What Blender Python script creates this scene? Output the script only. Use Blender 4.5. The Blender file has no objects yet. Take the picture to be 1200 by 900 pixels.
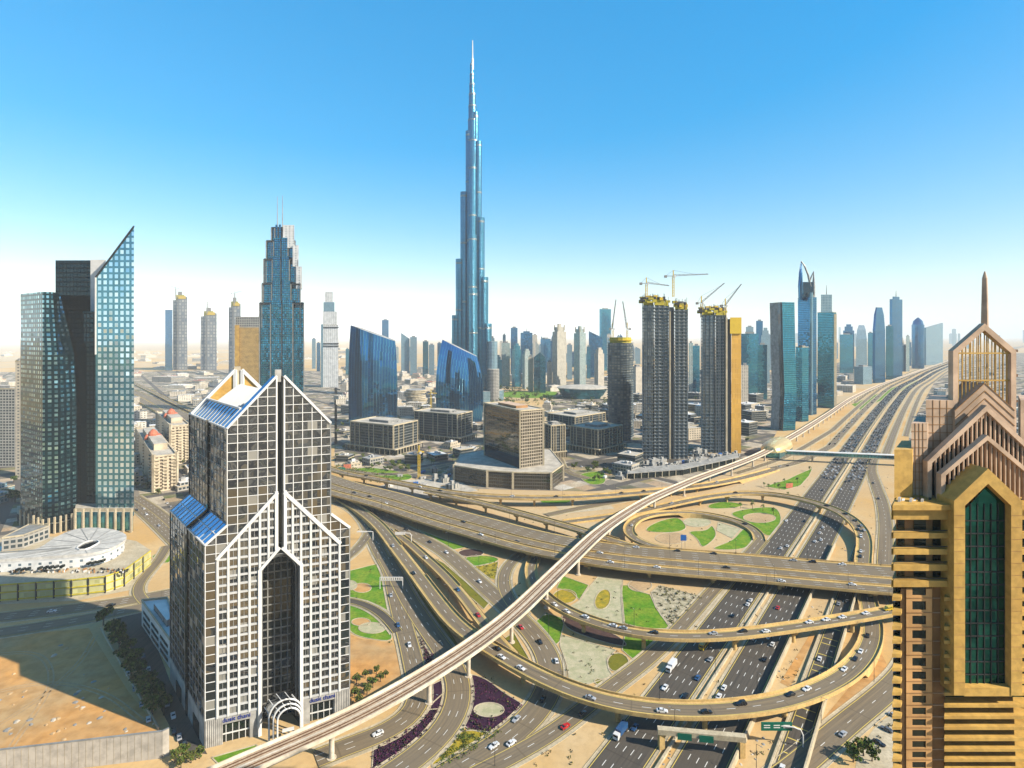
import bpy, bmesh, math, random
from math import radians as R, sin, cos, pi, sqrt, atan2, floor
from mathutils import Vector, Matrix
S = bpy.context.scene
C = S.collection
rnd = random.Random(11)

# ------------------------------------------------------------------ camera, world, sun, exposure
H, F, HY = 167.0, 650.0, 392.0          # camera height, focal length and horizon row in the 1200 px frame
cam_d = bpy.data.cameras.new('camera'); cam = bpy.data.objects.new('camera', cam_d); C.objects.link(cam)
cam.location = (0, 0, H); cam.rotation_euler = (R(90), 0, 0)
cam_d.sensor_width = 36; cam_d.lens = 36 * F / 1200; cam_d.shift_y = -(450 - HY) / 1200
cam_d.clip_start = 1; cam_d.clip_end = 90000
S.camera = cam
SUN_EL = 33.0
SUN_AZ = (0.925, -0.38)
W = bpy.data.worlds.new('World'); S.world = W; W.use_nodes = True
nt = W.node_tree; nt.nodes.clear()
sky = nt.nodes.new('ShaderNodeTexSky'); sky.sky_type = 'NISHITA'; sky.sun_disc = False
sky.sun_elevation = R(SUN_EL); sky.sun_rotation = atan2(SUN_AZ[0], SUN_AZ[1])
sky.air_density = 1.0; sky.dust_density = 1.2; sky.ozone_density = 1.8; sky.altitude = 0
hs = nt.nodes.new('ShaderNodeHueSaturation'); hs.inputs['Saturation'].default_value = 2.9; hs.inputs['Hue'].default_value = 0.497; hs.inputs['Value'].default_value = 1.36
bg = nt.nodes.new('ShaderNodeBackground'); bg.inputs[1].default_value = 0.15
wo = nt.nodes.new('ShaderNodeOutputWorld')
gm = nt.nodes.new('ShaderNodeGamma'); gm.inputs[1].default_value = 0.45
nt.links.new(sky.outputs[0], gm.inputs[0]); nt.links.new(gm.outputs[0], hs.inputs['Color']); nt.links.new(hs.outputs[0], bg.inputs[0]); nt.links.new(bg.outputs[0], wo.inputs[0])
sd = bpy.data.lights.new('sun', 'SUN'); sd.energy = 5.0; sd.angle = R(0.5); sd.color = (1, 0.91, 0.76)
sun = bpy.data.objects.new('sun', sd); C.objects.link(sun)
_l = Vector((-SUN_AZ[0] * cos(R(SUN_EL)), -SUN_AZ[1] * cos(R(SUN_EL)), -sin(R(SUN_EL))))
sun.rotation_euler = _l.to_track_quat('-Z', 'Y').to_euler(); sun.location = (800, -300, 900)
S.view_settings.view_transform = 'Standard'; S.view_settings.look = 'None'
S.view_settings.exposure = 1.3; S.view_settings.gamma = 1
S.render.engine = 'CYCLES'
S.cycles.use_denoising = True
S.cycles.max_bounces = 6; S.cycles.diffuse_bounces = 2; S.cycles.glossy_bounces = 3
S.cycles.transmission_bounces = 2; S.cycles.volume_bounces = 1; S.cycles.sample_clamp_indirect = 6
S.cycles.caustics_reflective = False; S.cycles.caustics_refractive = False

# ------------------------------------------------------------------ pixel <-> world while laying out
def P(px, py, z=0.0):
    Y = (H - z) * F / (py - HY)
    return Vector(((px - 600) * Y / F, Y, z))
def X_(px, Y): return (px - 600) * Y / F
def Z_(py, Y): return H - (py - HY) * Y / F
def YB(py): return H * F / (py - HY)
def proj(v): return (600 + v[0] / v[1] * F, HY + (H - v[2]) * F / v[1])

# ------------------------------------------------------------------ materials
MATS = {}
def _n(nt, t, **k):
    n = nt.nodes.new('ShaderNode' + t)
    for a, b in k.items(): setattr(n, a, b)
    return n
def math_(nt, op, a, b=None, c=None):
    n = _n(nt, 'Math', operation=op)
    for i, v in enumerate((a, b, c)):
        if v is None: continue
        if isinstance(v, (int, float)): n.inputs[i].default_value = v
        else: nt.links.new(v, n.inputs[i])
    return n.outputs[0]
def mixc(nt, f, a, b):
    n = _n(nt, 'Mix', data_type='RGBA')
    for i, v in ((0, f), (6, a), (7, b)):
        if isinstance(v, (int, float)): n.inputs[i].default_value = v
        elif isinstance(v, tuple): n.inputs[i].default_value = (*v, 1)
        else: nt.links.new(v, n.inputs[i])
    return n.outputs[2]
def newmat(name):
    m = bpy.data.materials.new(name); m.use_nodes = True
    nt = m.node_tree; nt.nodes.clear()
    out = _n(nt, 'OutputMaterial'); MATS[name] = m
    return m, nt, out
def ramp(nt, f, stops):
    r = _n(nt, 'ValToRGB'); e = r.color_ramp.elements
    while len(e) < len(stops): e.new(0.5)
    for i, (p, c) in enumerate(stops): e[i].position = p; e[i].color = (*c, 1)
    nt.links.new(f, r.inputs[0]); return r.outputs[0]
def noise(nt, vec, sc, det=4, rough=.6):
    n = _n(nt, 'TexNoise'); n.inputs['Scale'].default_value = sc; n.inputs['Detail'].default_value = det
    n.inputs['Roughness'].default_value = rough
    nt.links.new(vec, n.inputs['Vector']); return n.outputs[0]
TONE = .62
def plain(name, col, rough=.7, metal=0.0, var=.18, sc=.15, col2=None, bump=0.0, fine=None, spec=.3):
    """one surface with mottled tone (object space noise)"""
    m, nt, out = newmat(name); col = tuple(c * TONE for c in col); col2 = col2 and tuple(c * TONE for c in col2)
    b = _n(nt, 'BsdfPrincipled'); tc = _n(nt, 'TexCoord')
    n1 = noise(nt, tc.outputs['Object'], sc, 5)
    c2 = col2 or tuple(c * (1 - 2 * var) for c in col)
    c = mixc(nt, ramp(nt, n1, [(.38, (0, 0, 0)), (.62, (1, 1, 1))]), col, c2)
    if fine:
        n2 = noise(nt, tc.outputs['Object'], fine, 3)
        c = mixc(nt, math_(nt, 'MULTIPLY', ramp(nt, n2, [(.4, (0, 0, 0)), (.65, (1, 1, 1))]), .5), c, tuple(x * .45 for x in col))
    nt.links.new(c, b.inputs['Base Color'])
    b.inputs['Roughness'].default_value = rough; b.inputs['Metallic'].default_value = metal
    b.inputs['Specular IOR Level'].default_value = spec
    if bump:
        bm_ = _n(nt, 'Bump'); bm_.inputs['Strength'].default_value = bump; bm_.inputs['Distance'].default_value = .3
        nt.links.new(noise(nt, tc.outputs['Object'], fine or sc * 6, 4), bm_.inputs['Height']); nt.links.new(bm_.outputs[0], b.inputs['Normal'])
    nt.links.new(b.outputs[0], out.inputs[0])
    return m
def facade(name, wall, glass, du, dv, fu, fv, glass2=None, metal=.85, rough=.05, wmetal=0.0, wrough=.6, tilt=.015,
           band=0, bandcol=None, lit=.35, blank=0.0, streak=0.0):
    """curtain wall / punched windows drawn from the UVs, which run in metres along the wall and up it"""
    m, nt, out = newmat(name); L = nt.links; wall = tuple(c * TONE for c in wall)
    uv = _n(nt, 'UVMap'); sp = _n(nt, 'SeparateXYZ'); L.new(uv.outputs[0], sp.inputs[0])
    u = math_(nt, 'DIVIDE', sp.outputs[0], du); v = math_(nt, 'DIVIDE', sp.outputs[1], dv)
    mu = math_(nt, 'GREATER_THAN', math_(nt, 'FRACT', u), fu); mv = math_(nt, 'GREATER_THAN', math_(nt, 'FRACT', v), fv)
    mask = math_(nt, 'MULTIPLY', mu, mv)
    cx = _n(nt, 'CombineXYZ'); L.new(math_(nt, 'FLOOR', u), cx.inputs[0]); L.new(math_(nt, 'FLOOR', v), cx.inputs[1])
    wn = _n(nt, 'TexWhiteNoise', noise_dimensions='3D'); L.new(cx.outputs[0], wn.inputs['Vector'])
    tc = _n(nt, 'TexCoord')
    big = noise(nt, tc.outputs['Object'], .02, 3)
    if blank:
        mask = math_(nt, 'MULTIPLY', mask, math_(nt, 'GREATER_THAN', wn.outputs[0], blank))
    if band:
        fb = math_(nt, 'FRACT', math_(nt, 'DIVIDE', v, band))
        mb = math_(nt, 'GREATER_THAN', fb, 1.0 / band)
        mask = math_(nt, 'MULTIPLY', mask, mb)
    g2 = glass2 or tuple(c * .45 for c in glass)
    gc = mixc(nt, math_(nt, 'MULTIPLY', wn.outputs[0], lit), glass, g2)
    gc = mixc(nt, math_(nt, 'MULTIPLY', ramp(nt, big, [(.4, (0, 0, 0)), (.62, (1, 1, 1))]), .45), gc, g2)  # painted reflections: broad noise patches darken the glass colour
    wc = mixc(nt, ramp(nt, noise(nt, tc.outputs['Object'], .12, 4), [(.4, (0, 0, 0)), (.65, (1, 1, 1))]), wall, tuple(c * .75 for c in wall))
    geo = _n(nt, 'NewGeometry')
    va = _n(nt, 'VectorMath', operation='SUBTRACT'); L.new(wn.outputs['Color'], va.inputs[0]); va.inputs[1].default_value = (.5, .5, .5)
    vs = _n(nt, 'VectorMath', operation='SCALE'); L.new(va.outputs[0], vs.inputs[0]); vs.inputs['Scale'].default_value = tilt * 2
    vb = _n(nt, 'VectorMath', operation='ADD'); L.new(geo.outputs['Normal'], vb.inputs[0]); L.new(vs.outputs[0], vb.inputs[1])
    vn = _n(nt, 'VectorMath', operation='NORMALIZE'); L.new(vb.outputs[0], vn.inputs[0])
    g = _n(nt, 'BsdfPrincipled'); L.new(gc, g.inputs['Base Color']); g.inputs['Metallic'].default_value = metal
    g.inputs['Roughness'].default_value = rough; L.new(vn.outputs[0], g.inputs['Normal'])
    w = _n(nt, 'BsdfPrincipled'); L.new(wc, w.inputs['Base Color']); w.inputs['Roughness'].default_value = wrough
    w.inputs['Metallic'].default_value = wmetal
    bp = _n(nt, 'Bump'); bp.inputs['Strength'].default_value = .6; bp.inputs['Distance'].default_value = .25; bp.invert = True
    L.new(mask, bp.inputs['Height']); L.new(bp.outputs[0], w.inputs['Normal'])
    mx = _n(nt, 'MixShader'); L.new(mask, mx.inputs[0]); L.new(w.outputs[0], mx.inputs[1]); L.new(g.outputs[0], mx.inputs[2])
    L.new(mx.outputs[0], out.inputs[0])
    return m
def mirror(name, col, rough=.03, metal=.9, wave=.012, sc=.35, pan=None, blinds=False):
    """glass that mirrors its surroundings, each pane slightly out of true"""
    m, nt, out = newmat(name); L = nt.links
    g = _n(nt, 'BsdfPrincipled'); g.inputs['Metallic'].default_value = metal; g.inputs['Roughness'].default_value = rough
    tc = _n(nt, 'TexCoord'); geo = _n(nt, 'NewGeometry')
    uv = _n(nt, 'UVMap'); dv = _n(nt, 'VectorMath', operation='DIVIDE'); L.new(uv.outputs[0], dv.inputs[0]); dv.inputs[1].default_value = (*(pan or (3.9, 3.7)), 1)
    fl = _n(nt, 'VectorMath', operation='FLOOR'); L.new(dv.outputs[0], fl.inputs[0])
    wn = _n(nt, 'TexWhiteNoise', noise_dimensions='3D'); L.new(fl.outputs[0], wn.inputs['Vector'])
    nz = _n(nt, 'TexNoise'); nz.inputs['Scale'].default_value = sc; nz.inputs['Detail'].default_value = 2; L.new(tc.outputs['Object'], nz.inputs['Vector'])
    ad = _n(nt, 'VectorMath', operation='ADD'); L.new(wn.outputs['Color'], ad.inputs[0]); L.new(nz.outputs['Color'], ad.inputs[1])
    va = _n(nt, 'VectorMath', operation='SUBTRACT'); L.new(ad.outputs[0], va.inputs[0]); va.inputs[1].default_value = (1, 1, 1)
    vs = _n(nt, 'VectorMath', operation='SCALE'); L.new(va.outputs[0], vs.inputs[0]); vs.inputs['Scale'].default_value = wave * 2
    vb = _n(nt, 'VectorMath', operation='ADD'); L.new(geo.outputs['Normal'], vb.inputs[0]); L.new(vs.outputs[0], vb.inputs[1])
    vn = _n(nt, 'VectorMath', operation='NORMALIZE'); L.new(vb.outputs[0], vn.inputs[0]); L.new(vn.outputs[0], g.inputs['Normal'])
    bl = math_(nt, 'GREATER_THAN', wn.outputs[0], .94) if blinds else None
    c = mixc(nt, math_(nt, 'MULTIPLY', wn.outputs[0], .6), col, tuple(c * .4 for c in col))
    if blinds: c = mixc(nt, bl, c, (.26, .25, .22)); L.new(math_(nt, 'MULTIPLY_ADD', bl, -.55, metal), g.inputs['Metallic']); L.new(math_(nt, 'MULTIPLY_ADD', bl, .3, rough), g.inputs['Roughness'])
    L.new(c, g.inputs['Base Color'])
    L.new(g.outputs[0], out.inputs[0])
    return m

plain('sand', (.58, .40, .21), .95, var=.12, sc=.03, fine=.6, bump=.3)
plain('sand_orange', (.66, .33, .09), .95, sc=.03, col2=(.50, .33, .15), fine=.16, bump=.4)
plain('gravel', (.58, .52, .34), .95, sc=.25, col2=(.40, .40, .22), fine=2.5, bump=.5)
plain('rocks', (.6, .52, .36), .95, sc=.35, col2=(.28, .25, .14), fine=.9, bump=.6)
plain('lawn', (.10, .27, .012), .95, sc=.13, col2=(.24, .33, .03), fine=.55, bump=.5, spec=.1)
plain('olive_grass', (.22, .20, .02), .95, sc=.2, col2=(.16, .17, .02), fine=2, spec=.1)
plain('flower_purple', (.16, .035, .11), .9, sc=.8)
plain('flower_wine', (.13, .02, .045), .9, sc=.8)
plain('purple_bed', (.055, .018, .045), .95, sc=.3, col2=(.03, .010, .03), fine=2, spec=.1)
plain('yellow_bed', (.50, .36, .03), .95, sc=.25, col2=(.22, .22, .03), fine=1.2, spec=.1)
plain('bed_or_shade_brown', (.10, .05, .04), .95, sc=.4, fine=2)
def roadmat(name, a, b_, c_):
    m, nt, out = newmat(name); L = nt.links
    p = _n(nt, 'BsdfPrincipled'); p.inputs['Roughness'].default_value = .85; p.inputs['Specular IOR Level'].default_value = .25
    uv = _n(nt, 'UVMap'); mp = _n(nt, 'Mapping'); mp.inputs['Scale'].default_value = (1.1, .012, 1); L.new(uv.outputs[0], mp.inputs[0])
    mp2 = _n(nt, 'Mapping'); mp2.inputs['Scale'].default_value = (.05, .035, 1); L.new(uv.outputs[0], mp2.inputs[0])
    st = ramp(nt, noise(nt, mp.outputs[0], 1.0, 3), [(.35, (0, 0, 0)), (.65, (1, 1, 1))]); pt = ramp(nt, noise(nt, mp2.outputs[0], 1.0, 5), [(.45, (0, 0, 0)), (.55, (1, 1, 1))])
    c = mixc(nt, st, a, b_); c = mixc(nt, math_(nt, 'MULTIPLY', pt, .55), c, c_)
    sp = _n(nt, 'SeparateXYZ'); L.new(uv.outputs[0], sp.inputs[0])
    jt = math_(nt, 'LESS_THAN', math_(nt, 'FRACT', math_(nt, 'DIVIDE', sp.outputs[1], 34)), .02)
    c = mixc(nt, math_(nt, 'MULTIPLY', jt, .6), c, tuple(x * .5 for x in a))
    tc = _n(nt, 'TexCoord'); c = mixc(nt, math_(nt, 'MULTIPLY', ramp(nt, noise(nt, tc.outputs['Object'], 1.2, 3), [(.45, (0, 0, 0)), (.7, (1, 1, 1))]), .3), c, tuple(x * .6 for x in a))
    L.new(c, p.inputs['Base Color']); L.new(p.outputs[0], out.inputs[0])
roadmat('asphalt', (.070, .058, .044), (.034, .030, .025), (.056, .048, .038))
roadmat('asphalt_pale', (.165, .125, .075), (.082, .066, .046), (.125, .10, .068))
plain('concrete', (.62, .53, .37), .85, sc=.12, col2=(.48, .40, .26), fine=.9)
plain('concrete_yellow', (.78, .53, .20), .85, sc=.1, col2=(.58, .39, .15), fine=.9)
plain('viaduct_white', (.80, .71, .57), .7, sc=.06, col2=(.64, .53, .39), fine=.5)
plain('track_bed', (.60, .47, .33), .9, sc=.3, col2=(.46, .33, .22), fine=1.2)
plain('rail_rust', (.16, .075, .03), .8)
plain('paint_white', (.8, .79, .74), .7, var=.06)
plain('paint_yellow', (.72, .55, .12), .7, var=.06)
plain('steel', (.42, .42, .40), .4, .4)
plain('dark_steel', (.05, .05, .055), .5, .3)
plain('white_roof', (.82, .80, .76), .55, var=.08)
plain('grey_roof', (.42, .41, .39), .7, sc=.1)
plain('pale_roof', (.66, .60, .50), .8, sc=.1, fine=.5)
plain('red_tile', (.60, .17, .09), .7, sc=.4)
plain('beige_wall', (.66, .56, .40), .8, sc=.1)
plain('pavilion_roof', (.66, .63, .57), .6, sc=.12, col2=(.52, .50, .46), fine=.4)
plain('pink_tile', (.66, .46, .31), .6, sc=.2)
plain('teal_pool', (.05, .38, .48), .1, var=.05)
plain('sign_green', (.0, .14, .085), .5, var=.04)
plain('sign_blue', (.01, .12, .42), .5, var=.04)
plain('crane_yellow', (.78, .52, .03), .5, var=.05)
plain('crane_grey', (.32, .32, .32), .5)
plain('net_yellow', (.62, .50, .03), .8, sc=.3, col2=(.40, .34, .03))
plain('gold_cladding', (.72, .42, .08), .45, sc=.1)
plain('bark', (.12, .085, .05), .9)
plain('leaf_dark', (.04, .065, .012), .8, sc=.5, col2=(.02, .04, .008), spec=.15)
plain('leaf_green', (.07, .13, .015), .8, sc=.4, col2=(.10, .15, .02), spec=.15)
plain('leaf_olive', (.17, .16, .03), .8, sc=.4, col2=(.09, .10, .02), spec=.15)
plain('tyre', (.02, .02, .02), .8)
plain('car_glass', (.02, .03, .035), .08, 0, spec=.8)
CARCOL = {'white': (.80, .80, .80), 'black': (.012, .012, .014), 'silver': (.42, .43, .45), 'red': (.55, .02, .02),
          'blue': (.03, .10, .25), 'yellow': (.75, .50, .02), 'beige': (.5, .42, .3), 'grey': (.13, .13, .14)}
for k, c in CARCOL.items(): plain('car_' + k, c, .25, .1, var=.02, spec=.6)

# ------------------------------------------------------------------ mesh builder
ORIG = {}
class MB:
    def __init__(s): s.v = []; s.f = []; s.m = []; s.uv = []; s.mats = []
    def mi(s, name):
        if name not in s.mats: s.mats.append(name)
        return s.mats.index(name)
    def poly(s, pts, mat, uv=None):
        i = len(s.v); s.v += [tuple(p) for p in pts]; s.f.append(tuple(range(i, i + len(pts)))); s.m.append(s.mi(mat))
        s.uv.append(uv or [(p[0], p[1]) for p in pts])
    def wall(s, a, b, z0, z1, mat, u0=0.0, z1b=None):
        """vertical wall from a to b, seen from the right hand side of a->b outside"""
        l = sqrt((b[0] - a[0]) ** 2 + (b[1] - a[1]) ** 2); z1b = z1 if z1b is None else z1b
        s.poly([(a[0], a[1], z0), (b[0], b[1], z0), (b[0], b[1], z1b), (a[0], a[1], z1)], mat,
               [(u0, z0), (u0 + l, z0), (u0 + l, z1b), (u0, z1)])
        return u0 + l
    def prism(s, pl, z0, z1, side, top=None, bottom=False, u0=0.0):
        pl = [(p[0], p[1]) for p in pl]
        if sum(pl[i - 1][0] * pl[i][1] - pl[i][0] * pl[i - 1][1] for i in range(len(pl))) < 0: pl = pl[::-1]
        u = u0
        for i in range(len(pl)): u = s.wall(pl[i], pl[(i + 1) % len(pl)], z0, z1, side, u)
        s.poly([(x, y, z1) for x, y in pl], top or side)
        if bottom: s.poly([(x, y, z0) for x, y in pl[::-1]], top or side)
    def box(s, c, d, mat, rz=0.0, z0=None):
        """centre c (z = middle unless z0 given), full sizes d"""
        cz = c[2] if z0 is None else z0 + d[2] / 2
        ca, sa = cos(rz), sin(rz); q = []
        for dz in (-1, 1):
            for sx, sy in ((-1, -1), (1, -1), (1, 1), (-1, 1)):
                x, y = sx * d[0] / 2, sy * d[1] / 2
                q.append((c[0] + x * ca - y * sa, c[1] + x * sa + y * ca, cz + dz * d[2] / 2))
        for f in ((3, 2, 1, 0), (4, 5, 6, 7), (0, 1, 5, 4), (1, 2, 6, 5), (2, 3, 7, 6), (3, 0, 4, 7)):
            s.poly([q[k] for k in f], mat)
    def bar(s, a, b, w, mat, h=None, up=(0, 0, 1)):
        a, b = Vector(a), Vector(b); d = (b - a)
        if d.length < 1e-6: return
        d.normalize(); upv = Vector(up)
        if abs(d.dot(upv)) > .98: upv = Vector((1, 0, 0))
        r = d.cross(upv).normalized(); u = r.cross(d).normalized(); h = h or w
        q = [p + r * sx * w / 2 + u * sy * h / 2 for p in (a, b) for sx, sy in ((-1, -1), (1, -1), (1, 1), (-1, 1))]
        for f in ((0, 1, 2, 3), (7, 6, 5, 4), (1, 0, 4, 5), (2, 1, 5, 6), (3, 2, 6, 7), (0, 3, 7, 4)):
            s.poly([q[k] for k in f], mat)
    def tube(s, pts, rad, mat, n=8, caps=True):
        pts = [Vector(p) for p in pts]; rad = rad if isinstance(rad, (list, tuple)) else [rad] * len(pts); rings = []
        for i, p in enumerate(pts):
            d = (pts[min(i + 1, len(pts) - 1)] - pts[max(i - 1, 0)]).normalized()
            a = Vector((1, 0, 0)) if abs(d.x) < .9 else Vector((0, 1, 0))
            r = d.cross(a).normalized(); u = d.cross(r)
            rings.append([p + (r * cos(2 * pi * k / n) + u * sin(2 * pi * k / n)) * rad[i] for k in range(n)])
        for i in range(len(rings) - 1):
            for k in range(n):
                s.poly([rings[i][k], rings[i][(k + 1) % n], rings[i + 1][(k + 1) % n], rings[i + 1][k]], mat)
        if caps: s.poly(rings[0][::-1], mat); s.poly(rings[-1], mat)
    def build(s, name, parent=None, smooth=False, loc=None, link=True):
        o3 = Vector(ORIG.get(parent.name, (0, 0, 0))) if parent else Vector(loc or (0, 0, 0))
        me = bpy.data.meshes.new(name)
        me.from_pydata([(x - o3.x, y - o3.y, z - o3.z) for x, y, z in s.v], [], s.f)
        for k in s.mats: me.materials.append(MATS[k])
        me.polygons.foreach_set('material_index', s.m)
        ul = me.uv_layers.new(name='UVMap')
        ul.data.foreach_set('uv', [c for f in s.uv for p in f for c in p])
        if smooth: me.polygons.foreach_set('use_smooth', [True] * len(s.f))
        me.update()
        o = bpy.data.objects.new(name, me); C.objects.link(o)
        if parent: o.parent = parent; ORIG[o.name] = tuple(o3)
        elif loc: o.location = loc; ORIG[o.name] = tuple(loc)
        return o
LABELS = {}
def tag(o, label=None, cat=None, group=None, kind=None):
    if label:
        o['label'] = label; LABELS.setdefault(label, []).append(group)
    if cat: o['category'] = cat
    if group: o['group'] = group
    if kind: o['kind'] = kind
    return o
def thing(name, label, cat, loc, group=None):
    o = bpy.data.objects.new(name, None); C.objects.link(o); o.location = loc; o.empty_display_size = 1
    ORIG[o.name] = tuple(loc); return tag(o, label, cat, group)
def dup(root, loc, rz=0.0, scale=1.0, label=None, cat=None, group=None):
    r = root.copy(); C.objects.link(r); r.location = loc; r.rotation_euler = (0, 0, rz); r.scale = (scale,) * 3
    if label: tag(r, label, cat, group)
    for ch in root.children:
        c = ch.copy(); C.objects.link(c); c.parent = r
        for g in ch.children:
            d = g.copy(); C.objects.link(d); d.parent = c
    return r
ORD = ['first', 'second', 'third', 'fourth', 'fifth', 'sixth', 'seventh', 'eighth', 'ninth', 'tenth', 'eleventh', 'twelfth', 'thirteenth',
       'fourteenth', 'fifteenth', 'sixteenth', 'seventeenth', 'eighteenth', 'nineteenth', 'twentieth', 'twenty-first', 'twenty-second',
       'twenty-third', 'twenty-fourth', 'twenty-fifth', 'twenty-sixth', 'twenty-seventh', 'twenty-eighth', 'twenty-ninth', 'thirtieth']
# ------------------------------------------------------------------ ground and air
def ground_material():
    m, nt, out = newmat('ground'); L = nt.links
    b = _n(nt, 'BsdfPrincipled'); b.inputs['Roughness'].default_value = .95; b.inputs['Specular IOR Level'].default_value = .1
    tc = _n(nt, 'TexCoord'); ob = tc.outputs['Object']
    a = mixc(nt, ramp(nt, noise(nt, ob, .012, 5), [(.42, (0, 0, 0)), (.6, (1, 1, 1))]), (.52, .33, .13), (.56, .41, .22))
    a = mixc(nt, ramp(nt, noise(nt, ob, .0016, 6), [(.45, (0, 0, 0)), (.6, (1, 1, 1))]), a, (.46, .37, .25))
    a = mixc(nt, math_(nt, 'MULTIPLY', ramp(nt, noise(nt, ob, .35, 5), [(.45, (0, 0, 0)), (.7, (1, 1, 1))]), .45), a, (.36, .26, .14))
    a2 = _n(nt, 'Mix', data_type='RGBA', blend_type='MULTIPLY'); a2.inputs[0].default_value = 1; L.new(a, a2.inputs[6]); a2.inputs[7].default_value = (.72, .70, .66, 1); a = a2.outputs[2]
    L.new(a, b.inputs['Base Color'])
    bp = _n(nt, 'Bump'); bp.inputs['Strength'].default_value = .3; L.new(noise(nt, ob, .5, 4), bp.inputs['Height']); L.new(bp.outputs[0], b.inputs['Normal'])
    L.new(b.outputs[0], out.inputs[0])
ground_material()
g = MB(); g.poly([(-30000, -30000, 0), (30000, -30000, 0), (30000, 30000, 0), (-30000, 30000, 0)], 'ground')
tag(g.build('ground'), kind='structure')
def city_material():
    m, nt, out = newmat('city_ground'); L = nt.links
    b = _n(nt, 'BsdfPrincipled'); b.inputs['Roughness'].default_value = .95; b.inputs['Specular IOR Level'].default_value = .1
    tc = _n(nt, 'TexCoord'); mp = _n(nt, 'Mapping'); mp.inputs['Rotation'].default_value = (0, 0, R(-37)); L.new(tc.outputs['Object'], mp.inputs[0])
    def cells(wd, hh):
        sp = _n(nt, 'SeparateXYZ'); L.new(mp.outputs[0], sp.inputs[0])
        u, v = math_(nt, 'DIVIDE', sp.outputs[0], wd), math_(nt, 'DIVIDE', sp.outputs[1], hh); cx = _n(nt, 'CombineXYZ')
        L.new(math_(nt, 'FLOOR', u), cx.inputs[0]); L.new(math_(nt, 'FLOOR', v), cx.inputs[1])
        wn = _n(nt, 'TexWhiteNoise', noise_dimensions='3D'); L.new(cx.outputs[0], wn.inputs['Vector'])
        return wn.outputs[0], math_(nt, 'FRACT', u), math_(nt, 'FRACT', v)
    w1, u1, v1 = cells(74, 52); w2, u2, v2 = cells(19, 17)
    mix_ = math_(nt, 'FRACT', math_(nt, 'ADD', math_(nt, 'MULTIPLY', w1, .45), w2))
    c = ramp(nt, mix_, [(0, (.44, .36, .25)), (.22, (.52, .45, .34)), (.42, (.20, .18, .15)), (.58, (.10, .09, .08)), (.7, (.09, .12, .03)), (.82, (.40, .28, .17)), (1, (.55, .52, .46))])
    nz = noise(nt, tc.outputs['Object'], .09, 5)
    c = mixc(nt, math_(nt, 'MULTIPLY', ramp(nt, nz, [(.42, (0, 0, 0)), (.62, (1, 1, 1))]), .6), c, (.25, .2, .14))
    street = math_(nt, 'MAXIMUM', math_(nt, 'LESS_THAN', u1, .15), math_(nt, 'LESS_THAN', v1, .2))
    c = mixc(nt, street, c, (.10, .09, .08))
    c = mixc(nt, math_(nt, 'MULTIPLY', ramp(nt, noise(nt, tc.outputs['Object'], .5, 4), [(.5, (0, 0, 0)), (.7, (1, 1, 1))]), .5), c, (.07, .06, .05))
    a2 = _n(nt, 'Mix', data_type='RGBA', blend_type='MULTIPLY'); a2.inputs[0].default_value = 1; L.new(c, a2.inputs[6]); a2.inputs[7].default_value = (.75, .75, .75, 1); c = a2.outputs[2]
    L.new(c, b.inputs['Base Color']); L.new(b.outputs[0], out.inputs[0])
city_material()
for px in ([(392, 536.5), (480, 545.5), (566, 520.5), (640, 540), (660, 548.5), (760, 556.5), (858, 545.5), (850, 556), (780, 570), (690, 576), (560, 573), (480, 560), (430, 551), (392, 545)], [(150, 436), (300, 432), (395, 436), (395, 520), (300, 560), (262, 640), (150, 596), (148, 520)], [(392, 438), (560, 432), (560, 452), (575, 478), (566, 520), (480, 545), (392, 536)],
           [(640, 450), (760, 436), (905, 436), (930, 470), (900, 525), (860, 545), (760, 556), (660, 548), (640, 500)], [(1062, 560), (1066, 500), (1096, 446), (1150, 414), (1500, 412), (1700, 520), (1300, 700), (1080, 660)],
           [(-500, 436), (20, 436), (26, 560), (30, 632), (-500, 660)], [(960, 452), (1000, 450), (1060, 428), (1090, 416), (1040, 412), (960, 430)]):
    pts = [P(x, y, .02) for x, y in px]; q = MB(); q.poly(pts if sum(pts[i - 1].x * pts[i].y - pts[i].x * pts[i - 1].y for i in range(len(pts))) > 0 else pts[::-1], 'city_ground'); tag(q.build('city_ground'), kind='structure')
q = MB(); q.poly([(-1800, -3000, .02), (1800, -3000, .02), (1800, -60, .02), (-1800, -60, .02)], 'city_ground'); tag(q.build('city_ground'), kind='structure')
HAZE = True
if HAZE:
    m, nt, out = newmat('haze')
    vol = _n(nt, 'VolumePrincipled'); vol.inputs['Color'].default_value = (.84, .93, 1, 1); vol.inputs['Density'].default_value = 0.00005
    vol.inputs['Anisotropy'].default_value = -.25
    nt.links.new(vol.outputs[0], out.inputs['Volume'])
    h = MB(); h.box((0, 0, 472), (60500, 60500, 946), 'haze', z0=-1)
    tag(h.build('haze'), kind='stuff')

# ------------------------------------------------------------------ splines and road building
def spline(pts, step=5.0, smooth=6, closed=False):
    pts = [Vector(p) for p in pts]; n = len(pts); out = []
    rng = range(n if closed else n - 1)
    for i in rng:
        p1, p2 = pts[i], pts[(i + 1) % n]
        p0 = pts[i - 1] if (i or closed) else p1 * 2 - p2
        p3 = pts[(i + 2) % n] if (closed or i + 2 < n) else p2 * 2 - p1
        k = max(2, int((p2 - p1).length / step))
        for j in range(k):
            t = j / k
            out.append(.5 * ((2 * p1) + (p2 - p0) * t + (2 * p0 - 5 * p1 + 4 * p2 - p3) * t * t + (3 * p1 - p0 - 3 * p2 + p3) * t ** 3))
    if not closed: out.append(pts[-1])
    for _ in range(smooth):
        q = list(out)
        for i in range(0 if closed else 1, len(out) - (0 if closed else 1)):
            q[i] = out[i] * .5 + (out[i - 1] + out[(i + 1) % len(out)]) * .25
        out = q
    return out
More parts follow.
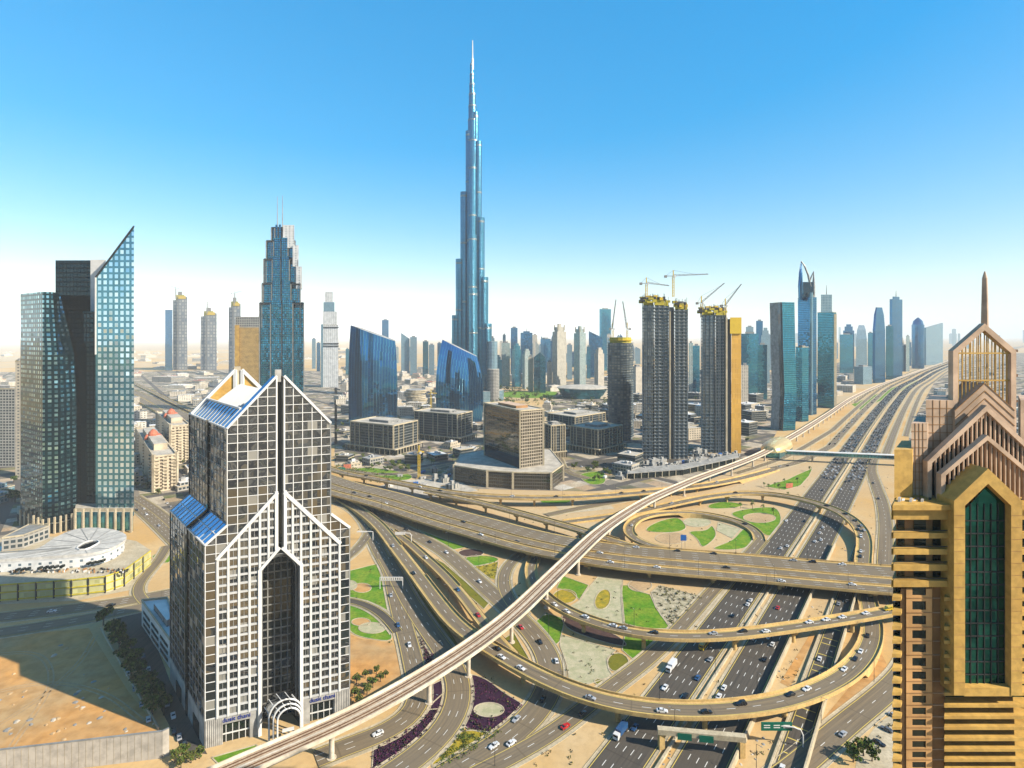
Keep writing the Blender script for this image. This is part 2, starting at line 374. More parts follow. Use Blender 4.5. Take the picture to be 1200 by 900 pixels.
class St:
    pass
def stations(pts, step=5.0, smooth=10):
    c = spline(pts, step, smooth); st = []; s = 0
    for i, p in enumerate(c):
        d = c[min(i + 1, len(c) - 1)] - c[max(i - 1, 0)]; l = sqrt(d.x ** 2 + d.y ** 2)
        if i: s += (p - c[i - 1]).length
        a = St(); a.p = p; a.d = Vector((d.x / l, d.y / l, 0)); a.n = Vector((d.y / l, -d.x / l, 0)); a.s = s; st.append(a)
    for a in st: a.t = a.s / s
    return st
def fv(v, t): return v(t) if callable(v) else v
def ribbon(mb, st, o0, o1, dz, mat, t0=0.0, t1=1.0):
    for a, b in zip(st, st[1:]):
        if a.t < t0 - 1e-6 or b.t > t1 + 1e-6: continue
        q = []
        for k, o in ((a, o0), (a, o1), (b, o1), (b, o0)):
            p = k.p + k.n * fv(o, k.t); q.append((p.x, p.y, p.z + dz))
        mb.poly(q, mat, [(fv(o0, a.t), a.s), (fv(o1, a.t), a.s), (fv(o1, b.t), b.s), (fv(o0, b.t), b.s)])
def rail(mb, st, o, w, z0, z1, mat, t0=0.0, t1=1.0):
    """a long low wall at lateral offset o; z0/z1 are relative to the road, or z0=None for the ground"""
    seq = [a for a in st if t0 - 1e-6 <= a.t <= t1 + 1e-6]
    for i, (a, b) in enumerate(zip(seq, seq[1:])):
        A = [a.p + a.n * (fv(o, a.t) + s * w / 2) for s in (-1, 1)]; B = [b.p + b.n * (fv(o, b.t) + s * w / 2) for s in (-1, 1)]
        la, lb = (-.3 if z0 is None else a.p.z + z0), (-.3 if z0 is None else b.p.z + z0)
        ha, hb = a.p.z + z1, b.p.z + z1
        v = lambda p, z: (p.x, p.y, z)
        mb.poly([v(A[0], ha), v(A[1], ha), v(B[1], hb), v(B[0], hb)], mat)
        mb.poly([v(A[1], la), v(B[1], lb), v(B[1], hb), v(A[1], ha)], mat)
        mb.poly([v(B[0], lb), v(A[0], la), v(A[0], ha), v(B[0], hb)], mat)
        if i == 0: mb.poly([v(A[0], la), v(A[1], la), v(A[1], ha), v(A[0], ha)], mat)
        if i == len(seq) - 2: mb.poly([v(B[1], lb), v(B[0], lb), v(B[0], hb), v(B[1], hb)], mat)
def dashes(mb, st, o, w, dz, mat, on=3.5, gap=8.0, t0=0, t1=1):
    L = st[-1].s; s = t0 * L; i = 0
    def at(s):
        nonlocal i
        while i < len(st) - 2 and st[i + 1].s < s: i += 1
        a, b = st[i], st[i + 1]; f = (s - a.s) / max(b.s - a.s, 1e-6)
        return a.p.lerp(b.p, f), a.n
    while s + on < t1 * L:
        p, n = at(s); q, n2 = at(s + on); o1 = fv(o, s / L)
        c = [p + n * (o1 - w / 2), p + n * (o1 + w / 2), q + n2 * (o1 + w / 2), q + n2 * (o1 - w / 2)]
        mb.poly([(k.x, k.y, k.z + dz) for k in c], mat); s += on + gap
ROADS = {}
_ri = [0]
def at_grade(name, px, w, lanes, mat='asphalt_pale', world=False, shoulder=1.4, step=5.0, edge='paint_yellow', dash=True, par=None, smooth=10, lw=.26):
    """a road on the ground: verge strips, asphalt, edge lines and lane dashes"""
    k = _ri[0]; _ri[0] += 1
    z = .13 + .018 * k
    pts = [Vector((p[0], p[1], z)) if world else P(p[0], p[1], 0) + Vector((0, 0, z)) for p in px]
    st = stations(pts, step, smooth); m = MB()
    ribbon(m, st, -w / 2, w / 2, 0, mat)
    o = m.build(name); tag(o, kind='structure')
    if shoulder:
        s = MB(); ribbon(s, st, lambda t: -w / 2 - shoulder, lambda t: w / 2 + shoulder, -z + .055 + .0016 * k, 'concrete')
        for sg in (-1, 1): rail(s, st, sg * (w / 2 + shoulder), .25, -z - .2, -z + .22, 'concrete')
        s.build('verge', o)
    mk = MB()
    for sg in (-1, 1):
        ribbon(mk, st, sg * (w / 2 - .6) - lw / 2, sg * (w / 2 - .6) + lw / 2, .008, edge)
        if lanes == 1: mk.build('lane_marking', o); mk = MB()
    lw_ = (w - 1.6) / lanes
    offs = [-(w - 1.6) / 2 + lw_ * i for i in range(1, lanes)]
    if dash:
        for f in offs: dashes(mk, st, f, lw * .9, .008, 'paint_white')
    if lanes > 1: mk.build('lane_marking', o)
    ROADS[name if name not in ROADS else o.name] = (st, [-(w - 1.6) / 2 + lw_ * (i + .5) for i in range(lanes)], w)
    return o, st
def pier(mb, x, y, ztop, rad, d, n, capw, mat):
    mb.tube([(x, y, -.5), (x, y, ztop - 2.2)], [rad, rad], mat, 12)
    a = Vector((x, y, 0)); c = capw / 2
    q = lambda o, z, e: a + n * o + d * e + Vector((0, 0, z))
    e = rad * .95
    for s in (-1, 1):
        mb.poly([q(-rad, ztop - 2.3, s * e), q(rad, ztop - 2.3, s * e), q(c, ztop - .7, s * e), q(c, ztop, s * e), q(-c, ztop, s * e), q(-c, ztop - .7, s * e)][::-s if s < 0 else -1], mat)
    prof = [(-rad, ztop - 2.3), (rad, ztop - 2.3), (c, ztop - .7), (c, ztop), (-c, ztop), (-c, ztop - .7)]
    for i in range(6):
        (o0, z0), (o1, z1) = prof[i], prof[(i + 1) % 6]
        mb.poly([q(o0, z0, -e), q(o0, z0, e), q(o1, z1, e), q(o1, z1, -e)], mat)
def clear_of_roads(p, r=2.0, skip=()):
    for k, (st, of, w) in ROADS.items():
        if k in skip: continue
        for a in st:
            if a.p.z < 2 and abs(a.p.x - p.x) < w and abs(a.p.y - p.y) < w:
                d = p - a.p
                if abs(d.dot(a.n)) < w / 2 + r and abs(d.dot(a.d)) < 4: return False
    return True
def elevated(name, label, cat, px, w, lanes, par=(((0, 1),), ((0, 1),)), thick=1.7, smooth=10, col='concrete_yellow', medians=(),
             pier_gap=32, shoulder=1.5, edge='paint_yellow', skip_pier=(), capw=None, laneoffs=None, key=None):
    pts = [P(p[0], p[1], p[2]) for p in px]
    st = stations(pts, 5.0, smooth); b = st[len(st) // 2].p
    assert 4 <= len(label.split()) <= 16, label
    T = thing(name, label, cat, (b.x, b.y, 0))
    hw = w if callable(w) else (lambda t: w)
    m = MB()
    ribbon(m, st, lambda t: -hw(t) / 2 + .3, lambda t: hw(t) / 2 - .3, 0, col)
    # the slab: side faces, haunches and soffit; solid to the ground where it runs low
    for a, c in zip(st, st[1:]):
        def prof(k):
            h = hw(k.t) / 2; lo = k.p.z < 3.6
            zb = -.4 if lo else k.p.z - thick; zs = -.4 if lo else k.p.z - .75; hi = h if lo else max(h * .55, h - 3.2)
            f = lambda o, z: (k.p.x + k.n.x * o, k.p.y + k.n.y * o, z)
            return [f(-h, k.p.z + .02), f(-h, zs), f(-hi, zb), f(hi, zb), f(h, zs), f(h, k.p.z + .02)]
        A, B = prof(a), prof(c)
        for i in range(5): m.poly([A[i], B[i], B[i + 1], A[i + 1]][::-1], col)
    dk = m.build('deck', T)
    r = MB(); ribbon(r, st, lambda t: -hw(t) / 2 + shoulder, lambda t: hw(t) / 2 - shoulder, .03, 'asphalt_pale'); r.build('carriageway', dk)
    for sg, rg in ((-1, par[0]), (1, par[1])):
        if rg:
            q = MB()
            for t0, t1 in rg:
                q = MB(); rail(q, st, lambda t, s=sg: s * (hw(t) / 2 - .12), .32, -.3, 1.0, col, t0, t1); q.build('parapet', T)
    mk = MB()
    for sg in (-1, 1): ribbon(mk, st, lambda t: sg * (hw(t) / 2 - shoulder - .35) - .15, lambda t: sg * (hw(t) / 2 - shoulder - .35) + .15, .045, edge)
    W0 = hw(.5) - 2 * shoulder - .8
    offs = laneoffs or [-W0 / 2 + W0 / lanes * i for i in range(1, lanes)]
    for f in offs: dashes(mk, st, f, .24, .045, 'paint_white', 4, 8)
    if lanes > 1: mk.build('lane_marking', dk)
    else:
        for sg in (-1, 1): mk = MB(); ribbon(mk, st, lambda t: sg * (hw(t) / 2 - shoulder - .35) - .15, lambda t: sg * (hw(t) / 2 - shoulder - .35) + .15, .045, edge); mk.build('lane_marking', dk)
    for (o, mw, t0, t1) in medians:
        q = MB(); ribbon(q, st, lambda t: fv(o, t) - mw / 2, lambda t: fv(o, t) + mw / 2, .06, col, t0, t1)
        rail(q, st, o, .4, .05, .95, col, t0, t1)
        for sg in (-1, 1): ribbon(q, st, lambda t: fv(o, t) + sg * (mw / 2 + .3) - .12, lambda t: fv(o, t) + sg * (mw / 2 + .3) + .12, .052, edge, t0, t1)
        q.build('median_barrier', T)
    last = -99
    for a in st[1:-1]:
        if a.p.z - thick > 3.2 and a.s - last > pier_gap and clear_of_roads(a.p, 1.6):
            last = a.s; q = MB()
            ww = hw(a.t)
            if ww > 20:
                for o in (-ww * .27, ww * .27):
                    c = a.p + a.n * o; pier(q, c.x, c.y, a.p.z - thick, 1.3, a.d, a.n, ww * .36, col)
            else: pier(q, a.p.x, a.p.y, a.p.z - thick, 1.15, a.d, a.n, ww * .62, col)
            q.build('pier', T)
    LO = [-W0 / 2 + W0 / lanes * (i + .5) for i in range(lanes)]
    ROADS[key or T.name] = (st, LO, hw(.5))
    return T, st

# --- the great highway: two sunken carriageways running away to the right
HWY = [(-58, 40), (24.5, 150), (102.2, 253.6), (447.5, 709.5), (667, 1000), (942, 1357), (1235, 1725), (1518, 2048), (1935, 2524), (2560, 3200), (3330, 4000), (5350, 6000), (9000, 9500)]
hst = stations([Vector((x, y, 0)) for x, y in HWY], 14, 4)
def off_line(o, t0=0, t1=1): return [((a.p + a.n * fv(o, a.t)).x, (a.p + a.n * fv(o, a.t)).y) for a in hst if t0 <= a.t <= t1]
at_grade('highway_road', off_line(0), 18, 5, 'asphalt', True, 1.2, 14, smooth=2, lw=.3)
at_grade('highway_road_inbound', off_line(-25.5), 18, 5, 'asphalt', True, 1.2, 14, smooth=2, lw=.3)
at_grade('collector_road', off_line(27.5, 0, .042), 9, 2, 'asphalt', True, .6, 8, smooth=2)
at_grade('service_road', [tuple(P(905, 549, 0))[:2], tuple(P(938, 541, 0))[:2]] + off_line(-49, .072, .9), 11, 3, 'asphalt_pale', True, 1.5, 14, smooth=4)
at_grade('frontage_road', [tuple(P(862, 555, 0))[:2], tuple(P(900, 543, 0))[:2], tuple(P(932, 530, 0))[:2]] + off_line(-66, .085, .9), 8, 2, 'asphalt_pale', True, 1.5, 14, smooth=4)
at_grade('slip_road', [(905, 920), (930, 903), (958, 878), (990, 850), (1042, 808), (1066, 780), (1070, 745), (1052, 705), (1038, 670), (1038, 640), (1038, 615), (1034, 590), (1026, 567), (1021, 548), (1027, 530)], 11, 2)
at_grade('parallel_road', off_line(20.5, .068, .9), 10, 3, 'asphalt_pale', True, 1.5, 14, smooth=2)
at_grade('parallel_road_outer', off_line(38, .085, .9), 8, 2, 'asphalt_pale', True, 1.5, 14, smooth=2)
at_grade('parallel_road_inner', off_line(-81, .12, .9), 7, 2, 'asphalt_pale', True, 1.5, 14, smooth=2)
# --- the interchange on the ground
at_grade('inner_loop_road', [(408, 578), (425, 593), (439, 602), (475, 621), (503, 636), (524, 648), (545, 667), (561, 682), (577, 696), (592, 709), (606, 722), (619, 736), (634, 752), (645, 768), (651, 785), (649, 805), (634, 832), (606, 860), (566, 886), (520, 912)], 13, 3, smooth=14)
at_grade('loop_exit_road', [(626, 640), (606, 652), (594, 664), (589, 679), (591, 694), (600, 708), (612, 722)], 9, 2)
at_grade('collector_ramp', [(893, 632), (884, 643), (868, 660), (838, 690), (815, 716), (780, 754), (745, 785), (712, 808), (680, 835), (648, 860), (600, 887), (552, 911)], 9, 2)
at_grade('garden_road', [(395, 588), (412, 596), (428, 612), (439, 636), (447, 652), (457, 668), (462, 690), (467, 711), (473, 733), (480, 757), (486, 785), (492, 806), (494, 822), (486, 838), (467, 851), (442, 864), (419, 871), (396, 879), (370, 890)], 11, 3, smooth=8)
at_grade('curving_road', [(452, 654), (462, 671), (478, 702), (494, 727), (509, 748), (522, 766), (533, 784), (539, 800), (540, 818), (534, 840), (520, 860), (498, 881), (474, 899), (440, 920)], 12, 3, smooth=8)
at_grade('garden_lane', [(398, 703), (411, 703), (426, 707), (441, 714), (455, 726), (466, 741)], 6.5, 1, 'asphalt')
at_grade('forecourt_road', [(437, 616), (430, 630), (418, 645), (404, 657), (392, 664)], 8, 2)
at_grade('cross_street', [(-140, 742), (-40, 729), (60, 717), (120, 709), (166, 702), (205, 694)], 13, 4)
at_grade('cross_street_far_side', [(-140, 765), (-40, 748), (60, 733), (120, 722), (170, 711), (215, 702)], 12, 3)
at_grade('tower_street', [(150, 586), (172, 602), (196, 624), (222, 650)], 13, 4)
at_grade('tower_street_far_side', [(158, 582), (182, 598), (208, 620), (232, 645)], 10, 3)
at_grade('podium_road', [(196, 640), (186, 658), (166, 680), (158, 694), (170, 706)], 7, 1, 'asphalt_pale')
at_grade('district_road', [(640, 604), (668, 598), (700, 592), (740, 585)], 9, 1)
at_grade('district_street', [(690, 561), (672, 556), (660, 548), (655, 536), (640, 528)], 9, 2)
at_grade('boulevard', [(395, 548), (440, 556), (486, 553), (540, 541), (575, 534), (566, 520)], 9, 2)
at_grade('far_avenue', [(150, 500), (200, 486), (300, 470), (410, 461), (520, 452)], 16, 4, step=14)
at_grade('desert_road', [(-120, 430), (0, 424), (160, 418), (300, 414)], 22, 4, step=30)

# --- retaining walls along the sunken lanes
def retaining(label, off, t0, t1, h, parent=None):
    seg = [a for a in hst if t0 <= a.t <= t1]; mid = seg[len(seg) // 2]; c = mid.p + mid.n * off
    q = MB(); rail(q, hst, off, .7, -.4, h, 'concrete', t0, t1)
    o = q.build('retaining_wall', loc=(c.x, c.y, 0)); tag(o, label, 'retaining wall')
tf = hst[-1].s
retaining('long concrete wall on the right edge of the wide sunken highway carriageway', 10.6, 0, 520 / tf, 3.4)
retaining('concrete wall on the right edge of the narrow collector lanes beside the highway', 33.2, 0, 440 / tf, 3.4)
retaining('low pale concrete wall between the sand berm and the narrow collector lanes', 21.8, 0, 460 / tf, 1.2)
mdst = MB(); rail(mdst, hst, lambda t: -12.75, 1.0, -.4, 1.1, 'concrete', 0, .6); o = mdst.build('median_barrier', loc=(102, 253, 0))
tag(o, 'pale concrete barrier along the middle of the wide highway', 'barrier')

# --- planting beds, lawns and gravel between the ramps
_bi = [0]
def bed(name, px, mat, smooth=True, kerb=True, z=None):
    _bi[0] += 1; zz = z if z is not None else .03 + .0005 * _bi[0]
    pts = [P(x, y, 0) for x, y in px]
    c = spline(pts, 3.0, 3 if smooth else 0, True) if smooth else pts
    if sum(c[i - 1].x * c[i].y - c[i - 1].y * c[i].x for i in range(len(c))) < 0: c = c[::-1]
    m = MB(); m.poly([(p.x, p.y, zz) for p in c], mat)
    o = m.build(name); tag(o, kind='structure')
    if kerb:
        q = MB(); n = len(c)
        for i in range(n): q.bar((c[i].x, c[i].y, zz), (c[(i + 1) % n].x, c[(i + 1) % n].y, zz), .5, 'concrete', .36)
        q.build('kerb', o)
def oval(name, px, py, rx, ry, mat, z=None):
    bed(name, [(px + rx * cos(a * pi / 5), py + ry * sin(a * pi / 5)) for a in range(10)], mat, z=z)
bed('lawn', [(409, 669), (441, 661), (449, 678), (454, 700), (458, 718), (444, 710), (430, 704), (409, 700)], 'lawn', False)
oval('sand_bed', 424, 689, 12, 6, 'sand_orange'); oval('gravel_bed', 411, 686, 8, 6, 'gravel')
bed('lawn', [(409, 708), (421, 712), (440, 723), (455, 736), (460, 751), (441, 750), (421, 746), (409, 740)], 'lawn')
oval('sand_bed', 423, 729, 12, 5, 'sand_orange'); oval('gravel_bed', 436, 736, 17, 7, 'gravel')
bed('sand_field', [(405, 741), (421, 748), (460, 754), (468, 772), (476, 795), (478, 812), (440, 835), (400, 830), (390, 770)], 'sand_orange', False, False)
bed('flower_bed', [(480, 726), (526, 778), (500, 800), (484, 770)], 'purple_bed', False)
bed('flower_bed', [(436, 902), (438, 866), (470, 848), (498, 832), (520, 812), (532, 815), (520, 856), (486, 888), (452, 908)], 'purple_bed', False)
bed('flower_bed', [(498, 806), (532, 790), (536, 810), (524, 830), (500, 832)], 'purple_bed', False)
bed('flower_bed', [(536, 790), (566, 794), (590, 812), (618, 830), (604, 848), (587, 858), (562, 859), (540, 852), (544, 822)], 'purple_bed')
oval('gravel_bed', 573, 832, 19, 9, 'gravel')
bed('shrub_bed', [(542, 853), (563, 859), (588, 858), (570, 872), (538, 890), (508, 902), (504, 897), (524, 872)], 'yellow_bed')
bed('lawn', [(545, 653), (569, 651), (586, 656), (557, 664)], 'lawn'); oval('flower_bed', 552, 648, 16, 5, 'bed_or_shade_brown')
bed('shrub_bed', [(556, 664), (584, 658), (581, 680), (574, 678)], 'yellow_bed', False)
bed('lawn', [(508, 654), (520, 660), (574, 706), (567, 714), (540, 690)], 'olive_grass', False)
bed('lawn', [(591, 748), (602, 741), (620, 772), (622, 780), (610, 772)], 'olive_grass', False)
bed('lawn', [(628, 728), (640, 718), (662, 726), (656, 752), (651, 756), (641, 742)], 'lawn', False)
bed('lawn', [(660, 675), (690, 686), (679, 703), (670, 694), (652, 689)], 'lawn', False)
oval('shrub_bed', 662, 699, 15, 9, 'yellow_bed')
bed('gravel_bed', [(701, 676), (730, 680), (728, 702), (731, 735), (690, 724), (668, 711), (680, 703), (692, 686)], 'gravel', False)
bed('dry_bed', [(703, 692), (712, 690), (716, 698), (712, 712), (701, 716), (696, 706)], 'yellow_bed')
bed('lawn', [(728, 686), (738, 686), (748, 693), (762, 697), (769, 713), (786, 737), (757, 737), (732, 731)], 'lawn', False)
bed('rock_garden', [(763, 694), (773, 686), (824, 700), (806, 716), (787, 735), (775, 722), (768, 708)], 'rocks', False)
oval('sand_bed', 750, 686, 15, 8, 'sand')
bed('gravel_bed', [(658, 744), (722, 762), (711, 772), (713, 784), (718, 792), (690, 802), (668, 801), (664, 778), (656, 756)], 'gravel', False)
bed('lawn', [(723, 763), (737, 770), (736, 782), (722, 790), (712, 784), (711, 772)], 'olive_grass')
bed('lawn', [(692, 796), (706, 794), (712, 801), (700, 806)], 'olive_grass')
bed('lawn', [(732, 745), (769, 750), (742, 773), (729, 762)], 'lawn', False)
bed('lawn', [(757, 622), (770, 612), (794, 607), (804, 619), (787, 624)], 'lawn')
bed('lawn', [(807, 623), (827, 622), (834, 616), (839, 628), (824, 641), (817, 631)], 'lawn')
bed('lawn', [(836, 643), (858, 633), (873, 619), (882, 629), (871, 643)], 'lawn')
oval('gravel_bed', 817, 612, 17, 6, 'gravel')
bed('rock_garden', [(842, 612), (868, 620), (858, 631), (840, 622)], 'gravel', False)
oval('sand_bed', 787, 631, 20, 7, 'sand')
bed('lawn', [(857, 602), (880, 596), (907, 595), (915, 606), (911, 619), (900, 628), (878, 613)], 'lawn')
oval('sand_bed', 890, 607, 20, 6, 'sand')
bed('lawn', [(830, 592), (848, 588), (870, 591), (862, 595), (833, 596)], 'lawn')
bed('lawn', [(896, 570), (923, 562), (935, 556), (952, 549), (948, 558), (938, 569), (920, 574)], 'lawn', False)
bed('lawn', [(998, 474), (1040, 457), (1072, 444), (1078, 447), (1046, 463), (1008, 480)], 'lawn', False, False)
bed('lawn', [(640, 583), (668, 584), (664, 590), (634, 589)], 'lawn')
bed('lawn', [(480, 617), (520, 632), (548, 641), (512, 648)], 'lawn', False)
bed('lawn', [(680, 556), (706, 553), (708, 566), (690, 567)], 'lawn')
bed('lawn', [(405, 556), (470, 563), (480, 556), (430, 548)], 'lawn')
bed('lawn', [(596, 459), (650, 459), (640, 466), (590, 465)], 'lawn', True, False)
bed('lawn', [(248, 888), (300, 873), (306, 879), (256, 896)], 'lawn', False)
bed('lawn', [(178, 650), (198, 648), (198, 660), (182, 657)], 'lawn')
bed('paved_lot', [(640, 545), (700, 548), (760, 553), (800, 548), (790, 530), (740, 535), (690, 540)], 'asphalt', False, False)
bed('paved_lot', [(430, 573), (500, 584), (560, 575), (530, 560), (470, 563)], 'pale_roof', False, False)
bed('paved_lot', [(660, 602), (720, 596), (712, 588), (650, 592)], 'concrete', False, False)
bed('car_park', [(135, 722), (168, 716), (200, 800), (243, 884), (214, 880), (172, 800)], 'asphalt', False, False)
bed('plaza', [(-160, 640), (40, 628), (165, 640), (160, 690), (90, 704), (-160, 716)], 'concrete', False, False)
bed('car_park', [(1005, 880), (1030, 846), (1080, 820), (1120, 840), (1080, 920), (1000, 920)], 'concrete', False, False)
bed('sand_field', [(-220, 764), (-40, 750), (104, 736), (112, 750), (150, 810), (184, 852), (192, 872), (-10, 895), (-220, 930)], 'sand_orange', False, False)
bed('desert_sand', [(-60, 404.5), (120, 403), (330, 403), (360, 408), (140, 411), (-60, 414)], 'sand', False, False)

bed('planted_or_shade_strip', [(660, 719), (690, 733), (722, 744), (736, 758), (706, 752), (664, 736)], 'bed_or_shade_brown')  # dark brown ground colour painted as the shade under the slim flyover
bed('shrub_bed', [(586, 690), (594, 700), (606, 714), (598, 716), (580, 698)], 'yellow_bed')
bed('lawn', [(440, 640), (452, 664), (458, 690), (454, 694), (448, 674), (436, 652)], 'olive_grass')
bed('planted_or_shade_strip', [(466, 660), (500, 712), (524, 750), (536, 776), (548, 772), (520, 730), (488, 684)], 'olive_grass', False, False)
bed('gravel_bed', [(676, 640), (700, 648), (730, 656), (700, 664), (660, 660)], 'gravel', False, False)
bed('planted_or_shade_strip', [(760, 768), (806, 722), (826, 702), (834, 706), (800, 742), (770, 776)], 'sand_orange', False, False)
bed('planted_or_shade_strip', [(914, 800), (944, 752), (962, 722), (968, 722), (944, 768), (926, 806)], 'sand_orange', False, False)
bed('planted_or_shade_strip', [(950, 860), (1000, 800), (1030, 760), (1040, 780), (1000, 826), (960, 872)], 'sand_orange', False, False)
# --- flyovers
R1W = lambda t: 30 + 16 * min(1, max(0, (t - .12) / .16))
r1, st_r1 = elevated('overpass', 'wide sand coloured road overpass crossing the whole interchange and the highway on stout piers', 'overpass',
    [(90, 436, 0.3), (150, 459, 1), (205, 485, 4), (260, 512, 6.5), (330, 545, 7.5)] + [(x, y, 7.5) for x, y in
     ((395, 570), (430, 579), (470, 590), (520, 606), (560, 616.5), (600, 628), (640, 637.5), (680, 645), (720, 651), (780, 657), (869, 664), (967, 673), (1042, 679), (1130, 685), (1260, 693))],
    R1W, 9, par=(((0, .66), (.9, 1)), ((0, 1),)), thick=2.0, smooth=16,
    medians=((lambda t: 0 if t < .45 else min(10.5, (t - .45) * 70), 3.2, .05, 1), (lambda t: -2.0, 2.4, .68, 1)), pier_gap=38,
    laneoffs=[-17.5, -13.5, -9.5, -5.5, 4, 7, 14.5, 18], key='overpass')
elevated('flyover', 'raised road splitting in two behind the wide overpass, passing in front of the podium block', 'flyover',
    [(100, 425, .3), (150, 446, 2), (205, 472, 5), (260, 497, 7.5), (330, 528, 8.5), (395, 552, 8.5), (430, 559, 8.5), (470, 566.5, 8.5), (510, 574.5, 8.5), (550, 580, 8.3), (620, 583.5, 8), (690, 582, 8), (760, 576.5, 7.5), (800, 572, 6.5), (840, 566.5, 5), (875, 559, 2.6), (908, 550, .4)],
    12.5, 3, par=(((0, 1),), ((0, .60), (.70, 1))), key='flyover', smooth=14)
elevated('flyover', 'straight raised slip road descending from the rear flyover to join the wide overpass', 'slip flyover',
    [(500, 575.5, 8.35), (530, 582, 8.3), (560, 588.5, 8.3), (600, 599, 8.2), (640, 610, 8), (680, 621, 7.9), (720, 634, 7.6), (752, 643, 7.45)],
    11, 2, par=(((.22, .92),), ((0.05, .86),)), key='slip_flyover')
elevated('loop_flyover', 'oval loop ramp curling round the lawns beside the highway and joining the wide overpass', 'loop ramp',
    [(860, 653, 7.4), (800, 647, 7.4), (766, 640, 7.2), (743, 631, 6.6), (736, 621, 6), (742, 611, 5.4), (758, 604, 4.8), (785, 600.5, 4), (815, 601, 3), (845, 606, 2), (872, 614, 1.2), (888, 624, .5), (890, 634, .15)],
    9.5, 2, par=(((.2, 1),), ((.28, 1),)), key='loop_flyover', smooth=5)
elevated('flyover', 'long curved flyover crossing the highway and hooking back under the wide overpass', 'curved flyover',
    [(662, 612, .2), (720, 604.5, 1), (760, 597, 3.2), (800, 588, 6), (840, 580.5, 7.5), (880, 577.5, 8), (920, 581, 8), (955, 589, 8), (985, 600, 7.6), (1003, 613, 6.6), (1012, 627, 5), (1013, 642, 3), (1011, 660, 1.6), (1014, 690, 1), (1020, 718, .8), (1023, 738, .9), (1019, 757, 1.6), (1007, 776, 3.2), (985, 795, 5.2), (950, 812, 6.8), (910, 824, 7.5), (860, 831, 7.7), (810, 833.5, 7.7), (760, 831, 7.7), (720, 824.5, 7.7), (680, 813, 7.7), (640, 797, 7.6), (612, 782, 7.5), (590, 769, 7.4), (570, 757, 7.2), (548, 743, 7), (530, 727, 6.6), (508, 699, 6.2), (487, 671, 6), (463, 640, 5), (443, 615, 3.6), (420, 597, 1.8), (398, 584, .3)],
    11, 2, par=(((0, 1),), ((0, .795), (.845, 1))), key='curved_flyover', smooth=8)
elevated('slip_ramp', 'narrow ramp rising from the ground to join the long curved flyover beneath the rail viaduct', 'slip ramp',
    [(458, 622, .3), (474, 632, .6), (499, 654, 2), (520, 673, 3.6), (537, 692, 5), (553, 712, 6.2), (567, 731, 6.9), (584, 751, 7.2), (600, 767, 7.35)],
    8, 1, par=(((0, .62),), ((0, .9),)), key='slip_ramp', pier_gap=30)
elevated('flyover', 'slim flyover carrying many white cars across the highway before the wide overpass', 'slim flyover',
    [(636, 641, .3), (626, 654, .8), (621, 668, 1.6), (626, 685, 3.4), (640, 701, 5.2), (657, 713, 6.8), (692, 729, 7.8), (731, 740, 8), (780, 745.5, 8), (836, 745.5, 8), (885, 741, 8), (941, 733, 8), (990, 725.5, 8), (1045, 716, 8), (1110, 704, 8), (1220, 684, 8)],
    9, 2, key='slim_flyover')

# --- the metro viaduct
MZ = [(180, 945, 12), (245, 915, 12), (300, 890, 12), (390, 854, 12.3), (450, 823, 12.5), (540, 768, 13), (600, 723, 14), (640, 684, 15), (670, 655, 15.4), (700, 626, 15.3), (730, 604.5, 14), (760, 586.5, 13), (790, 573, 12.2), (820, 560, 11.5), (860, 545.5, 11), (893, 532, 11),
      (915, 519.5, 11), (940, 505, 11), (970, 486, 10.5), (1004, 464, 10), (1044, 446.5, 10), (1084, 432.5, 10), (1122, 419, 10)]
mst = stations([P(*p) for p in MZ], 6, 14)
b = mst[len(mst) // 3].p
metro = thing('metro_viaduct', 'pale elevated metro viaduct with two tracks curving diagonally across the whole interchange', 'rail viaduct', (b.x, b.y, 0))
q = MB()
for a, c in zip(mst, mst[1:]):
    def prof(k):
        f = lambda o, z: (k.p.x + k.n.x * o, k.p.y + k.n.y * o, k.p.z + z)
        return [f(-5.3, 1.3), f(-5.5, 1.3), f(-5.5, -.2), f(-2.2, -2.1), f(2.2, -2.1), f(5.5, -.2), f(5.5, 1.3), f(5.0, 1.3), f(4.7, .25), f(-4.7, .25), f(-5.0, 1.3)]
    A, B = prof(a), prof(c)
    for i in range(len(A) - 1): q.poly([A[i + 1], B[i + 1], B[i], A[i]], 'viaduct_white')
q.build('deck', metro)
q = MB(); ribbon(q, mst, -4.6, 4.6, .27, 'track_bed')
for o in (0,): ribbon(q, mst, o - .45, o + .45, .32, 'viaduct_white')
q.build('track_bed', metro)
for o in (-2.35, 2.35):
    q = MB()
    for r_ in (-.75, .75): rail(q, mst, o + r_, .34, .25, .52, 'rail_rust')
    q.build('rail_track', metro)
def metro_pier(a):
    q = MB(); x, y, z = a.p.x, a.p.y, a.p.z - 2.1
    q.tube([(x, y, -.4), (x, y, .5), (x, y, .5), (x, y, z - 2.6), (x, y, z - 1.2), (x, y, z)], [1.9, 1.9, 1.05, 1.05, 1.5, 2.3], 'viaduct_white', 14)
    return q.build('pier', metro, smooth=False)
used = []
for px, py in ((401, 888), (506, 834), (561, 794), (602, 757), (645, 716), (673, 674), (731, 640), (776, 601), (812, 583), (842, 570), (868, 560), (893, 548)):
    g0 = P(px, py, 0); a = min(mst, key=lambda k: (k.p.x - g0.x) ** 2 + (k.p.y - g0.y) ** 2); used.append(a.s); metro_pier(a)
last = used[-1]
for a in mst:
    if a.s > last + 42 and a.p.y < 3000: last = a.s; metro_pier(a)
ROADS['metro'] = (mst, [0], 10)

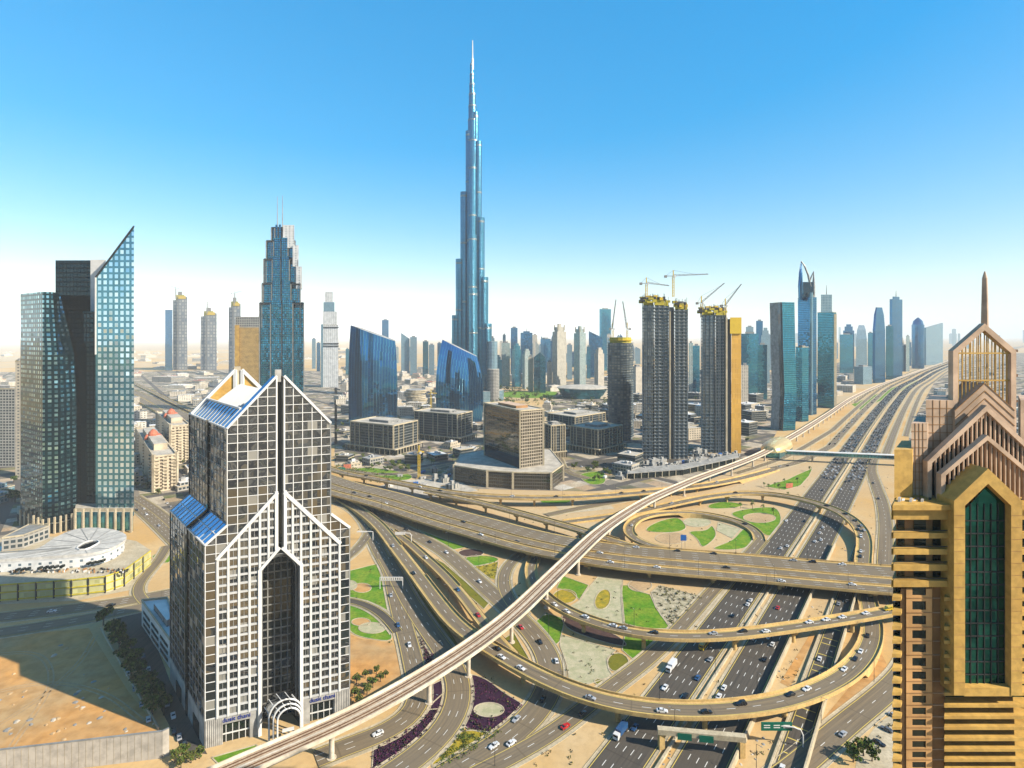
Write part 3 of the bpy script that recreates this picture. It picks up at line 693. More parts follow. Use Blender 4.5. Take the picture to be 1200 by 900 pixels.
for pts in ([(-60, 880), (30, 830), (90, 780), (112, 745)], [(-40, 820), (50, 800), (120, 812), (168, 846)], [(10, 880), (60, 800), (40, 765), (-30, 770)]):
    st = stations([P(x, y, .07) for x, y in pts], 4, 4); q = MB()
    for o in (-1, 1): ribbon(q, st, o - .35, o + .35, 0, 'sand')
    tag(q.build('dirt_track'), kind='structure')
# ------------------------------------------------------------------ facades
facade('f_teal', (.02, .14, .22), (.07, .38, .56), 3.2, 3.8, .2, .28, wmetal=.6, wrough=.15)
facade('f_teal_deep', (.01, .07, .11), (.05, .28, .40), 3.0, 3.8, .16, .3, wmetal=.6, wrough=.15)
facade('f_blue', (.015, .08, .16), (.05, .24, .46), 3.0, 3.8, .14, .25, wmetal=.6, wrough=.12)
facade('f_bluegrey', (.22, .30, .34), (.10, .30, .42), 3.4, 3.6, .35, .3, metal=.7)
facade('f_navy', (.01, .02, .035), (.025, .07, .11), 2.8, 3.8, .12, .25, wmetal=.5, wrough=.15)
facade('f_beige', (.62, .54, .42), (.10, .20, .22), 3.6, 3.4, .5, .45, metal=.4, rough=.15)
facade('f_beige2', (.68, .60, .48), (.05, .07, .08), 4.2, 3.4, .55, .5, metal=.3, rough=.2)
facade('f_cream', (.72, .66, .56), (.10, .12, .13), 5, 3.6, .5, .55, metal=.3, rough=.25)
facade('f_white', (.80, .80, .78), (.15, .2, .24), 6, 4, .7, .6, metal=.4, rough=.2)
facade('f_tealbeige', (.48, .50, .46), (.07, .32, .36), 4.0, 3.5, .42, .3, metal=.75)
facade('f_slot', (.03, .035, .04), (.012, .018, .024), 5, 4.6, .2, .3, metal=0, rough=.4, wrough=.7)
facade('f_podium', (.10, .09, .075), (.07, .065, .05), 2.4, 3.6, .1, .2, metal=.7, rough=.1)
facade('f_gold', (.66, .42, .12), (.05, .035, .015), 2.3, 2.6, .45, .42, metal=.5, rough=.2)
facade('f_goldclad', (.74, .44, .08), (.62, .34, .05), 2.4, 7, .08, .04, metal=.3, rough=.4)
facade('f_constr', (.03, .06, .085), (.012, .035, .055), 5.0, 4.6, .24, .3, metal=.5, rough=.2, glass2=(.34, .36, .33), lit=.9)
facade('f_balconies', (.36, .37, .35), (.02, .04, .05), 6.0, 4.6, .18, .36, metal=.4, rough=.2, glass2=(.10, .13, .14), lit=.9)
facade('f_constr_blue', (.04, .10, .15), (.015, .07, .12), 5.0, 4.6, .22, .28, metal=.6, rough=.12, glass2=(.22, .25, .25), lit=.7)
facade('f_office', (.15, .15, .14), (.03, .05, .06), 1.8, 3.9, .08, .28, metal=.6, rough=.08)
facade('f_bronze', (.26, .23, .18), (.20, .19, .165), 5.2, 3.6, .05, .1, metal=.93, rough=.04, glass2=(.12, .11, .09), tilt=.006, lit=.3)
facade('f_bronze_wall', (.40, .34, .25), (.12, .105, .08), 3.0, 3.6, .22, .28, metal=.7, rough=.12)
facade('f_park', (.012, .06, .085), (.42, .66, .70), 4.6, 4.0, .45, .42, metal=.95, rough=.03, wmetal=.85, wrough=.05, tilt=.05, glass2=(.03, .12, .16), lit=1.0)
facade('f_sail', (.17, .46, .58), (.90, .96, 1), 4.8, 5.2, .42, .36, metal=.9, rough=.05, wmetal=.85, wrough=.05, tilt=.04, lit=.5, glass2=(.25, .5, .6))
facade('f_dark_fins', (.012, .02, .028), (.022, .05, .065), 3.2, 4.2, .3, .3, metal=.97, rough=.06, wmetal=.97, wrough=.2)
facade('f_khalifa', (.05, .19, .28), (.07, .31, .47), 2.1, 3.4, .28, .2, metal=.85, rough=.22, wmetal=.75, wrough=.32, tilt=.04)
facade('f_khalifa_band', (.35, .40, .40), (.12, .18, .2), 2.1, 3.4, .4, .5, metal=.6, rough=.2, wmetal=.6, wrough=.3)
facade('f_address', (.02, .08, .12), (.04, .30, .47), 3.2, 3.7, .22, .3, metal=.9, tilt=.05, lit=.8, rough=.06, wmetal=.5, wrough=.2)
facade('f_plaza_blue', (.25, .55, .75), (.01, .17, .42), 5.2, 60, .2, .0, metal=.95, rough=.02, wmetal=.9, wrough=.1, tilt=.012, glass2=(.01, .07, .2))
facade('f_lowrise', (.60, .52, .40), (.10, .10, .09), 4.5, 3.6, .5, .55, metal=.1, rough=.4)
facade('f_lowgrey', (.40, .38, .34), (.05, .07, .08), 3.8, 3.6, .3, .4, metal=.4, rough=.2)
facade('f_garage', (.52, .50, .30), (.16, .16, .05), 3.0, 4.6, .08, .45, metal=0, rough=.6, glass2=(.42, .40, .18), lit=.8)
facade('f_balcony', (.66, .56, .40), (.12, .09, .06), 4.0, 3.4, .42, .38, metal=.2, rough=.3)
mirror('dusit_glass', (.27, .28, .285), .02, .95, .065, .10, blinds=True)
mirror('dusit_blue', (.06, .28, .55), .04, .9, .012, .1)
mirror('dusit_dark', (.05, .055, .055), .06, .8, .02, .2)
mirror('green_glass', (.015, .12, .09), .05, .85, .03, .35, (3, 3.4))
mirror('window_dark', (.03, .04, .035), .06, .7, .03, .5, (2, 3))
mirror('station_glass', (.10, .34, .40), .08, .8, .01, .2)
plain('white_mullion', (.80, .79, .76), .5, var=.05)
plain('lattice_stone', (.60, .60, .585), .6, var=.06, sc=.3)
plain('dusit_stone', (.50, .48, .44), .75, sc=.2)
plain('brown_clad', (.46, .24, .09), .65, sc=.15)
plain('tan_clad', (.76, .42, .16), .65, sc=.15)
plain('yellow_clad', (.72, .44, .11), .6, sc=.15, col2=(.58, .34, .08), fine=.8)
plain('terracotta', (.76, .53, .36), .7, sc=.2)
plain('gold_shell', (.74, .56, .26), .35, .35, sc=.08, var=.08)
plain('concrete_raw', (.40, .39, .36), .9, sc=.2)
plain('slab_edge', (.13, .16, .18), .8, sc=.05, col2=(.05, .08, .11))
plain('concrete_dim', (.30, .30, .29), .9, sc=.2)
plain('wall_panel', (.52, .47, .40), .8, sc=.05, var=.08, fine=.3)

# ------------------------------------------------------------------ building helpers
def V2(px, Y): return (X_(px, Y), Y)
def foot(x0, xc, x1, Y, ang, dep=30):
    """rectangle with its near corner seen at column xc, whose two visible walls end at columns x0 and x1"""
    a = R(ang); Xc = X_(xc, Y); res = []
    for d, x in (((-sin(a), cos(a)), x0), ((cos(a), sin(a)), x1)):
        t = (x - 600) / F; den = d[0] - t * d[1]
        l = (t * Y - Xc) / den if abs(den) > 1e-4 else dep
        res.append(l if 3 < l < 260 else dep)
    l, r = res; c = Vector((Xc, Y)); dl = Vector((-sin(a), cos(a))) * l; dr = Vector((cos(a), sin(a))) * r
    return [c, c + dr, c + dr + dl, c + dl]
def slab(x0, x1, Y0, dep, Y1=None, lean=1.0):
    """footprint with a straight front from column x0 to x1 and a back set off along the line of sight"""
    Y1 = Y1 or Y0; a, b = Vector(V2(x0, Y0)), Vector(V2(x1, Y1)); t = ((x0 + x1) / 2 - 600) / F * lean
    d = Vector((t, 1)) * dep
    return [a, b, b + d * .97, a + d * .97]
def cen(fp): return sum((Vector((p[0], p[1])) for p in fp), Vector((0, 0))) / len(fp)
def inset(fp, k):
    c = cen(fp); return [c + (Vector((p[0], p[1])) - c) * k for p in fp]
def along(a, b, t): return (a[0] + (b[0] - a[0]) * t, a[1] + (b[1] - a[1]) * t)
def new(name, label, cat, fp, group=None):
    c = cen(fp); return thing(name, label, cat, (c.x, c.y, 0), group)
def part(T, name, fn, smooth=False, label=None):
    m = MB(); fn(m); o = m.build(name, T, smooth)
    if label: o['label'] = label
    return o
def tower(name, label, cat, fp, z1, mat, roof='grey_roof', z0=0, group=None, plant=True, T=None, rim=True, seed=0):
    T = T or new(name, label, cat, fp, group); rr = random.Random(hash(name + str(round(fp[0][0]))) % 999 if not seed else seed)
    part(T, 'facade', lambda m: m.prism(fp, z0, z1, mat, roof))
    if plant:
        def pl(m):
            c = inset(fp, .45); m.prism(c, z1 + .02, z1 + 3.5, 'concrete_dim', roof)
            for k in range(3):
                q = along(along(fp[0], fp[1], rr.uniform(.2, .8)), along(fp[3 % len(fp)], fp[2 % len(fp)], rr.uniform(.2, .8)), rr.uniform(.15, .85))
                m.box((q[0], q[1], 0), (rr.uniform(2, 5), rr.uniform(2, 5), rr.uniform(1.5, 2.6)), 'grey_roof', rr.random(), z1 + .01)
        part(T, 'roof_plant', pl)
    if rim:
        def pr(m):
            for i in range(len(fp)):
                a, b = fp[i], fp[(i + 1) % len(fp)]; m.bar((a[0], a[1], z1 + .5), (b[0], b[1], z1 + .5), .5, 'concrete', 1.3)
        part(T, 'parapet', pr)
    return T
def loft(m, levels, mat, top=None):
    """levels: (z, footprint) with equal corner counts, or per-corner heights"""
    for (za, A), (zb, B) in zip(levels, levels[1:]):
        n = len(A); u = 0
        for i in range(n):
            j = (i + 1) % n; l = (Vector((A[j][0], A[j][1])) - Vector((A[i][0], A[i][1]))).length
            z = lambda zz, k: zz[k] if isinstance(zz, (list, tuple)) else zz
            q = [(A[i][0], A[i][1], z(za, i)), (A[j][0], A[j][1], z(za, j)), (B[j][0], B[j][1], z(zb, j)), (B[i][0], B[i][1], z(zb, i))]
            m.poly(q, mat, [(u, q[0][2]), (u + l, q[1][2]), (u + l, q[2][2]), (u, q[3][2])]); u += l
    zb, B = levels[-1]
    m.poly([(p[0], p[1], zb[k] if isinstance(zb, (list, tuple)) else zb) for k, p in enumerate(B)], top or mat)
def ring(cx, cy, r, n=14, ry=None, rot=0): return [(cx + r * cos(2 * pi * k / n + rot), cy + (ry or r) * sin(2 * pi * k / n + rot)) for k in range(n)]

# ------------------------------------------------------------------ the gabled glass tower in front
O = Vector((-124, 223.8)); U = Vector((52.5, 20.7)).normalized(); Vd = Vector((-.68, .73)).normalized()
DW, DD = 56.4, 60.0
def q3(u, v, z): p = O + U * u + Vd * v; return (p.x, p.y, z)
T = thing('gabled_tower', 'dark mirror glass tower with white grid gables and a tall arched recess', 'tower', (*(O + U * 28 + Vd * 30), 0))
MIRR = lambda u, s: u if s < 0 else DW - u
def profile_poly(m, pts, v, mat, flip=False):
    q = [q3(u, v, z) for u, z in pts]; uv = [(u, z) for u, z in pts]
    m.poly(q[::-1] if flip else q, mat, uv[::-1] if flip else uv)
def dglass(m):
    left = [(0, 11), (20.2, 11), (20.2, 69), (26.8, 75.6), (26.8, 149.4), (8, 128.5), (8, 89), (0, 82)]
    profile_poly(m, left, 0, 'dusit_glass'); profile_poly(m, [(DW - u, z) for u, z in left], 0, 'dusit_glass', True)
    full = [(0, 0), (DW, 0), (DW, 82), (48.4, 89), (48.4, 128.5), (28.2, 151), (8, 128.5), (8, 89), (0, 82)]
    profile_poly(m, full, DD, 'dusit_glass', True)
    for s in (-1, 1):                                                   # sides
        def sd(u, z0, z1, mat, u2=None):
            u2 = u if u2 is None else u2
            q = [q3(MIRR(u, s), DD, z0), q3(MIRR(u, s), 0, z0), q3(MIRR(u2, s), 0, z1), q3(MIRR(u2, s), DD, z1)]
            uv = [(DD, z0), (0, z0), (0, z1), (DD, z1)]
            m.poly(q if s < 0 else q[::-1], mat, uv if s < 0 else uv[::-1])
        sd(0, 11, 82, 'dusit_glass'); sd(8, 89, 128.5, 'dusit_glass'); sd(0, 82, 89, 'dusit_blue', 8)
        for v0, v1 in ((0, 5), (55, 60)):                               # the two raised gable walls
            a = [q3(MIRR(8, s), v1, 128.5), q3(MIRR(8, s), v0, 128.5), q3(MIRR(26.8, s), v0, 149.4), q3(MIRR(26.8, s), v1, 149.4)]
            m.poly(a if s < 0 else a[::-1], 'white_mullion' if v0 else 'dusit_blue')
        b_ = [q3(MIRR(8, s), 55, 128.4), q3(MIRR(8, s), 5, 128.4), q3(MIRR(14.5, s), 5, 135.6), q3(MIRR(14.5, s), 55, 135.6)]
        m.poly(b_ if s < 0 else b_[::-1], 'dusit_blue')
part(T, 'glass', dglass)
def droof(m):
    for s in (-1, 1):
        a = [q3(MIRR(14.5, s), 55, 131), q3(MIRR(14.5, s), 5, 131), q3(28.2, 5, 142), q3(28.2, 55, 142)]
        m.poly(a if s < 0 else a[::-1], 'white_roof')
        for k in range(26):
            v = 6 + k * 1.9; m.bar(q3(MIRR(14.6, s), v, 131.3), q3(28.2, v, 142.3), .7, 'white_mullion', .7)
        e = [q3(MIRR(14.5, s), 5, 135.6), q3(MIRR(14.5, s), 55, 135.6), q3(MIRR(14.5, s), 55, 131), q3(MIRR(14.5, s), 5, 131)]
        m.poly(e, 'white_mullion')
        for v in (5, 55):                                               # inner faces of the gables
            g = [q3(MIRR(8, s), v, 128.5), q3(MIRR(26.8, s), v, 128.5), q3(MIRR(26.8, s), v, 149.4)]
            m.poly(g, 'yellow_clad' if v > 9 else 'dusit_stone')
        m.bar(q3(MIRR(8, s), 54.8, 128.9), q3(MIRR(26.8, s), 54.8, 149.6), 1.6, 'white_mullion', 1.4)
        m.bar(q3(MIRR(26.6, s), 54.6, 128.9), q3(MIRR(26.6, s), 54.6, 149.6), 1.4, 'white_mullion', 1.4)
        m.bar(q3(MIRR(8, s), 54.6, 129), q3(MIRR(26.8, s), 54.6, 137), .9, 'white_mullion', .9)
    m.box(q3(28.2, 57, 0), (2.6, 4, 22), 'beige_wall', atan2(U.y, U.x), 129)
part(T, 'skylight_roof', droof)
def dslot(m):
    for z0, z1 in ((76, 152.4),):
        a = [q3(26.8, 2.5, z0), q3(29.6, 2.5, z0), q3(29.6, 2.5, z1 - 3), q3(26.8, 2.5, z1 - 3)]
        m.poly(a, 'dusit_dark')
        for u, f in ((26.8, 1), (29.6, 0)):
            b_ = [q3(u, 0, z0 - .5), q3(u, 2.5, z0 - .5), q3(u, 2.5, 149.4), q3(u, 0, 149.4)]
            m.poly(b_ if f else b_[::-1], 'dusit_stone')
    m.box(q3(28.2, 2.6, 0), (2.4, 4, 5), 'dusit_stone', atan2(U.y, U.x), 147)
    for s in (-1, 1):
        for u, z0, z1 in ((0, 0, 82), (8, 89, 129)):
            c = q3(MIRR(u, s), 27.5, 0); m.box(c, (1.2, 2.6, z1 - z0), 'dusit_dark', atan2(Vd.y, Vd.x) - pi / 2, z0)
        m.bar(q3(MIRR(-.1, s), 27.5, 82.4), q3(MIRR(8, s), 27.5, 89.4), 2.4, 'dusit_dark', .8)
part(T, 'service_slot', dslot)
top_l = lambda u: 76 + (u - 4.5) * 24 / 22.3
bot_l = lambda u: 11 if u < 20.3 else 69 + (u - 20.2) * 8 / 7.4
ROWS = [11.4 + 3.55 * k for k in range(40)]
def dlattice(m):
    ed = [4.5, 8.42, 12.35, 16.27, 20.2, 23.5, 26.4]
    for s in (-1, 1):
        for u in ed:
            m.bar(q3(MIRR(u, s), -.25, bot_l(u)), q3(MIRR(u, s), -.25, top_l(u)), .9, 'lattice_stone', .7, up=(Vd.x, Vd.y, 0))
        for z in ROWS:
            if z > 99: break
            u0 = max(4.5, 4.5 + (z - 76) * 22.3 / 24); u1 = 20.2 if z < 69 else min(26.4, 20.2 + (z - 69) * 7.4 / 8)
            if u1 - u0 > .5: m.bar(q3(MIRR(u0, s), -.22, z), q3(MIRR(u1, s), -.22, z), .5, 'lattice_stone', .8)
        for a, b_ in zip(ed, ed[1:]):                                   # the thin cross bars of the sashes
            u = (a + b_) / 2; m.bar(q3(MIRR(u, s), -.05, bot_l(u)), q3(MIRR(u, s), -.05, top_l(u) - .5), .2, 'steel', .16, up=(Vd.x, Vd.y, 0))
        m.bar(q3(MIRR(4.1, s), -.5, 75.6), q3(MIRR(26.9, s), -.5, 100.4), 1.0, 'white_mullion', 1.3)
        m.bar(q3(MIRR(20.0, s), -.5, 68.6), q3(MIRR(27.7, s), -.5, 77.2), 1.0, 'white_mullion', 1.2)
        m.bar(q3(MIRR(26.5, s), -.4, 76.5), q3(MIRR(26.5, s), -.4, 101), 1.2, 'white_mullion', 1.0, up=(Vd.x, Vd.y, 0))
        m.bar(q3(MIRR(20.1, s), -.4, 0), q3(MIRR(20.1, s), -.4, 69), 1.3, 'white_mullion', 1.0, up=(Vd.x, Vd.y, 0))
part(T, 'white_lattice', dlattice)
def dmull(m):
    topu = lambda u: 82 + u * 7 / 8 if u < 8 else 128.5 + (u - 8) * 20.9 / 18.8
    for s in (-1, 1):
        for u in (0.15, 4.0, 8.1, 11.9, 15.7, 19.5, 23.2, 26.7):
            z0 = 11 if u < 4.4 else top_l(max(u, 4.5))
            m.bar(q3(MIRR(u, s), -.1, z0), q3(MIRR(u, s), -.1, topu(u)), .24 if u < 26 else .6, 'white_mullion', .3, up=(Vd.x, Vd.y, 0))
        for z in [11.4 + 3.7 * k for k in range(38)]:
            lo = 0 if z < 82 else (max(0, (z - 82) * 8 / 7) if z < 89 else (8 if z < 128.5 else 8 + (z - 128.5) * 18.8 / 20.9))
            hi = 4.5 if z < 76 else (min(26.8, 4.5 + (z - 76) * 22.3 / 24))
            if hi - lo > .4: m.bar(q3(MIRR(lo, s), -.09, z), q3(MIRR(hi, s), -.09, z), .2, 'white_mullion', .24)
        for a, b_ in (((0, 82), (8, 89)), ((8, 128.6), (26.8, 149.6))): m.bar(q3(MIRR(a[0], s), -.25, a[1]), q3(MIRR(b_[0], s), -.25, b_[1]), .9, 'white_mullion', .9)
        for u, z0, z1 in ((0, 11, 82), (8, 89, 128.5)):                 # side wall grid
            for k in range(14):
                v = DD / 13 * k; m.bar(q3(MIRR(u - .08, s), v, z0), q3(MIRR(u - .08, s), v, z1), .16 if 0 < k < 13 else .6, 'steel', .16)
            z = z0 + .4
            while z < z1: m.bar(q3(MIRR(u - .07, s), 0, z), q3(MIRR(u - .07, s), DD, z), .14, 'steel', .18); z += 3.7
            m.bar(q3(MIRR(u, s), 0, z1), q3(MIRR(u, s), DD, z1), .7, 'white_mullion', .6)
        for k in range(14):
            v = DD / 13 * k; m.bar(q3(MIRR(0, s), v, 82.15), q3(MIRR(8, s), v, 89.15), .26, 'white_mullion', .2)
        m.bar(q3(MIRR(4, s), 0, 85.7), q3(MIRR(4, s), DD, 85.7), .3, 'white_mullion', .25)
        for k in range(12):
            v = 5 + 50 / 11 * k; m.bar(q3(MIRR(8, s), v, 128.7), q3(MIRR(14.5, s), v, 135.8), .4, 'white_mullion', .25)
        m.bar(q3(MIRR(14.5, s), 5, 135.9), q3(MIRR(14.5, s), 55, 135.9), .8, 'white_mullion', .8)
part(T, 'mullion_grid', dmull)
def darch(m):
    cu, r, zs = 28.2, 8.0, 66.5
    arc = [(cu - r * cos(a), zs + r * sin(a)) for a in [pi * k / 16 for k in range(17)]]
    path = [(20.2, 0)] + arc + [(36.2, 0)]
    for (u0, z0), (u1, z1) in zip(path, path[1:]):
        m.poly([q3(u0, 0, z0), q3(u0, 11, z0), q3(u1, 11, z1), q3(u1, 0, z1)][::-1], 'dusit_dark', [(0, z0), (11, z0), (11, z1), (0, z1)])
    profile_poly(m, [(20.2, 0), (36.2, 0)] + arc[::-1], 11, 'dusit_dark')
    for k in range(16):                                                 # spandrel between the round vault and the pointed frame
        (u0, z0), (u1, z1) = arc[k], arc[k + 1]
        pk = lambda u: 69 + (8 - abs(u - cu)) * 8.2 / 8
        m.poly([q3(u0, .05, z0), q3(u1, .05, z1), q3(u1, .05, max(pk(u1), z1)), q3(u0, .05, max(pk(u0), z0))], 'dusit_dark')
    for k in range(6): m.bar(q3(21.5 + k * 2.68, 10.9, 0), q3(21.5 + k * 2.68, 10.9, zs + (8 - abs(21.5 + k * 2.68 - cu)) * .75 + 1), .5, 'steel', .3, up=(Vd.x, Vd.y, 0))
    for k in range(20): m.bar(q3(20.3, 10.9, 3 + 3.55 * k), q3(36.1, 10.9, 3 + 3.55 * k), .3, 'steel', .5)
    for d in (0, .7, 1.4):
        m.tube([q3(cu - (r - d) * cos(a), -.1 + d, zs + (r - d) * sin(a)) for a in [pi * k / 16 for k in range(17)]], .22, 'steel', 6)
        for sg in (-1, 1): m.tube([q3(cu + sg * (r - d), -.1 + d, 4), q3(cu + sg * (r - d), -.1 + d, zs)], .22, 'steel', 6)
part(T, 'arched_recess', darch)
def dbase(m):
    for s in (-1, 1):
        def fr(u0, u1, z0, z1, v=-.15):
            q = [q3(MIRR(u0, s), v, z0), q3(MIRR(u1, s), v, z0), q3(MIRR(u1, s), v, z1), q3(MIRR(u0, s), v, z1)]
            m.poly(q if s < 0 else q[::-1], 'dusit_stone')
        fr(0, 6.5, 0, 11.2); fr(6.5, 16.5, 8, 11.2); fr(16.5, 20.2, 0, 11.2)
        sides = [q3(MIRR(-.15, s), DD, 0), q3(MIRR(-.15, s), 0, 0), q3(MIRR(-.15, s), 0, 11.2), q3(MIRR(-.15, s), DD, 11.2)]
        m.poly(sides if s < 0 else sides[::-1], 'dusit_stone')
        for k in range(9): m.bar(q3(MIRR(.5 + k * .7, s), -.25, 0), q3(MIRR(.5 + k * .7, s), -.25, 11), .3, 'dusit_stone', .2, up=(Vd.x, Vd.y, 0))
        for v in (12, 42): m.box(q3(MIRR(-.2, s), v, 0), (.5, 9, 6.5), 'dusit_dark', atan2(Vd.y, Vd.x) - pi / 2, 0)
SB = part(T, 'stone_base', dbase)
def dshop(m, s):
    if 1:
        q = [q3(MIRR(6.5, s), 1.2, 0), q3(MIRR(16.5, s), 1.2, 0), q3(MIRR(16.5, s), 1.2, 8), q3(MIRR(6.5, s), 1.2, 8)]
        m.poly(q if s < 0 else q[::-1], 'window_dark')
        for u in (6.5, 16.5):
            a = [q3(MIRR(u, s), -.1, 0), q3(MIRR(u, s), 1.2, 0), q3(MIRR(u, s), 1.2, 8), q3(MIRR(u, s), -.1, 8)]; m.poly(a, 'dusit_stone')
        for k in range(4): m.bar(q3(MIRR(8 + k * 2.4, s), 1.1, 0), q3(MIRR(8 + k * 2.4, s), 1.1, 8), .25, 'white_mullion', .2)
        m.bar(q3(MIRR(6.5, s), 1.05, 3.4), q3(MIRR(16.5, s), 1.05, 3.4), .2, 'white_mullion', .5)
for s_ in (-1, 1): part(SB, 'shop_window', lambda m: dshop(m, s_))
def dcanopy(m):
    cu = 28.2
    def arcp(r, v, h): return [q3(cu - r, v, 0)] + [q3(cu - r * cos(a), v, h + r * sin(a)) for a in [pi * k / 12 for k in range(13)]] + [q3(cu + r, v, 0)]
    for r, v in ((6.4, -6), (5.4, -8), (4.4, -9.4)):
        m.tube(arcp(r, v, 9.5), .38, 'white_mullion', 8)
        A, B = arcp(r, v, 9.5), arcp(r, v + 6 if r > 6 else v + 2.2, 9.5)
        for i in range(1, len(A) - 2): m.poly([A[i], B[i], B[i + 1], A[i + 1]][::-1], 'dusit_glass')
        for i in range(2, len(A) - 2, 2): m.bar(A[i], B[i], .25, 'white_mullion')
    m.box(q3(cu, -8.6, 0), (4.5, 1.5, .5), 'white_mullion', atan2(U.y, U.x), 4.5)
part(T, 'entrance_canopy', dcanopy)
plain('sign_letters', (.01, .03, .28), .4, var=.02)
def lettering(txt, parent, pos, size, rz, mat, name='lettering', tilt=90, ext=.08):
    c = bpy.data.curves.new(name, 'FONT'); c.body = txt; c.size = size; c.align_x = 'CENTER'; c.extrude = ext; c.materials.append(MATS[mat]); c.resolution_u = 3
    o = bpy.data.objects.new(name, c); C.objects.link(o); o.rotation_euler = (R(tilt), 0, rz); pl = ORIG.get(parent.name, (0, 0, 0))
    o.location = (pos[0] - pl[0], pos[1] - pl[1], pos[2] - pl[2]); o.parent = parent
    bpy.context.view_layer.update(); me = bpy.data.meshes.new_from_object(o.evaluated_get(bpy.context.evaluated_depsgraph_get())); me.name = name
    n = bpy.data.objects.new(name, me); C.objects.link(n); n.rotation_euler = o.rotation_euler; n.location = o.location; n.parent = parent; bpy.data.objects.remove(o); return n
lettering('dusit thani', SB, q3(11.5, -.35, 8.9), 2.5, atan2(U.y, U.x), 'sign_letters')
lettering('dusit thani', SB, q3(DW - 11.5, -.35, 8.9), 2.5, atan2(U.y, U.x), 'sign_letters')

# ------------------------------------------------------------------ the golden gabled tower close on the right
TY = 100.0; SC = TY / F
T = thing('golden_tower', 'ornate ochre tower with stacked gables, green glass bay and slender spire, nearest on the right', 'tower', (X_(1157, TY), 142, 0))
def bx(m, x0, x1, yt, yb, Y, th, mat):
    """a block whose front face fills this part of the elevation at depth Y"""
    a, b = X_(x0, Y), X_(x1, Y); z0, z1 = Z_(yb, Y), Z_(yt, Y)
    k = th * .857; m.prism([(a, Y), (b, Y), (b + k, Y + th), (a + k, Y + th)], z0, z1, mat, mat, True)
def mir(x0, x1): return (2314 - x1, 2314 - x0)
FL = [692.6, 709.6, 726.7, 743.7, 759.6, 775.9, 791.8, 805.5, 819.5, 833.5, 846.7, 859.2, 872.5, 884.5, 896.5]
while FL[-1] < 1215: FL.append(FL[-1] + 12)
BAND5 = [(592, 609), (624, 631), (643, 650), (661, 669), (680, 688)]
def both(f):
    f(lambda a, b: (a, b)); f(mir)
part(T, 'core_wall', lambda m: (bx(m, 1050, 1264, 597, 1226, TY + 1.6, 32, 'brown_clad'), both(lambda k: bx(m, *k(1046, 1130), 592, 598, TY - .9, 35, 'yellow_clad'))))
def obal(m):
    def f(k):
        for yt, yb in BAND5:
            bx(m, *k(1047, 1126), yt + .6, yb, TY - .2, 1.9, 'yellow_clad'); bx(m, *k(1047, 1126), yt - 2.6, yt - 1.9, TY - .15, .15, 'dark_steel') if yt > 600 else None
            x0, x1 = k(1047, 1058); 
            bx(m, *k(1044.5, 1048), yt, yb, TY + .2, 10, 'yellow_clad')
        y = 697
        for a, b in zip(FL, FL[1:]):
            h = (b - a); bx(m, *k(1045.5, 1056), a + h * .42, a + h * .68, TY - .6, 8, 'yellow_clad')
            bx(m, *k(1106.5, 1125 if a < 800 else 1157), a + h * .44, a + h * .70, TY - .8, 2.4, 'yellow_clad')
    both(f)
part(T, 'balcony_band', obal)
def owin(m):
    def f(k):
        for (a, b), (c, d) in zip(BAND5, BAND5[1:]):
            for x0, x1 in ((1052, 1060), (1071, 1085), (1093, 1106), (1112, 1123)): bx(m, *k(x0, x1), b, c, TY + 1.45, .3, 'window_dark')
        for a, b in zip(FL, FL[1:]):
            h = b - a
            bx(m, *k(1069, 1085), a - h * .30, a + h * .30, TY + .35, .6, 'window_dark')
            bx(m, *k(1108, 1126 if a < 800 else 1157), a - h * .24, a + h * .42, TY + 1.3, .5, 'window_dark' if a < 800 else 'green_glass')
            bx(m, *k(1046.5, 1055), a - h * .26, a + h * .38, TY + 1.2, .6, 'window_dark')
    both(f)
part(T, 'window', owin)
def obay(m):
    def f(k):
        bx(m, *k(1062, 1069), 690, 1226, TY + .2, 2.5, 'tan_clad'); bx(m, *k(1085, 1092), 690, 1226, TY + .2, 2.5, 'tan_clad')
        for a, b in zip(FL, FL[1:]):
            h = b - a; bx(m, *k(1069, 1085), a + h * .30, b - h * .30, TY + .21, 2.4, 'tan_clad')
            bx(m, *k(1062, 1092), a + h * .47, a + h * .52, TY + .12, .4, 'brown_clad')
            bx(m, *k(1092.5, 1106), a + h * .47, a + h * .52, TY + 1.5, .4, 'terracotta')
        bx(m, *k(1055.5, 1062), 690, 1226, TY + .5, 2, 'brown_clad')
    both(f)
part(T, 'window_bay', obay)
def gable(m, Y, apex, knee, foot_y, th, dep, mat):
    """an inverted V with legs: apex and knee given in elevation, th = frame breadth in px"""
    ax, ay = apex; kx, ky = knee; sl = (ky - ay) / (ax - kx)
    v = th * sqrt(1 + sl * sl)
    for s in (0, 1):
        f = (lambda x: x) if s == 0 else (lambda x: 2 * ax - x)
        outer = [(ax, ay), (kx, ky), (kx, foot_y)]; inner = [(kx + th, foot_y), (kx + th, ky + v - th * sl), (ax, ay + v)]
        pts = [(f(x), y) for x, y in outer + inner]
        fr = [(X_(x, Y), Y, Z_(y, Y)) for x, y in pts]; bk = [(x, Y + dep, z) for x, _, z in fr]
        quads = [(0, 1, 4, 5), (1, 2, 3, 4)]
        for q in quads:
            q = q if s == 0 else q[::-1]
            m.poly([fr[i] for i in q], mat); m.poly([bk[i] for i in q[::-1]], mat)
        for i in range(6):
            j = (i + 1) % 6; q = [fr[i], bk[i], bk[j], fr[j]]; m.poly(q if s == 0 else q[::-1], mat)
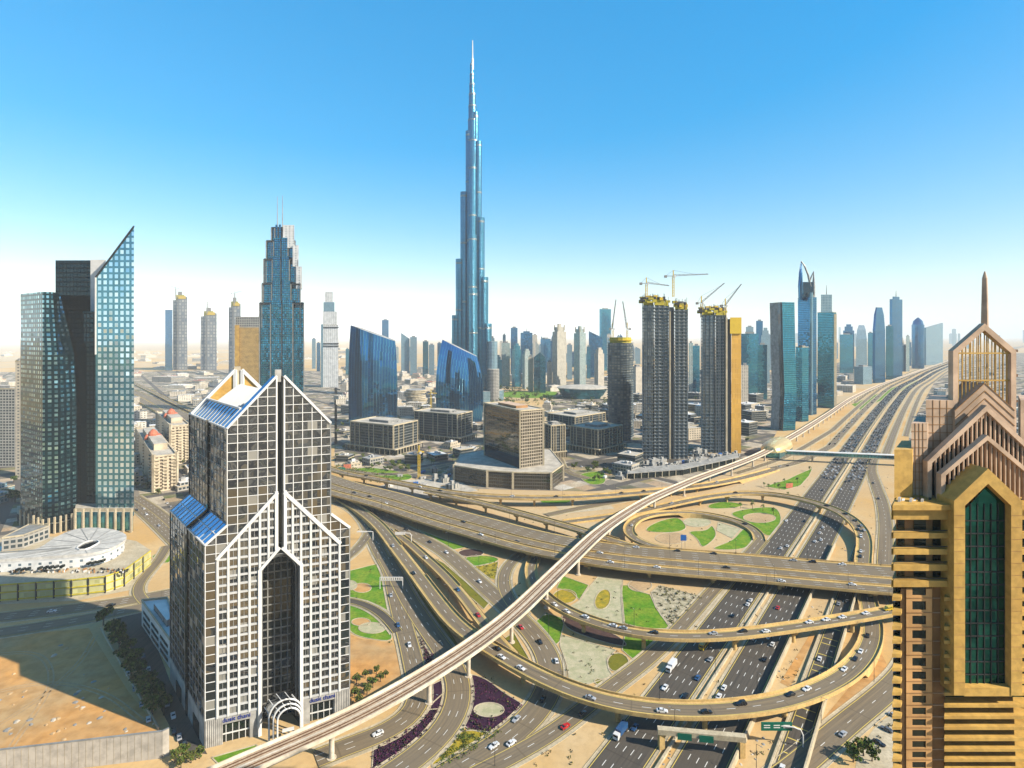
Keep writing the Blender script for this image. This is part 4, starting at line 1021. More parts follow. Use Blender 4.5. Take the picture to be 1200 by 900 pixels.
def slats(m, Y, apex, knee, foot_y, n, mat, w=.35, dep=.8, low=None):
    ax, ay = apex; kx, ky = knee
    for i in range(1, n):
        x = kx + (2 * (ax - kx)) * i / n; yt = ay + abs(x - ax) * (ky - ay) / (ax - kx)
        yb = foot_y if low is None else low(x)
        if yb > yt: m.bar((X_(x, Y), Y + dep, Z_(yb, Y)), (X_(x, Y), Y + dep, Z_(yt + 3, Y)), w, mat, w * 1.6, up=(0, 1, 0))
FG = part(T, 'front_gable', lambda m: (gable(m, TY - 1.6, (1158, 549), (1118, 587), 815, 13, 4, 'yellow_clad'), bx(m, 1130, 1186, 806, 816, TY - 1.5, 3, 'yellow_clad'), [bx(m, *k, y, y + .45, TY - 1.63, .05, 'brown_clad') for y in range(604, 806, 14) for k in ((1118.3, 1130.7), (1185.3, 1197.7))]))
def oglass(m):
    Y = TY - .2; pts = [(1130, 808), (1186, 808), (1186, 598), (1158, 568), (1130, 598)]
    m.poly([(X_(x, Y), Y, Z_(y, Y)) for x, y in pts], 'green_glass', [(X_(x, Y), Z_(y, Y)) for x, y in pts])
    for y in range(610, 806, 15): m.bar((X_(1131, Y), Y - .1, Z_(y, Y)), (X_(1185, Y), Y - .1, Z_(y, Y)), .12, 'dark_steel', .18)
    for x in range(1137, 1186, 8): m.bar((X_(x, Y), Y - .1, Z_(807, Y)), (X_(x, Y), Y - .1, Z_(590, Y)), .12, 'dark_steel', .12)
part(FG, 'green_glass_bay', oglass)
G2, G3 = ((1157.5, 510), (1103, 556)), ((1156.5, 475), (1087, 541))
part(T, 'middle_gable', lambda m: gable(m, TY + 1.6, *G2, 595, 4.5, 1.2, 'terracotta'))
def osl(m):
    slats(m, TY + 1.9, *G2, 594, 20, 'terracotta', .22, .3); slats(m, TY + 3.9, *G3, 593, 26, 'terracotta', .22, .3)
    pts = [(1092, 594), (1222, 594), (1222, 548), (1157, 486), (1092, 548)]; m.poly([(X_(x, TY + 5.2), TY + 5.2, Z_(y, TY + 5.2)) for x, y in pts], 'window_dark')
part(T, 'gable_slat', osl)
part(T, 'rear_gable', lambda m: gable(m, TY + 3.6, *G3, 594, 5, 1.2, 'terracotta'))
def otile(m):
    Y = TY + 5.8; pts = [(1119, 560), (1189, 560), (1189, 481), (1154, 449), (1119, 481)]
    f = [(X_(x, Y), Y, Z_(y, Y)) for x, y in pts]; m.poly(f, 'pink_tile')
    b_ = [(x, y + 5, z) for x, y, z in f]
    for i in range(5): m.poly([f[i], b_[i], b_[(i + 1) % 5], f[(i + 1) % 5]], 'pink_tile')
    for k in range(7):
        d = k * 9
        for s in (-1, 1): m.bar((X_(1154, Y), Y - .05, Z_(449 + d, Y)), (X_(1154 + s * 35, Y), Y - .05, Z_(481 + d, Y)), .08, 'brown_clad', .12)
part(T, 'tiled_gable', otile)
def olant(m):
    for Y, mat in ((TY + 6.5, 'terracotta'), (TY + 10.5, 'terracotta')):
        gable(m, Y, (1154, 379), (1117, 411), 508, 6, 1.2, mat)
        slats(m, Y, (1154, 384), (1121, 412), 505, 15 if Y < TY + 8 else 7, 'yellow_clad', .11, .5)
        for y in (414, 446): m.bar((X_(1118, Y), Y + .5, Z_(y, Y)), (X_(1190, Y), Y + .5, Z_(y, Y)), .3, 'yellow_clad')
    for x in (1117, 1191):
        for y in (411, 440, 470): m.bar((X_(x, TY + 7), TY + 7, Z_(y, TY + 7)), (X_(x, TY + 11), TY + 11, Z_(y, TY + 11)), .5, 'terracotta')
part(T, 'lantern', olant)
part(T, 'spire', lambda m: m.tube([(X_(1154, TY + 8), TY + 8, Z_(388, TY + 8)), (X_(1154, TY + 8), TY + 8, Z_(326, TY + 8)), (X_(1154, TY + 8), TY + 8, Z_(318, TY + 8))], [.62, .42, .1], 'pink_tile', 8))
def oblk(m):
    def f(k):
        bx(m, *k(1085, 1118), 469, 590, TY + 6.4, 9, 'pink_tile'); bx(m, *k(1068, 1087), 496, 590, TY + 5.2, 9, 'pink_tile')
    both(f)
    for x0, x1, y0 in ((1085, 1118, 469), (1068, 1086, 496)):
        Y = TY + (6.4 if y0 < 480 else 5.2)
        for k in range(1, 12):
            y = y0 + k * 9.5
            if y < 585: m.bar((X_(x0, Y), Y - .03, Z_(y, Y)), (X_(x1, Y), Y - .03, Z_(y, Y)), .07, 'brown_clad', .1)
        for k in range(1, 4): x = x0 + (x1 - x0) * k / 4; m.bar((X_(x, Y), Y - .03, Z_(y0, Y)), (X_(x, Y), Y - .03, Z_(588, Y)), .07, 'brown_clad', .1)
part(T, 'tiled_block', oblk)
both(lambda k: part(T, 'ochre_block', lambda m: bx(m, *k(1048, 1069), 527, 591, TY + 4, 9, 'yellow_clad')))
def oac(m):
    for i in range(9): bx(m, 1052 + i * 4.5, 1055 + i * 4.5, 584 + (i * 7) % 5, 592, TY + 1 + (i % 3) * .6, 1, ('grey_roof', 'white_roof', 'dark_steel')[i % 3])
part(T, 'roof_plant', oac)

# ------------------------------------------------------------------ twin glass towers on the left
A, B_, Cc, D_ = (24, 492), (50, 466), (68, 470), (91, 484)
def tf1(z, sh):
    px = [A, B_, (68 - sh * .3, 470), (91 - sh, 484)]; f = [V2(*p) for p in px]; t = -.86
    return (z, f + [(f[3][0] + t * 40, f[3][1] + 40), (f[0][0] + t * 22, f[0][1] + 22)])
T = new('glass_tower', 'teal mirrored tower with one edge sloping inwards to the top, leftmost of the glass cluster', 'tower', [V2(24, 490), V2(90, 490), V2(90, 520)])
part(T, 'facade', lambda m: loft(m, [tf1(8, 0), tf1(112, 1), tf1(150, 4), tf1(203, 21)], 'f_park', 'grey_roof'))
def tp1(m):
    f = [V2(*p) for p in (A, B_, Cc, D_)]
    m.prism(inset(f + [(f[3][0] - 30, f[3][1] + 36), (f[0][0] - 18, f[0][1] + 20)], 1.12), 0, 8, 'window_dark', 'concrete')
    for k in range(12):
        a, b = (f[0], f[1]) if k < 5 else (f[1], f[3]); t = (k % 5) / 5 if k < 5 else (k - 5) / 6
        p = along(a, b, t); m.bar((p[0] * .985, p[1] * .985, 0), (p[0] * .985, p[1] * .985, 14), 1.2, 'concrete')
part(T, 'podium', tp1)
T = new('dark_tower', 'near black glass tower between the teal tower and the pale sail shaped tower', 'tower', [V2(66, 500), V2(110, 500)])
part(T, 'tall_block', lambda m: m.prism(slab(65, 106, 505, 30), 0, Z_(305, 505), 'f_dark_fins', 'grey_roof'))
part(T, 'front_block', lambda m: m.prism(slab(79, 113, 486, 20), 0, Z_(365, 486), 'f_dark_fins', 'pale_roof'))
part(T, 'white_screen', lambda m: m.prism(slab(106, 124, 503, 6), 150, Z_(304, 503), 'white_roof'))
T = new('sail_tower', 'pale blue glass tower with a sharply slanted top and rows of bright windows', 'tower', [V2(112, 474), V2(157, 474), V2(150, 500)])
def sail(m):
    fp = slab(112, 157, 474, 24); z1, z2 = Z_(326, 474), Z_(266, 474)
    loft(m, [([12] * 4, fp), ([z1, z2, z2, z1], fp)], 'f_sail', 'f_dark_fins')
part(T, 'facade', sail)
part(T, 'edge_fin', lambda m: (m.bar((*V2(112, 473.6), 150), (*V2(112, 473.6), Z_(325, 474)), .8, 'white_roof'), m.bar((*V2(112, 473.6), Z_(325, 474)), (*V2(157, 473.6), Z_(265, 474)), .9, 'dark_steel')))
def sbase(m):
    for k in range(8): p = V2(88 + k * 9.4, 468); m.bar((p[0], p[1], 0), (p[0], p[1], 20), 1.4, 'concrete')
    m.prism(slab(88, 156, 472, 16), 0, 16, 'station_glass', 'pale_roof'); m.prism(slab(88, 157, 473, 18), 16, 19, 'concrete', 'pale_roof')
part(T, 'colonnade', sbase)

# ------------------------------------------------------------------ the stepped needle tower
BD = 1400.0; bc = Vector((X_(552.3, BD), BD + 30)); KS = BD / F
T = thing('needle_tower', 'immensely tall stepped blue glass tower tapering to a needle, tallest in the picture', 'skyscraper', (bc.x, bc.y, 0))
kz = lambda y: Z_(y, BD)
WING = {'left': ((-1, -.12), [(42, 369, 10.5), (32, 302, 10.5), (20.5, 222, 10), (8, 149, 9)]),
        'right': ((.92, -.30), [(43, 379, 10.5), (34, 324, 10), (24, 253, 10), (17, 162, 9), (9, 127, 8)]),
        'front': ((.15, -1), [(44, 385, 11), (33, 340, 11), (22, 275, 10.5), (13, 190, 10)])}
def wingf(m, d, lobes):
    d = Vector(d).normalized(); prev = None
    for r, y, rad in lobes:
        c = bc + d * r; m.prism(ring(c.x, c.y, rad, 16), 0, kz(y), 'f_khalifa', 'steel')
        for yy in (y + 4, y + 60, y + 130):
            if yy < 470: m.prism(ring(c.x, c.y, rad + .25, 16), kz(yy + 2.2), kz(yy), 'f_khalifa_band', 'steel')
    a = bc + d * lobes[0][0]; n = Vector((d.y, -d.x)) * 7
    m.prism([bc - n, a - n, a + n, bc + n], 0, kz(lobes[0][1]) - 4, 'f_khalifa', 'steel')
    for (r0, y0, _), (r1, y1, _) in zip(lobes, lobes[1:]):
        a = bc + d * r1; m.prism([bc - n * .9, a - n * .9, a + n * .9, bc + n * .9], kz(y0) - 10, kz(y1) - 4, 'f_khalifa', 'steel')
for k, (d, lb) in WING.items(): part(T, 'wing', lambda m, d=d, lb=lb: wingf(m, d, lb))
def core(m):
    for r, y0, y1 in ((14.5, 470, 160), (12.4, 160, 135), (10.4, 135, 118), (9, 118, 104), (7.2, 104, 92), (5.6, 92, 80), (4.2, 80, 68)):
        m.prism(ring(bc.x + (r - 8) * .3, bc.y, r, 16), kz(y0), kz(y1), 'f_khalifa', 'steel')
        m.prism(ring(bc.x + (r - 8) * .3, bc.y, r + .3, 16), kz(y1 + 2), kz(y1), 'f_khalifa_band', 'steel')
    m.prism(ring(bc.x, bc.y, 13.3, 16), kz(198), kz(193), 'f_khalifa_band', 'steel')
part(T, 'core', core)
part(T, 'spire', lambda m: m.tube([(bc.x + 1, bc.y, kz(75)), (bc.x + 1, bc.y, kz(62)), (bc.x + 1, bc.y, kz(61)), (bc.x + 1, bc.y, kz(40))], [3.4, 2.9, 1.7, 1.0], 'white_roof', 8))
part(T, 'podium', lambda m: (m.prism(ring(bc.x + 20, bc.y - 20, 62, 18, 40), 0, 26, 'f_bluegrey', 'pale_roof'), m.prism(ring(bc.x + 52, bc.y - 24, 14, 12), 0, kz(400), 'f_bluegrey', 'pale_roof'), m.prism(ring(bc.x + 56, bc.y - 42, 15, 12), 0, kz(432), 'f_lowgrey', 'pale_roof')))

# ------------------------------------------------------------------ stepped hotel tower with twin masts
AY = 900.0
T = new('hotel_tower', 'stepped blue glass tower with white crown and two thin masts behind the gabled tower', 'skyscraper', slab(304, 356, AY, 50))
TIER = [((304, 356), 352, 0), ((307, 352), 329, 3), ((309, 349), 300, 6), ((312, 346), 278, 9), ((318, 334), 262, 12)]
def atier(m):
    for (x0, x1), yt, s in TIER:
        w = (x1 - x0) / 4
        for k in range(4):
            a = x0 + w * k; st = (k in (1, 2)) * 3 + (k == 2) * 2
            m.prism(slab(a + .8, a + w - .8, AY + s - st, 46 - s), 0 if s == 0 else Z_(yt + 55, AY), Z_(yt + (k == 0) * 4 + (k == 3) * 9, AY), 'f_address', 'grey_roof')
        for k in range(5): m.bar((*V2(x0 + w * k, AY + s - 2.5), 0 if s == 0 else Z_(yt + 55, AY)), (*V2(x0 + w * k, AY + s - 2.5), Z_(yt + 4, AY)), 1.3, 'steel')
        m.prism(slab(x0 + .3, x1 - .3, AY + s + 2, 44 - s), 0 if s == 0 else Z_(yt + 55, AY), Z_(yt + 2, AY), 'f_navy', 'grey_roof')
        m.prism(slab(x0 - .5, x1 + .5, AY + s - 1.5, 49 - s), Z_(yt + 5, AY), Z_(yt + 3, AY), 'dark_steel')
part(T, 'facade', atier)
part(T, 'white_crown', lambda m: (m.prism(slab(331.5, 345, AY + 5, 20), Z_(290, AY), Z_(263, AY), 'f_white', 'white_roof'), m.prism(slab(343, 350, AY + 3, 20), Z_(312, AY), Z_(287, AY), 'f_white', 'white_roof'), m.prism(slab(347, 354, AY + 2, 20), Z_(338, AY), Z_(312, AY), 'f_white', 'white_roof')))
for px, y in ((325, 230), (331, 229)):
    part(T, 'mast', lambda m: m.tube([(X_(px, AY + 20), AY + 20, Z_(272, AY)), (X_(px, AY + 20), AY + 20, Z_(y, AY + 20))], [1.0, .35], 'steel', 6))

# ------------------------------------------------------------------ blue curved office pair
def curved(name, label, x0, x1, Y, yl, yr, yb, bulge, bend, mat, dep):
    T = new(name, label, 'office tower', slab(x0, x1, Y, dep))
    def f(m):
        n = 10; N = 12
        a, b = Vector(V2(x0, Y)), Vector(V2(x1, Y + 8)); rd = Vector((((x0 + x1) / 2 - 600) / F, 1)).normalized()
        front = [a.lerp(b, k / n) - rd * bend * sin(pi * k / n) for k in range(n + 1)]
        back = [b.lerp(a, k / 4) + rd * (dep + 6 * sin(pi * k / 4)) for k in range(5)]
        fp = front + back; c = cen(fp)
        kx = [min(1, max(0, (p.x - a.x) / (b.x - a.x))) for p in fp]
        zl, zr = Z_(yl, Y), Z_(yr, Y); zt = [zl + (zr - zl) * k for k in kx]
        lv = []
        for j in range(N + 1):
            t = j / N; s = 1 + bulge * (sin(pi * (.15 + .75 * t)) - sin(pi * .9)) - (t ** 3) * bulge * 1.3
            lv.append(([z * t for z in zt], [c + (p - c) * s for p in fp]))
        loft(m, lv, mat, 'grey_roof')
    part(T, 'facade', f)
    return T
curved('curved_tower', 'wide deep blue glass office tower with a slanting top, left of the curved pair', 409, 465, 1010, 381, 400, 0, .05, 10, 'f_plaza_blue', 26)
curved('curved_tower', 'sail like deep blue glass tower with strongly curved edges in front of the needle tower', 513, 564, 1060, 398, 418, 0, .16, 12, 'f_plaza_blue', 26)

# ------------------------------------------------------------------ brown cube on its podium
T = new('cube_building', 'brown mirrored glass cube standing on a low podium beside the rear flyover', 'office building', [P(567, 545, 0)[:2], P(640, 545, 0)[:2]])
cf = foot(567.5, 609.5, 637, 616, 32)
def cube(m):
    p = [(c.x, c.y) for c in cf]; z0, z1 = 18, 82; u = 0
    m.wall(p[0], p[1], z0, z1, 'f_bronze_wall'); m.wall(p[1], p[2], z0, z1, 'f_bronze_wall'); m.wall(p[2], p[3], z0, z1, 'f_bronze'); m.wall(p[3], p[0], z0 + 12, z1, 'f_bronze'); m.wall(p[3], p[0], z0, z0 + 12, 'f_navy')
    m.poly([(x, y, z1) for x, y in p], 'pale_roof')
part(T, 'facade', cube)
part(T, 'white_frame', lambda m: [m.bar((p.x, p.y, 18), (p.x, p.y, 82.5), 1.8, 'concrete') for p in cf] + [m.bar((*cf[i], 82.2), (*cf[(i + 1) % 4], 82.2), 1.6, 'concrete') for i in range(4)])
part(T, 'roof_plant', lambda m: m.prism(inset(cf, .5), 82.02, 85, 'brown_clad', 'terracotta'))
pf = [P(x, y, 0) for x, y in ((532, 564), (571, 571), (601, 573), (646, 574), (660, 563), (645, 543), (590, 539), (540, 549))]
part(T, 'podium', lambda m: m.prism(pf, 0, 18, 'f_podium', 'pale_roof'))
def podc(m):
    for i in range(8):
        a, b = pf[i], pf[(i + 1) % 8]; m.bar((a.x, a.y, 18), (b.x, b.y, 18), 1.2, 'concrete', 1.4); m.bar((a.x, a.y, 0), (a.x, a.y, 19), 2.4, 'concrete')
part(T, 'podium_frame', podc)

# ------------------------------------------------------------------ dark office blocks with white frames
def block(label, x0, xc, x1, yb, yt, ang, nl, nr, dep=45):
    Y = YB(yb); fp = foot(x0, xc, x1, Y, ang, dep); z1 = Z_(yt, Y)
    T = tower('office_block', label, 'office block', fp, z1, 'f_office', 'pale_roof')
    def fr(m):
        for (a, b), n in (((fp[3], fp[0]), nl), ((fp[0], fp[1]), nr), ((fp[1], fp[2]), nl), ((fp[2], fp[3]), nr)):
            d = Vector((b[0] - a[0], b[1] - a[1])).normalized(); o = Vector((d.y, -d.x)) * .6
            for k in range(n + 1):
                p = Vector(along(a, b, k / n)) + o
                if (k % 3) or k in (0, n): m.bar((p.x, p.y, 8), (p.x, p.y, z1 + 1), 1.2, 'concrete')
            m.bar((a[0] + o.x, a[1] + o.y, z1 + .3), (b[0] + o.x, b[1] + o.y, z1 + .3), 1.3, 'concrete', 1.6)
    part(T, 'white_frame', fr)
    big = inset(fp, 1.16)
    def arc(m):
        m.prism(inset(fp, 1.1), 0, 7.6, 'window_dark', 'pale_roof')
        for i in range(4):
            a, b = big[i], big[(i + 1) % 4]; m.bar((*a, 8.2), (*b, 8.2), 1.6, 'concrete', 1.2)
            for k in range(11): p = along(a, b, k / 10); m.bar((*p, 0), (*p, 8), 1.0, 'concrete')
    part(T, 'arcade', arc)
block('dark white framed office block with arcade before the wide blue curved tower', 411, 461, 489, 533, 499, 62, 9, 5)
block('dark office block with white frames and arcade, in front of the sail like blue tower', 486, 536, 553, 519, 486, 62, 9, 4)
block('dark office block with white frames half hidden behind the right side of the brown cube', 637, 646, 662, 537, 499, 22, 3, 6)
block('dark office block with closely spaced white ribs beside the oval car park', 669, 701, 729, 533, 504, 44, 9, 9)
block('low dark office block behind the ribbed block, left of the round topped construction tower', 642, 674, 709, 505, 489, 44, 9, 9)

# ------------------------------------------------------------------ towers under construction
def constr(name, label, parts, Y, mat='f_constr', crown=8, dep=40, floor_h=4.6):
    x0, x1 = parts[0][0], parts[-1][1]
    T = new(name, label, 'construction tower', slab(x0, x1, Y, dep))
    for (a, b, yt, mt) in parts:
        z1 = Z_(yt, Y); fp = slab(a, b, Y, dep); inn = slab(a + (b - a) * .05, b - (b - a) * .05, Y + 1.6, dep - 3)
        part(T, 'facade', lambda m: m.prism(inn, 0, z1 - 1, mt, 'concrete_raw'))
        def sl(m):
            z = 5
            while z < z1: m.prism(fp, z, z + .6, 'slab_edge', 'slab_edge', True); z += floor_h
            for k in range(4):
                p = along(fp[0], fp[1], k / 3); m.bar((p[0], p[1] + .8, 0), (p[0], p[1] + .8, z1), .8, 'slab_edge')
        if mt == 'f_goldclad': part(T, 'gold_screen', lambda m: m.prism(slab(a, b, Y - .3, dep), 0, z1, mt, 'concrete_raw'))
        elif mt != 'f_slot': part(T, 'floor_slab', sl)
    if crown:
        def cr(m):
            r2 = random.Random(5)
            for (a, b, yt, mt) in parts:
                if mt == 'f_goldclad' or mt == 'f_slot': continue
                z1 = Z_(yt, Y); w = b - a
                m.prism(slab(a + w * .06, b - w * .3, Y + 1, dep * .8), z1, z1 + crown * .9, 'net_yellow', 'concrete_dim'); m.prism(slab(a + w * .3, b - w * .03, Y + 3, dep * .6), z1 - 6, z1 + crown * .5, 'net_yellow', 'concrete_dim'); m.prism(slab(a + w * .3, b - w * .3, Y + 2, dep * .5), z1 + crown * .9, z1 + crown * 1.3, 'concrete_dim', 'dark_steel')
                for k in range(14):
                    p = along(*slab(a, b, Y, dep)[:2], r2.random()); h = crown * r2.uniform(.7, 1.5)
                    m.box((p[0], p[1] + r2.uniform(0, 10), 0), (r2.uniform(3, 8), 3, r2.uniform(2, 4.5)), ('crane_yellow', 'net_yellow', 'dark_steel')[k % 3], 0, z1 + h * r2.uniform(.2, .9))
                    m.bar((p[0], p[1] + 2, z1), (p[0], p[1] + 2, z1 + h * 1.3), .4, 'dark_steel')
        part(T, 'formwork', cr)
    return T
T = constr('construction_tower', 'tall unfinished concrete tower in two halves with yellow formwork on top, beside the rail viaduct', [(753, 766, 357, 'f_constr'), (766, 784, 357.4, 'f_balconies'), (784, 790, 359, 'f_slot'), (790, 806, 362, 'f_balconies')], 744)
part(T, 'white_fin', lambda m: m.box((X_(785.2, 742), 742.4, 0), (1.6, 1.6, Z_(365, 742)), 'concrete', 0, 0))
T = constr('construction_tower', 'unfinished concrete tower with a strip of golden cladding on its right side', [(822, 838, 369, 'f_constr_blue'), (838, 851, 369.4, 'f_balconies'), (851, 857, 373, 'f_slot'), (857, 868.5, 373, 'f_goldclad')], 780)
part(T, 'yellow_screen', lambda m: m.prism(slab(855.5, 869, 778, 30), Z_(391, 780), Z_(372, 780), 'crane_yellow'))
part(T, 'white_fin', lambda m: m.box((X_(851.5, 778), 778.4, 0), (2.4, 1.6, Z_(372, 778)), 'concrete', 0, 0))
facade('f_constr_far', (.22, .24, .26), (.05, .09, .13), 13, 15, .35, .3, metal=.4, rough=.3, glass2=(.36, .34, .30), lit=1.0)
def farsite(label, x0, x1, Y, yt, mat='f_constr_far'):
    w = x1 - x0; T = new('construction_tower', label, 'construction tower', slab(x0, x1, Y, 50)); z1 = Z_(yt, Y)
    part(T, 'facade', lambda m: (m.prism(slab(x0, x0 + w * .45, Y + 6, 40), 0, z1 - 14, mat, 'concrete_raw'), m.prism(slab(x0 + w * .38, x1, Y, 50), 0, z1, mat, 'concrete_raw'), m.prism(slab(x0 + w * .3, x0 + w * .36, Y - 3, 10), 0, z1 - 8, 'concrete_dim')))
    part(T, 'formwork', lambda m: (m.prism(slab(x0 + w * .2, x1 - w * .2, Y + 4, 30), z1 - 14, z1 + 10, 'net_yellow', 'dark_steel'), m.prism(slab(x0 + w * .38, x1 - w * .1, Y - 2, 30), z1 - 9, z1 + 4, 'crane_yellow', 'dark_steel'), m.prism(slab(x0 + w * .35, x1 - w * .35, Y + 8, 20), z1 + 10, z1 + 26, 'concrete_dim')))
    return T
def roundk(label, x0, x1, Y, yt, crown, mat='f_constr'):
    cx, r = X_((x0 + x1) / 2, Y + 14), (x1 - x0) / 2 * Y / F
    T = thing('construction_tower', label, 'construction tower', (cx, Y + 14, 0)); z1 = Z_(yt, Y)
    part(T, 'facade', lambda m: m.prism(ring(cx, Y + 14, r * .93, 20), 0, z1 - 1, mat, 'concrete_raw'))
    def sl(m):
        z = 5
        while z < z1: m.prism(ring(cx, Y + 14, r, 20), z, z + .6, 'slab_edge', 'slab_edge', True); z += 3.8
    part(T, 'floor_slab', sl)
    def cr(m):
        m.prism(ring(cx, Y + 14, r * .8, 16), z1, z1 + crown, 'net_yellow', 'dark_steel')
        m.prism(ring(cx, Y + 14, r * .9, 16), z1 + crown * .45, z1 + crown * .6, 'crane_yellow', 'crane_yellow')
    part(T, 'formwork', cr)
    return T
roundk('round unfinished concrete tower with a yellow rim, left of the tallest building site', 711, 743, 880, 402, 9)
T = farsite('slim yellow capped unfinished tower in the desert haze, leftmost of the distant ones', 202.5, 219.5, 2600, 348)
part(T, 'side_wing', lambda m: m.prism(slab(193.5, 202, 2560, 60), 0, Z_(363, 2560), 'f_blue', 'concrete_raw'))
farsite('squat unfinished tower with a yellow rim standing alone in the desert haze', 235, 254, 2600, 367)
T = farsite('unfinished tower with a yellow cap rising behind the golden slab', 268, 282, 2300, 356)

# ------------------------------------------------------------------ golden slab, white tower, hotels on the right
T = tower('golden_slab', 'golden hotel slab with a fine window grid left of the stepped blue tower', 'hotel', slab(276, 307, 1150, 30), Z_(384, 1150), 'f_gold', 'pale_roof')
part(T, 'edge_pier', lambda m: m.prism(slab(275, 280.5, 1147, 20), 0, Z_(381, 1147), 'gold_cladding'))
part(T, 'upper_storey', lambda m: m.prism(slab(276, 306, 1156, 22), Z_(384, 1150), Z_(371, 1150), 'f_lowgrey', 'grey_roof'))
T = tower('white_tower', 'white tapering tower with dark bands standing alone right of the stepped blue hotel', 'tower', slab(376.5, 396.5, 1750, 45), Z_(381, 1750), 'f_white', 'white_roof', plant=False)
for x0, x1, y0, y1, mt in ((378, 395, 383, 365, 'f_white'), (379, 392, 365, 354, 'f_bluegrey'), (380.5, 390, 354, 342, 'f_white')):
    part(T, 'upper_tier', lambda m: m.prism(slab(x0, x1, 1752, 36), Z_(y0, 1750), Z_(y1, 1750), mt, 'white_roof'))
part(T, 'dark_band', lambda m: [m.prism(slab(376, 397, 1748, 48), Z_(y + 1, 1750), Z_(y, 1750), 'dark_steel') for y in (383, 402, 405)])
part(T, 'edge_glass', lambda m: m.prism(slab(376, 378.6, 1747, 20), 0, Z_(380, 1750), 'f_bluegrey'))
T = new('leaning_tower', 'teal glass tower with a bare grey side wall, leaning slightly over the metro station', 'tower', slab(903, 933, 960, 30))
lf = foot(903, 917.5, 932, 960, 18, 40)
def leanf(m):
    z1 = Z_(354, 960)
    def lv(z, k): return (z, [p + Vector((k, 0)) for p in lf])
    for (za, A), (zb, B) in zip([lv(0, 0), lv(z1 * .3, 2.5), lv(z1 * .65, 0)], [lv(z1 * .3, 2.5), lv(z1 * .65, 0), lv(z1, -1.5)]):
        for i in range(4):
            j = (i + 1) % 4; l = (A[j] - A[i]).length; mt = 'f_teal' if i == 0 else ('dusit_stone' if i == 3 else 'f_navy')
            m.poly([(*A[i], za), (*A[j], za), (*B[j], zb), (*B[i], zb)], mt, [(0, za), (l, za), (l, zb), (0, zb)])
    m.poly([(p.x - 1.5, p.y, z1) for p in lf], 'grey_roof')
part(T, 'facade', leanf)
part(T, 'dark_strip', lambda m: [m.bar((*(lf[0].lerp(lf[3], .18) + Vector((k0 - 1.0, -.4))), za), (*(lf[0].lerp(lf[3], .18) + Vector((k1 - 1.0, -.4))), zb), 9, 'f_navy', .8) for za, zb, k0, k1 in ((2, 66, 0, 2.5), (66, 144, 2.5, 0), (144, 221, 0, -1.5))])
HYY = 1150
T = new('horned_tower', 'dark blue tower topped by two curved steel horns beside the highway', 'skyscraper', slab(935, 957, HYY, 30))
hf = foot(935, 950, 957, HYY, 30, 35)
part(T, 'facade', lambda m: m.prism(hf, 0, Z_(348, HYY), 'f_blue', 'grey_roof'))
part(T, 'corner_fin', lambda m: (m.box((X_(950.5, HYY), HYY - 1, 0), (4, 4, Z_(343, HYY)), 'f_bluegrey', R(30), 0), m.box((X_(956, HYY), HYY + 12, 0), (4, 4, Z_(345, HYY)), 'steel', R(30), 0)))
part(T, 'horn', lambda m: m.tube([(X_(x, HYY + 10), HYY + 10, Z_(y, HYY + 10)) for x, y in ((938.5, 352), (938, 335), (938.2, 320), (939, 306))] , [5, 5, 3.5, .6], 'f_blue', 8) or m.tube([(X_(x, HYY + 10), HYY + 10, Z_(y, HYY + 10)) for x, y in ((939, 306), (943, 312), (947, 322), (950, 336))], [.8, 1.6, 2, 2.4], 'steel', 6))
part(T, 'horn', lambda m: m.tube([(X_(x, HYY + 14), HYY + 14, Z_(y, HYY + 14)) for x, y in ((953, 350), (953.4, 335), (953.6, 318))], [4, 3.4, .6], 'steel', 8) or m.tube([(X_(x, HYY + 14), HYY + 14, Z_(y, HYY + 14)) for x, y in ((953.6, 318), (950, 326), (947, 338))], [.8, 1.5, 2], 'steel', 6))
part(T, 'crown', lambda m: m.prism(slab(938, 953, HYY + 8, 16), Z_(348, HYY), Z_(330, HYY), 'f_navy', 'grey_roof'))
T = tower('spired_tower', 'dark glass hotel tower with square crown and thin spire beside the horned tower', 'skyscraper', foot(958, 976, 980, 1250, 30, 40), Z_(366, 1250), 'f_teal_deep', 'grey_roof')
part(T, 'crown', lambda m: m.prism(slab(962, 975, 1256, 22), Z_(366, 1250), Z_(345, 1250), 'f_bluegrey', 'grey_roof'))
part(T, 'spire', lambda m: m.tube([(X_(968.5, 1262), 1262, Z_(346, 1262)), (X_(968.5, 1262), 1262, Z_(334, 1262))], [1, .3], 'steel', 6))
part(T, 'side_fin', lambda m: m.prism(slab(977.5, 980.5, 1252, 12), 0, Z_(368, 1250), 'concrete'))
tower('low_tower', 'low teal glass block tucked between the leaning tower and the horned tower', 'tower', foot(932.5, 940, 947.5, 1060, 25, 30), Z_(407, 1060), 'f_teal', 'pale_roof')
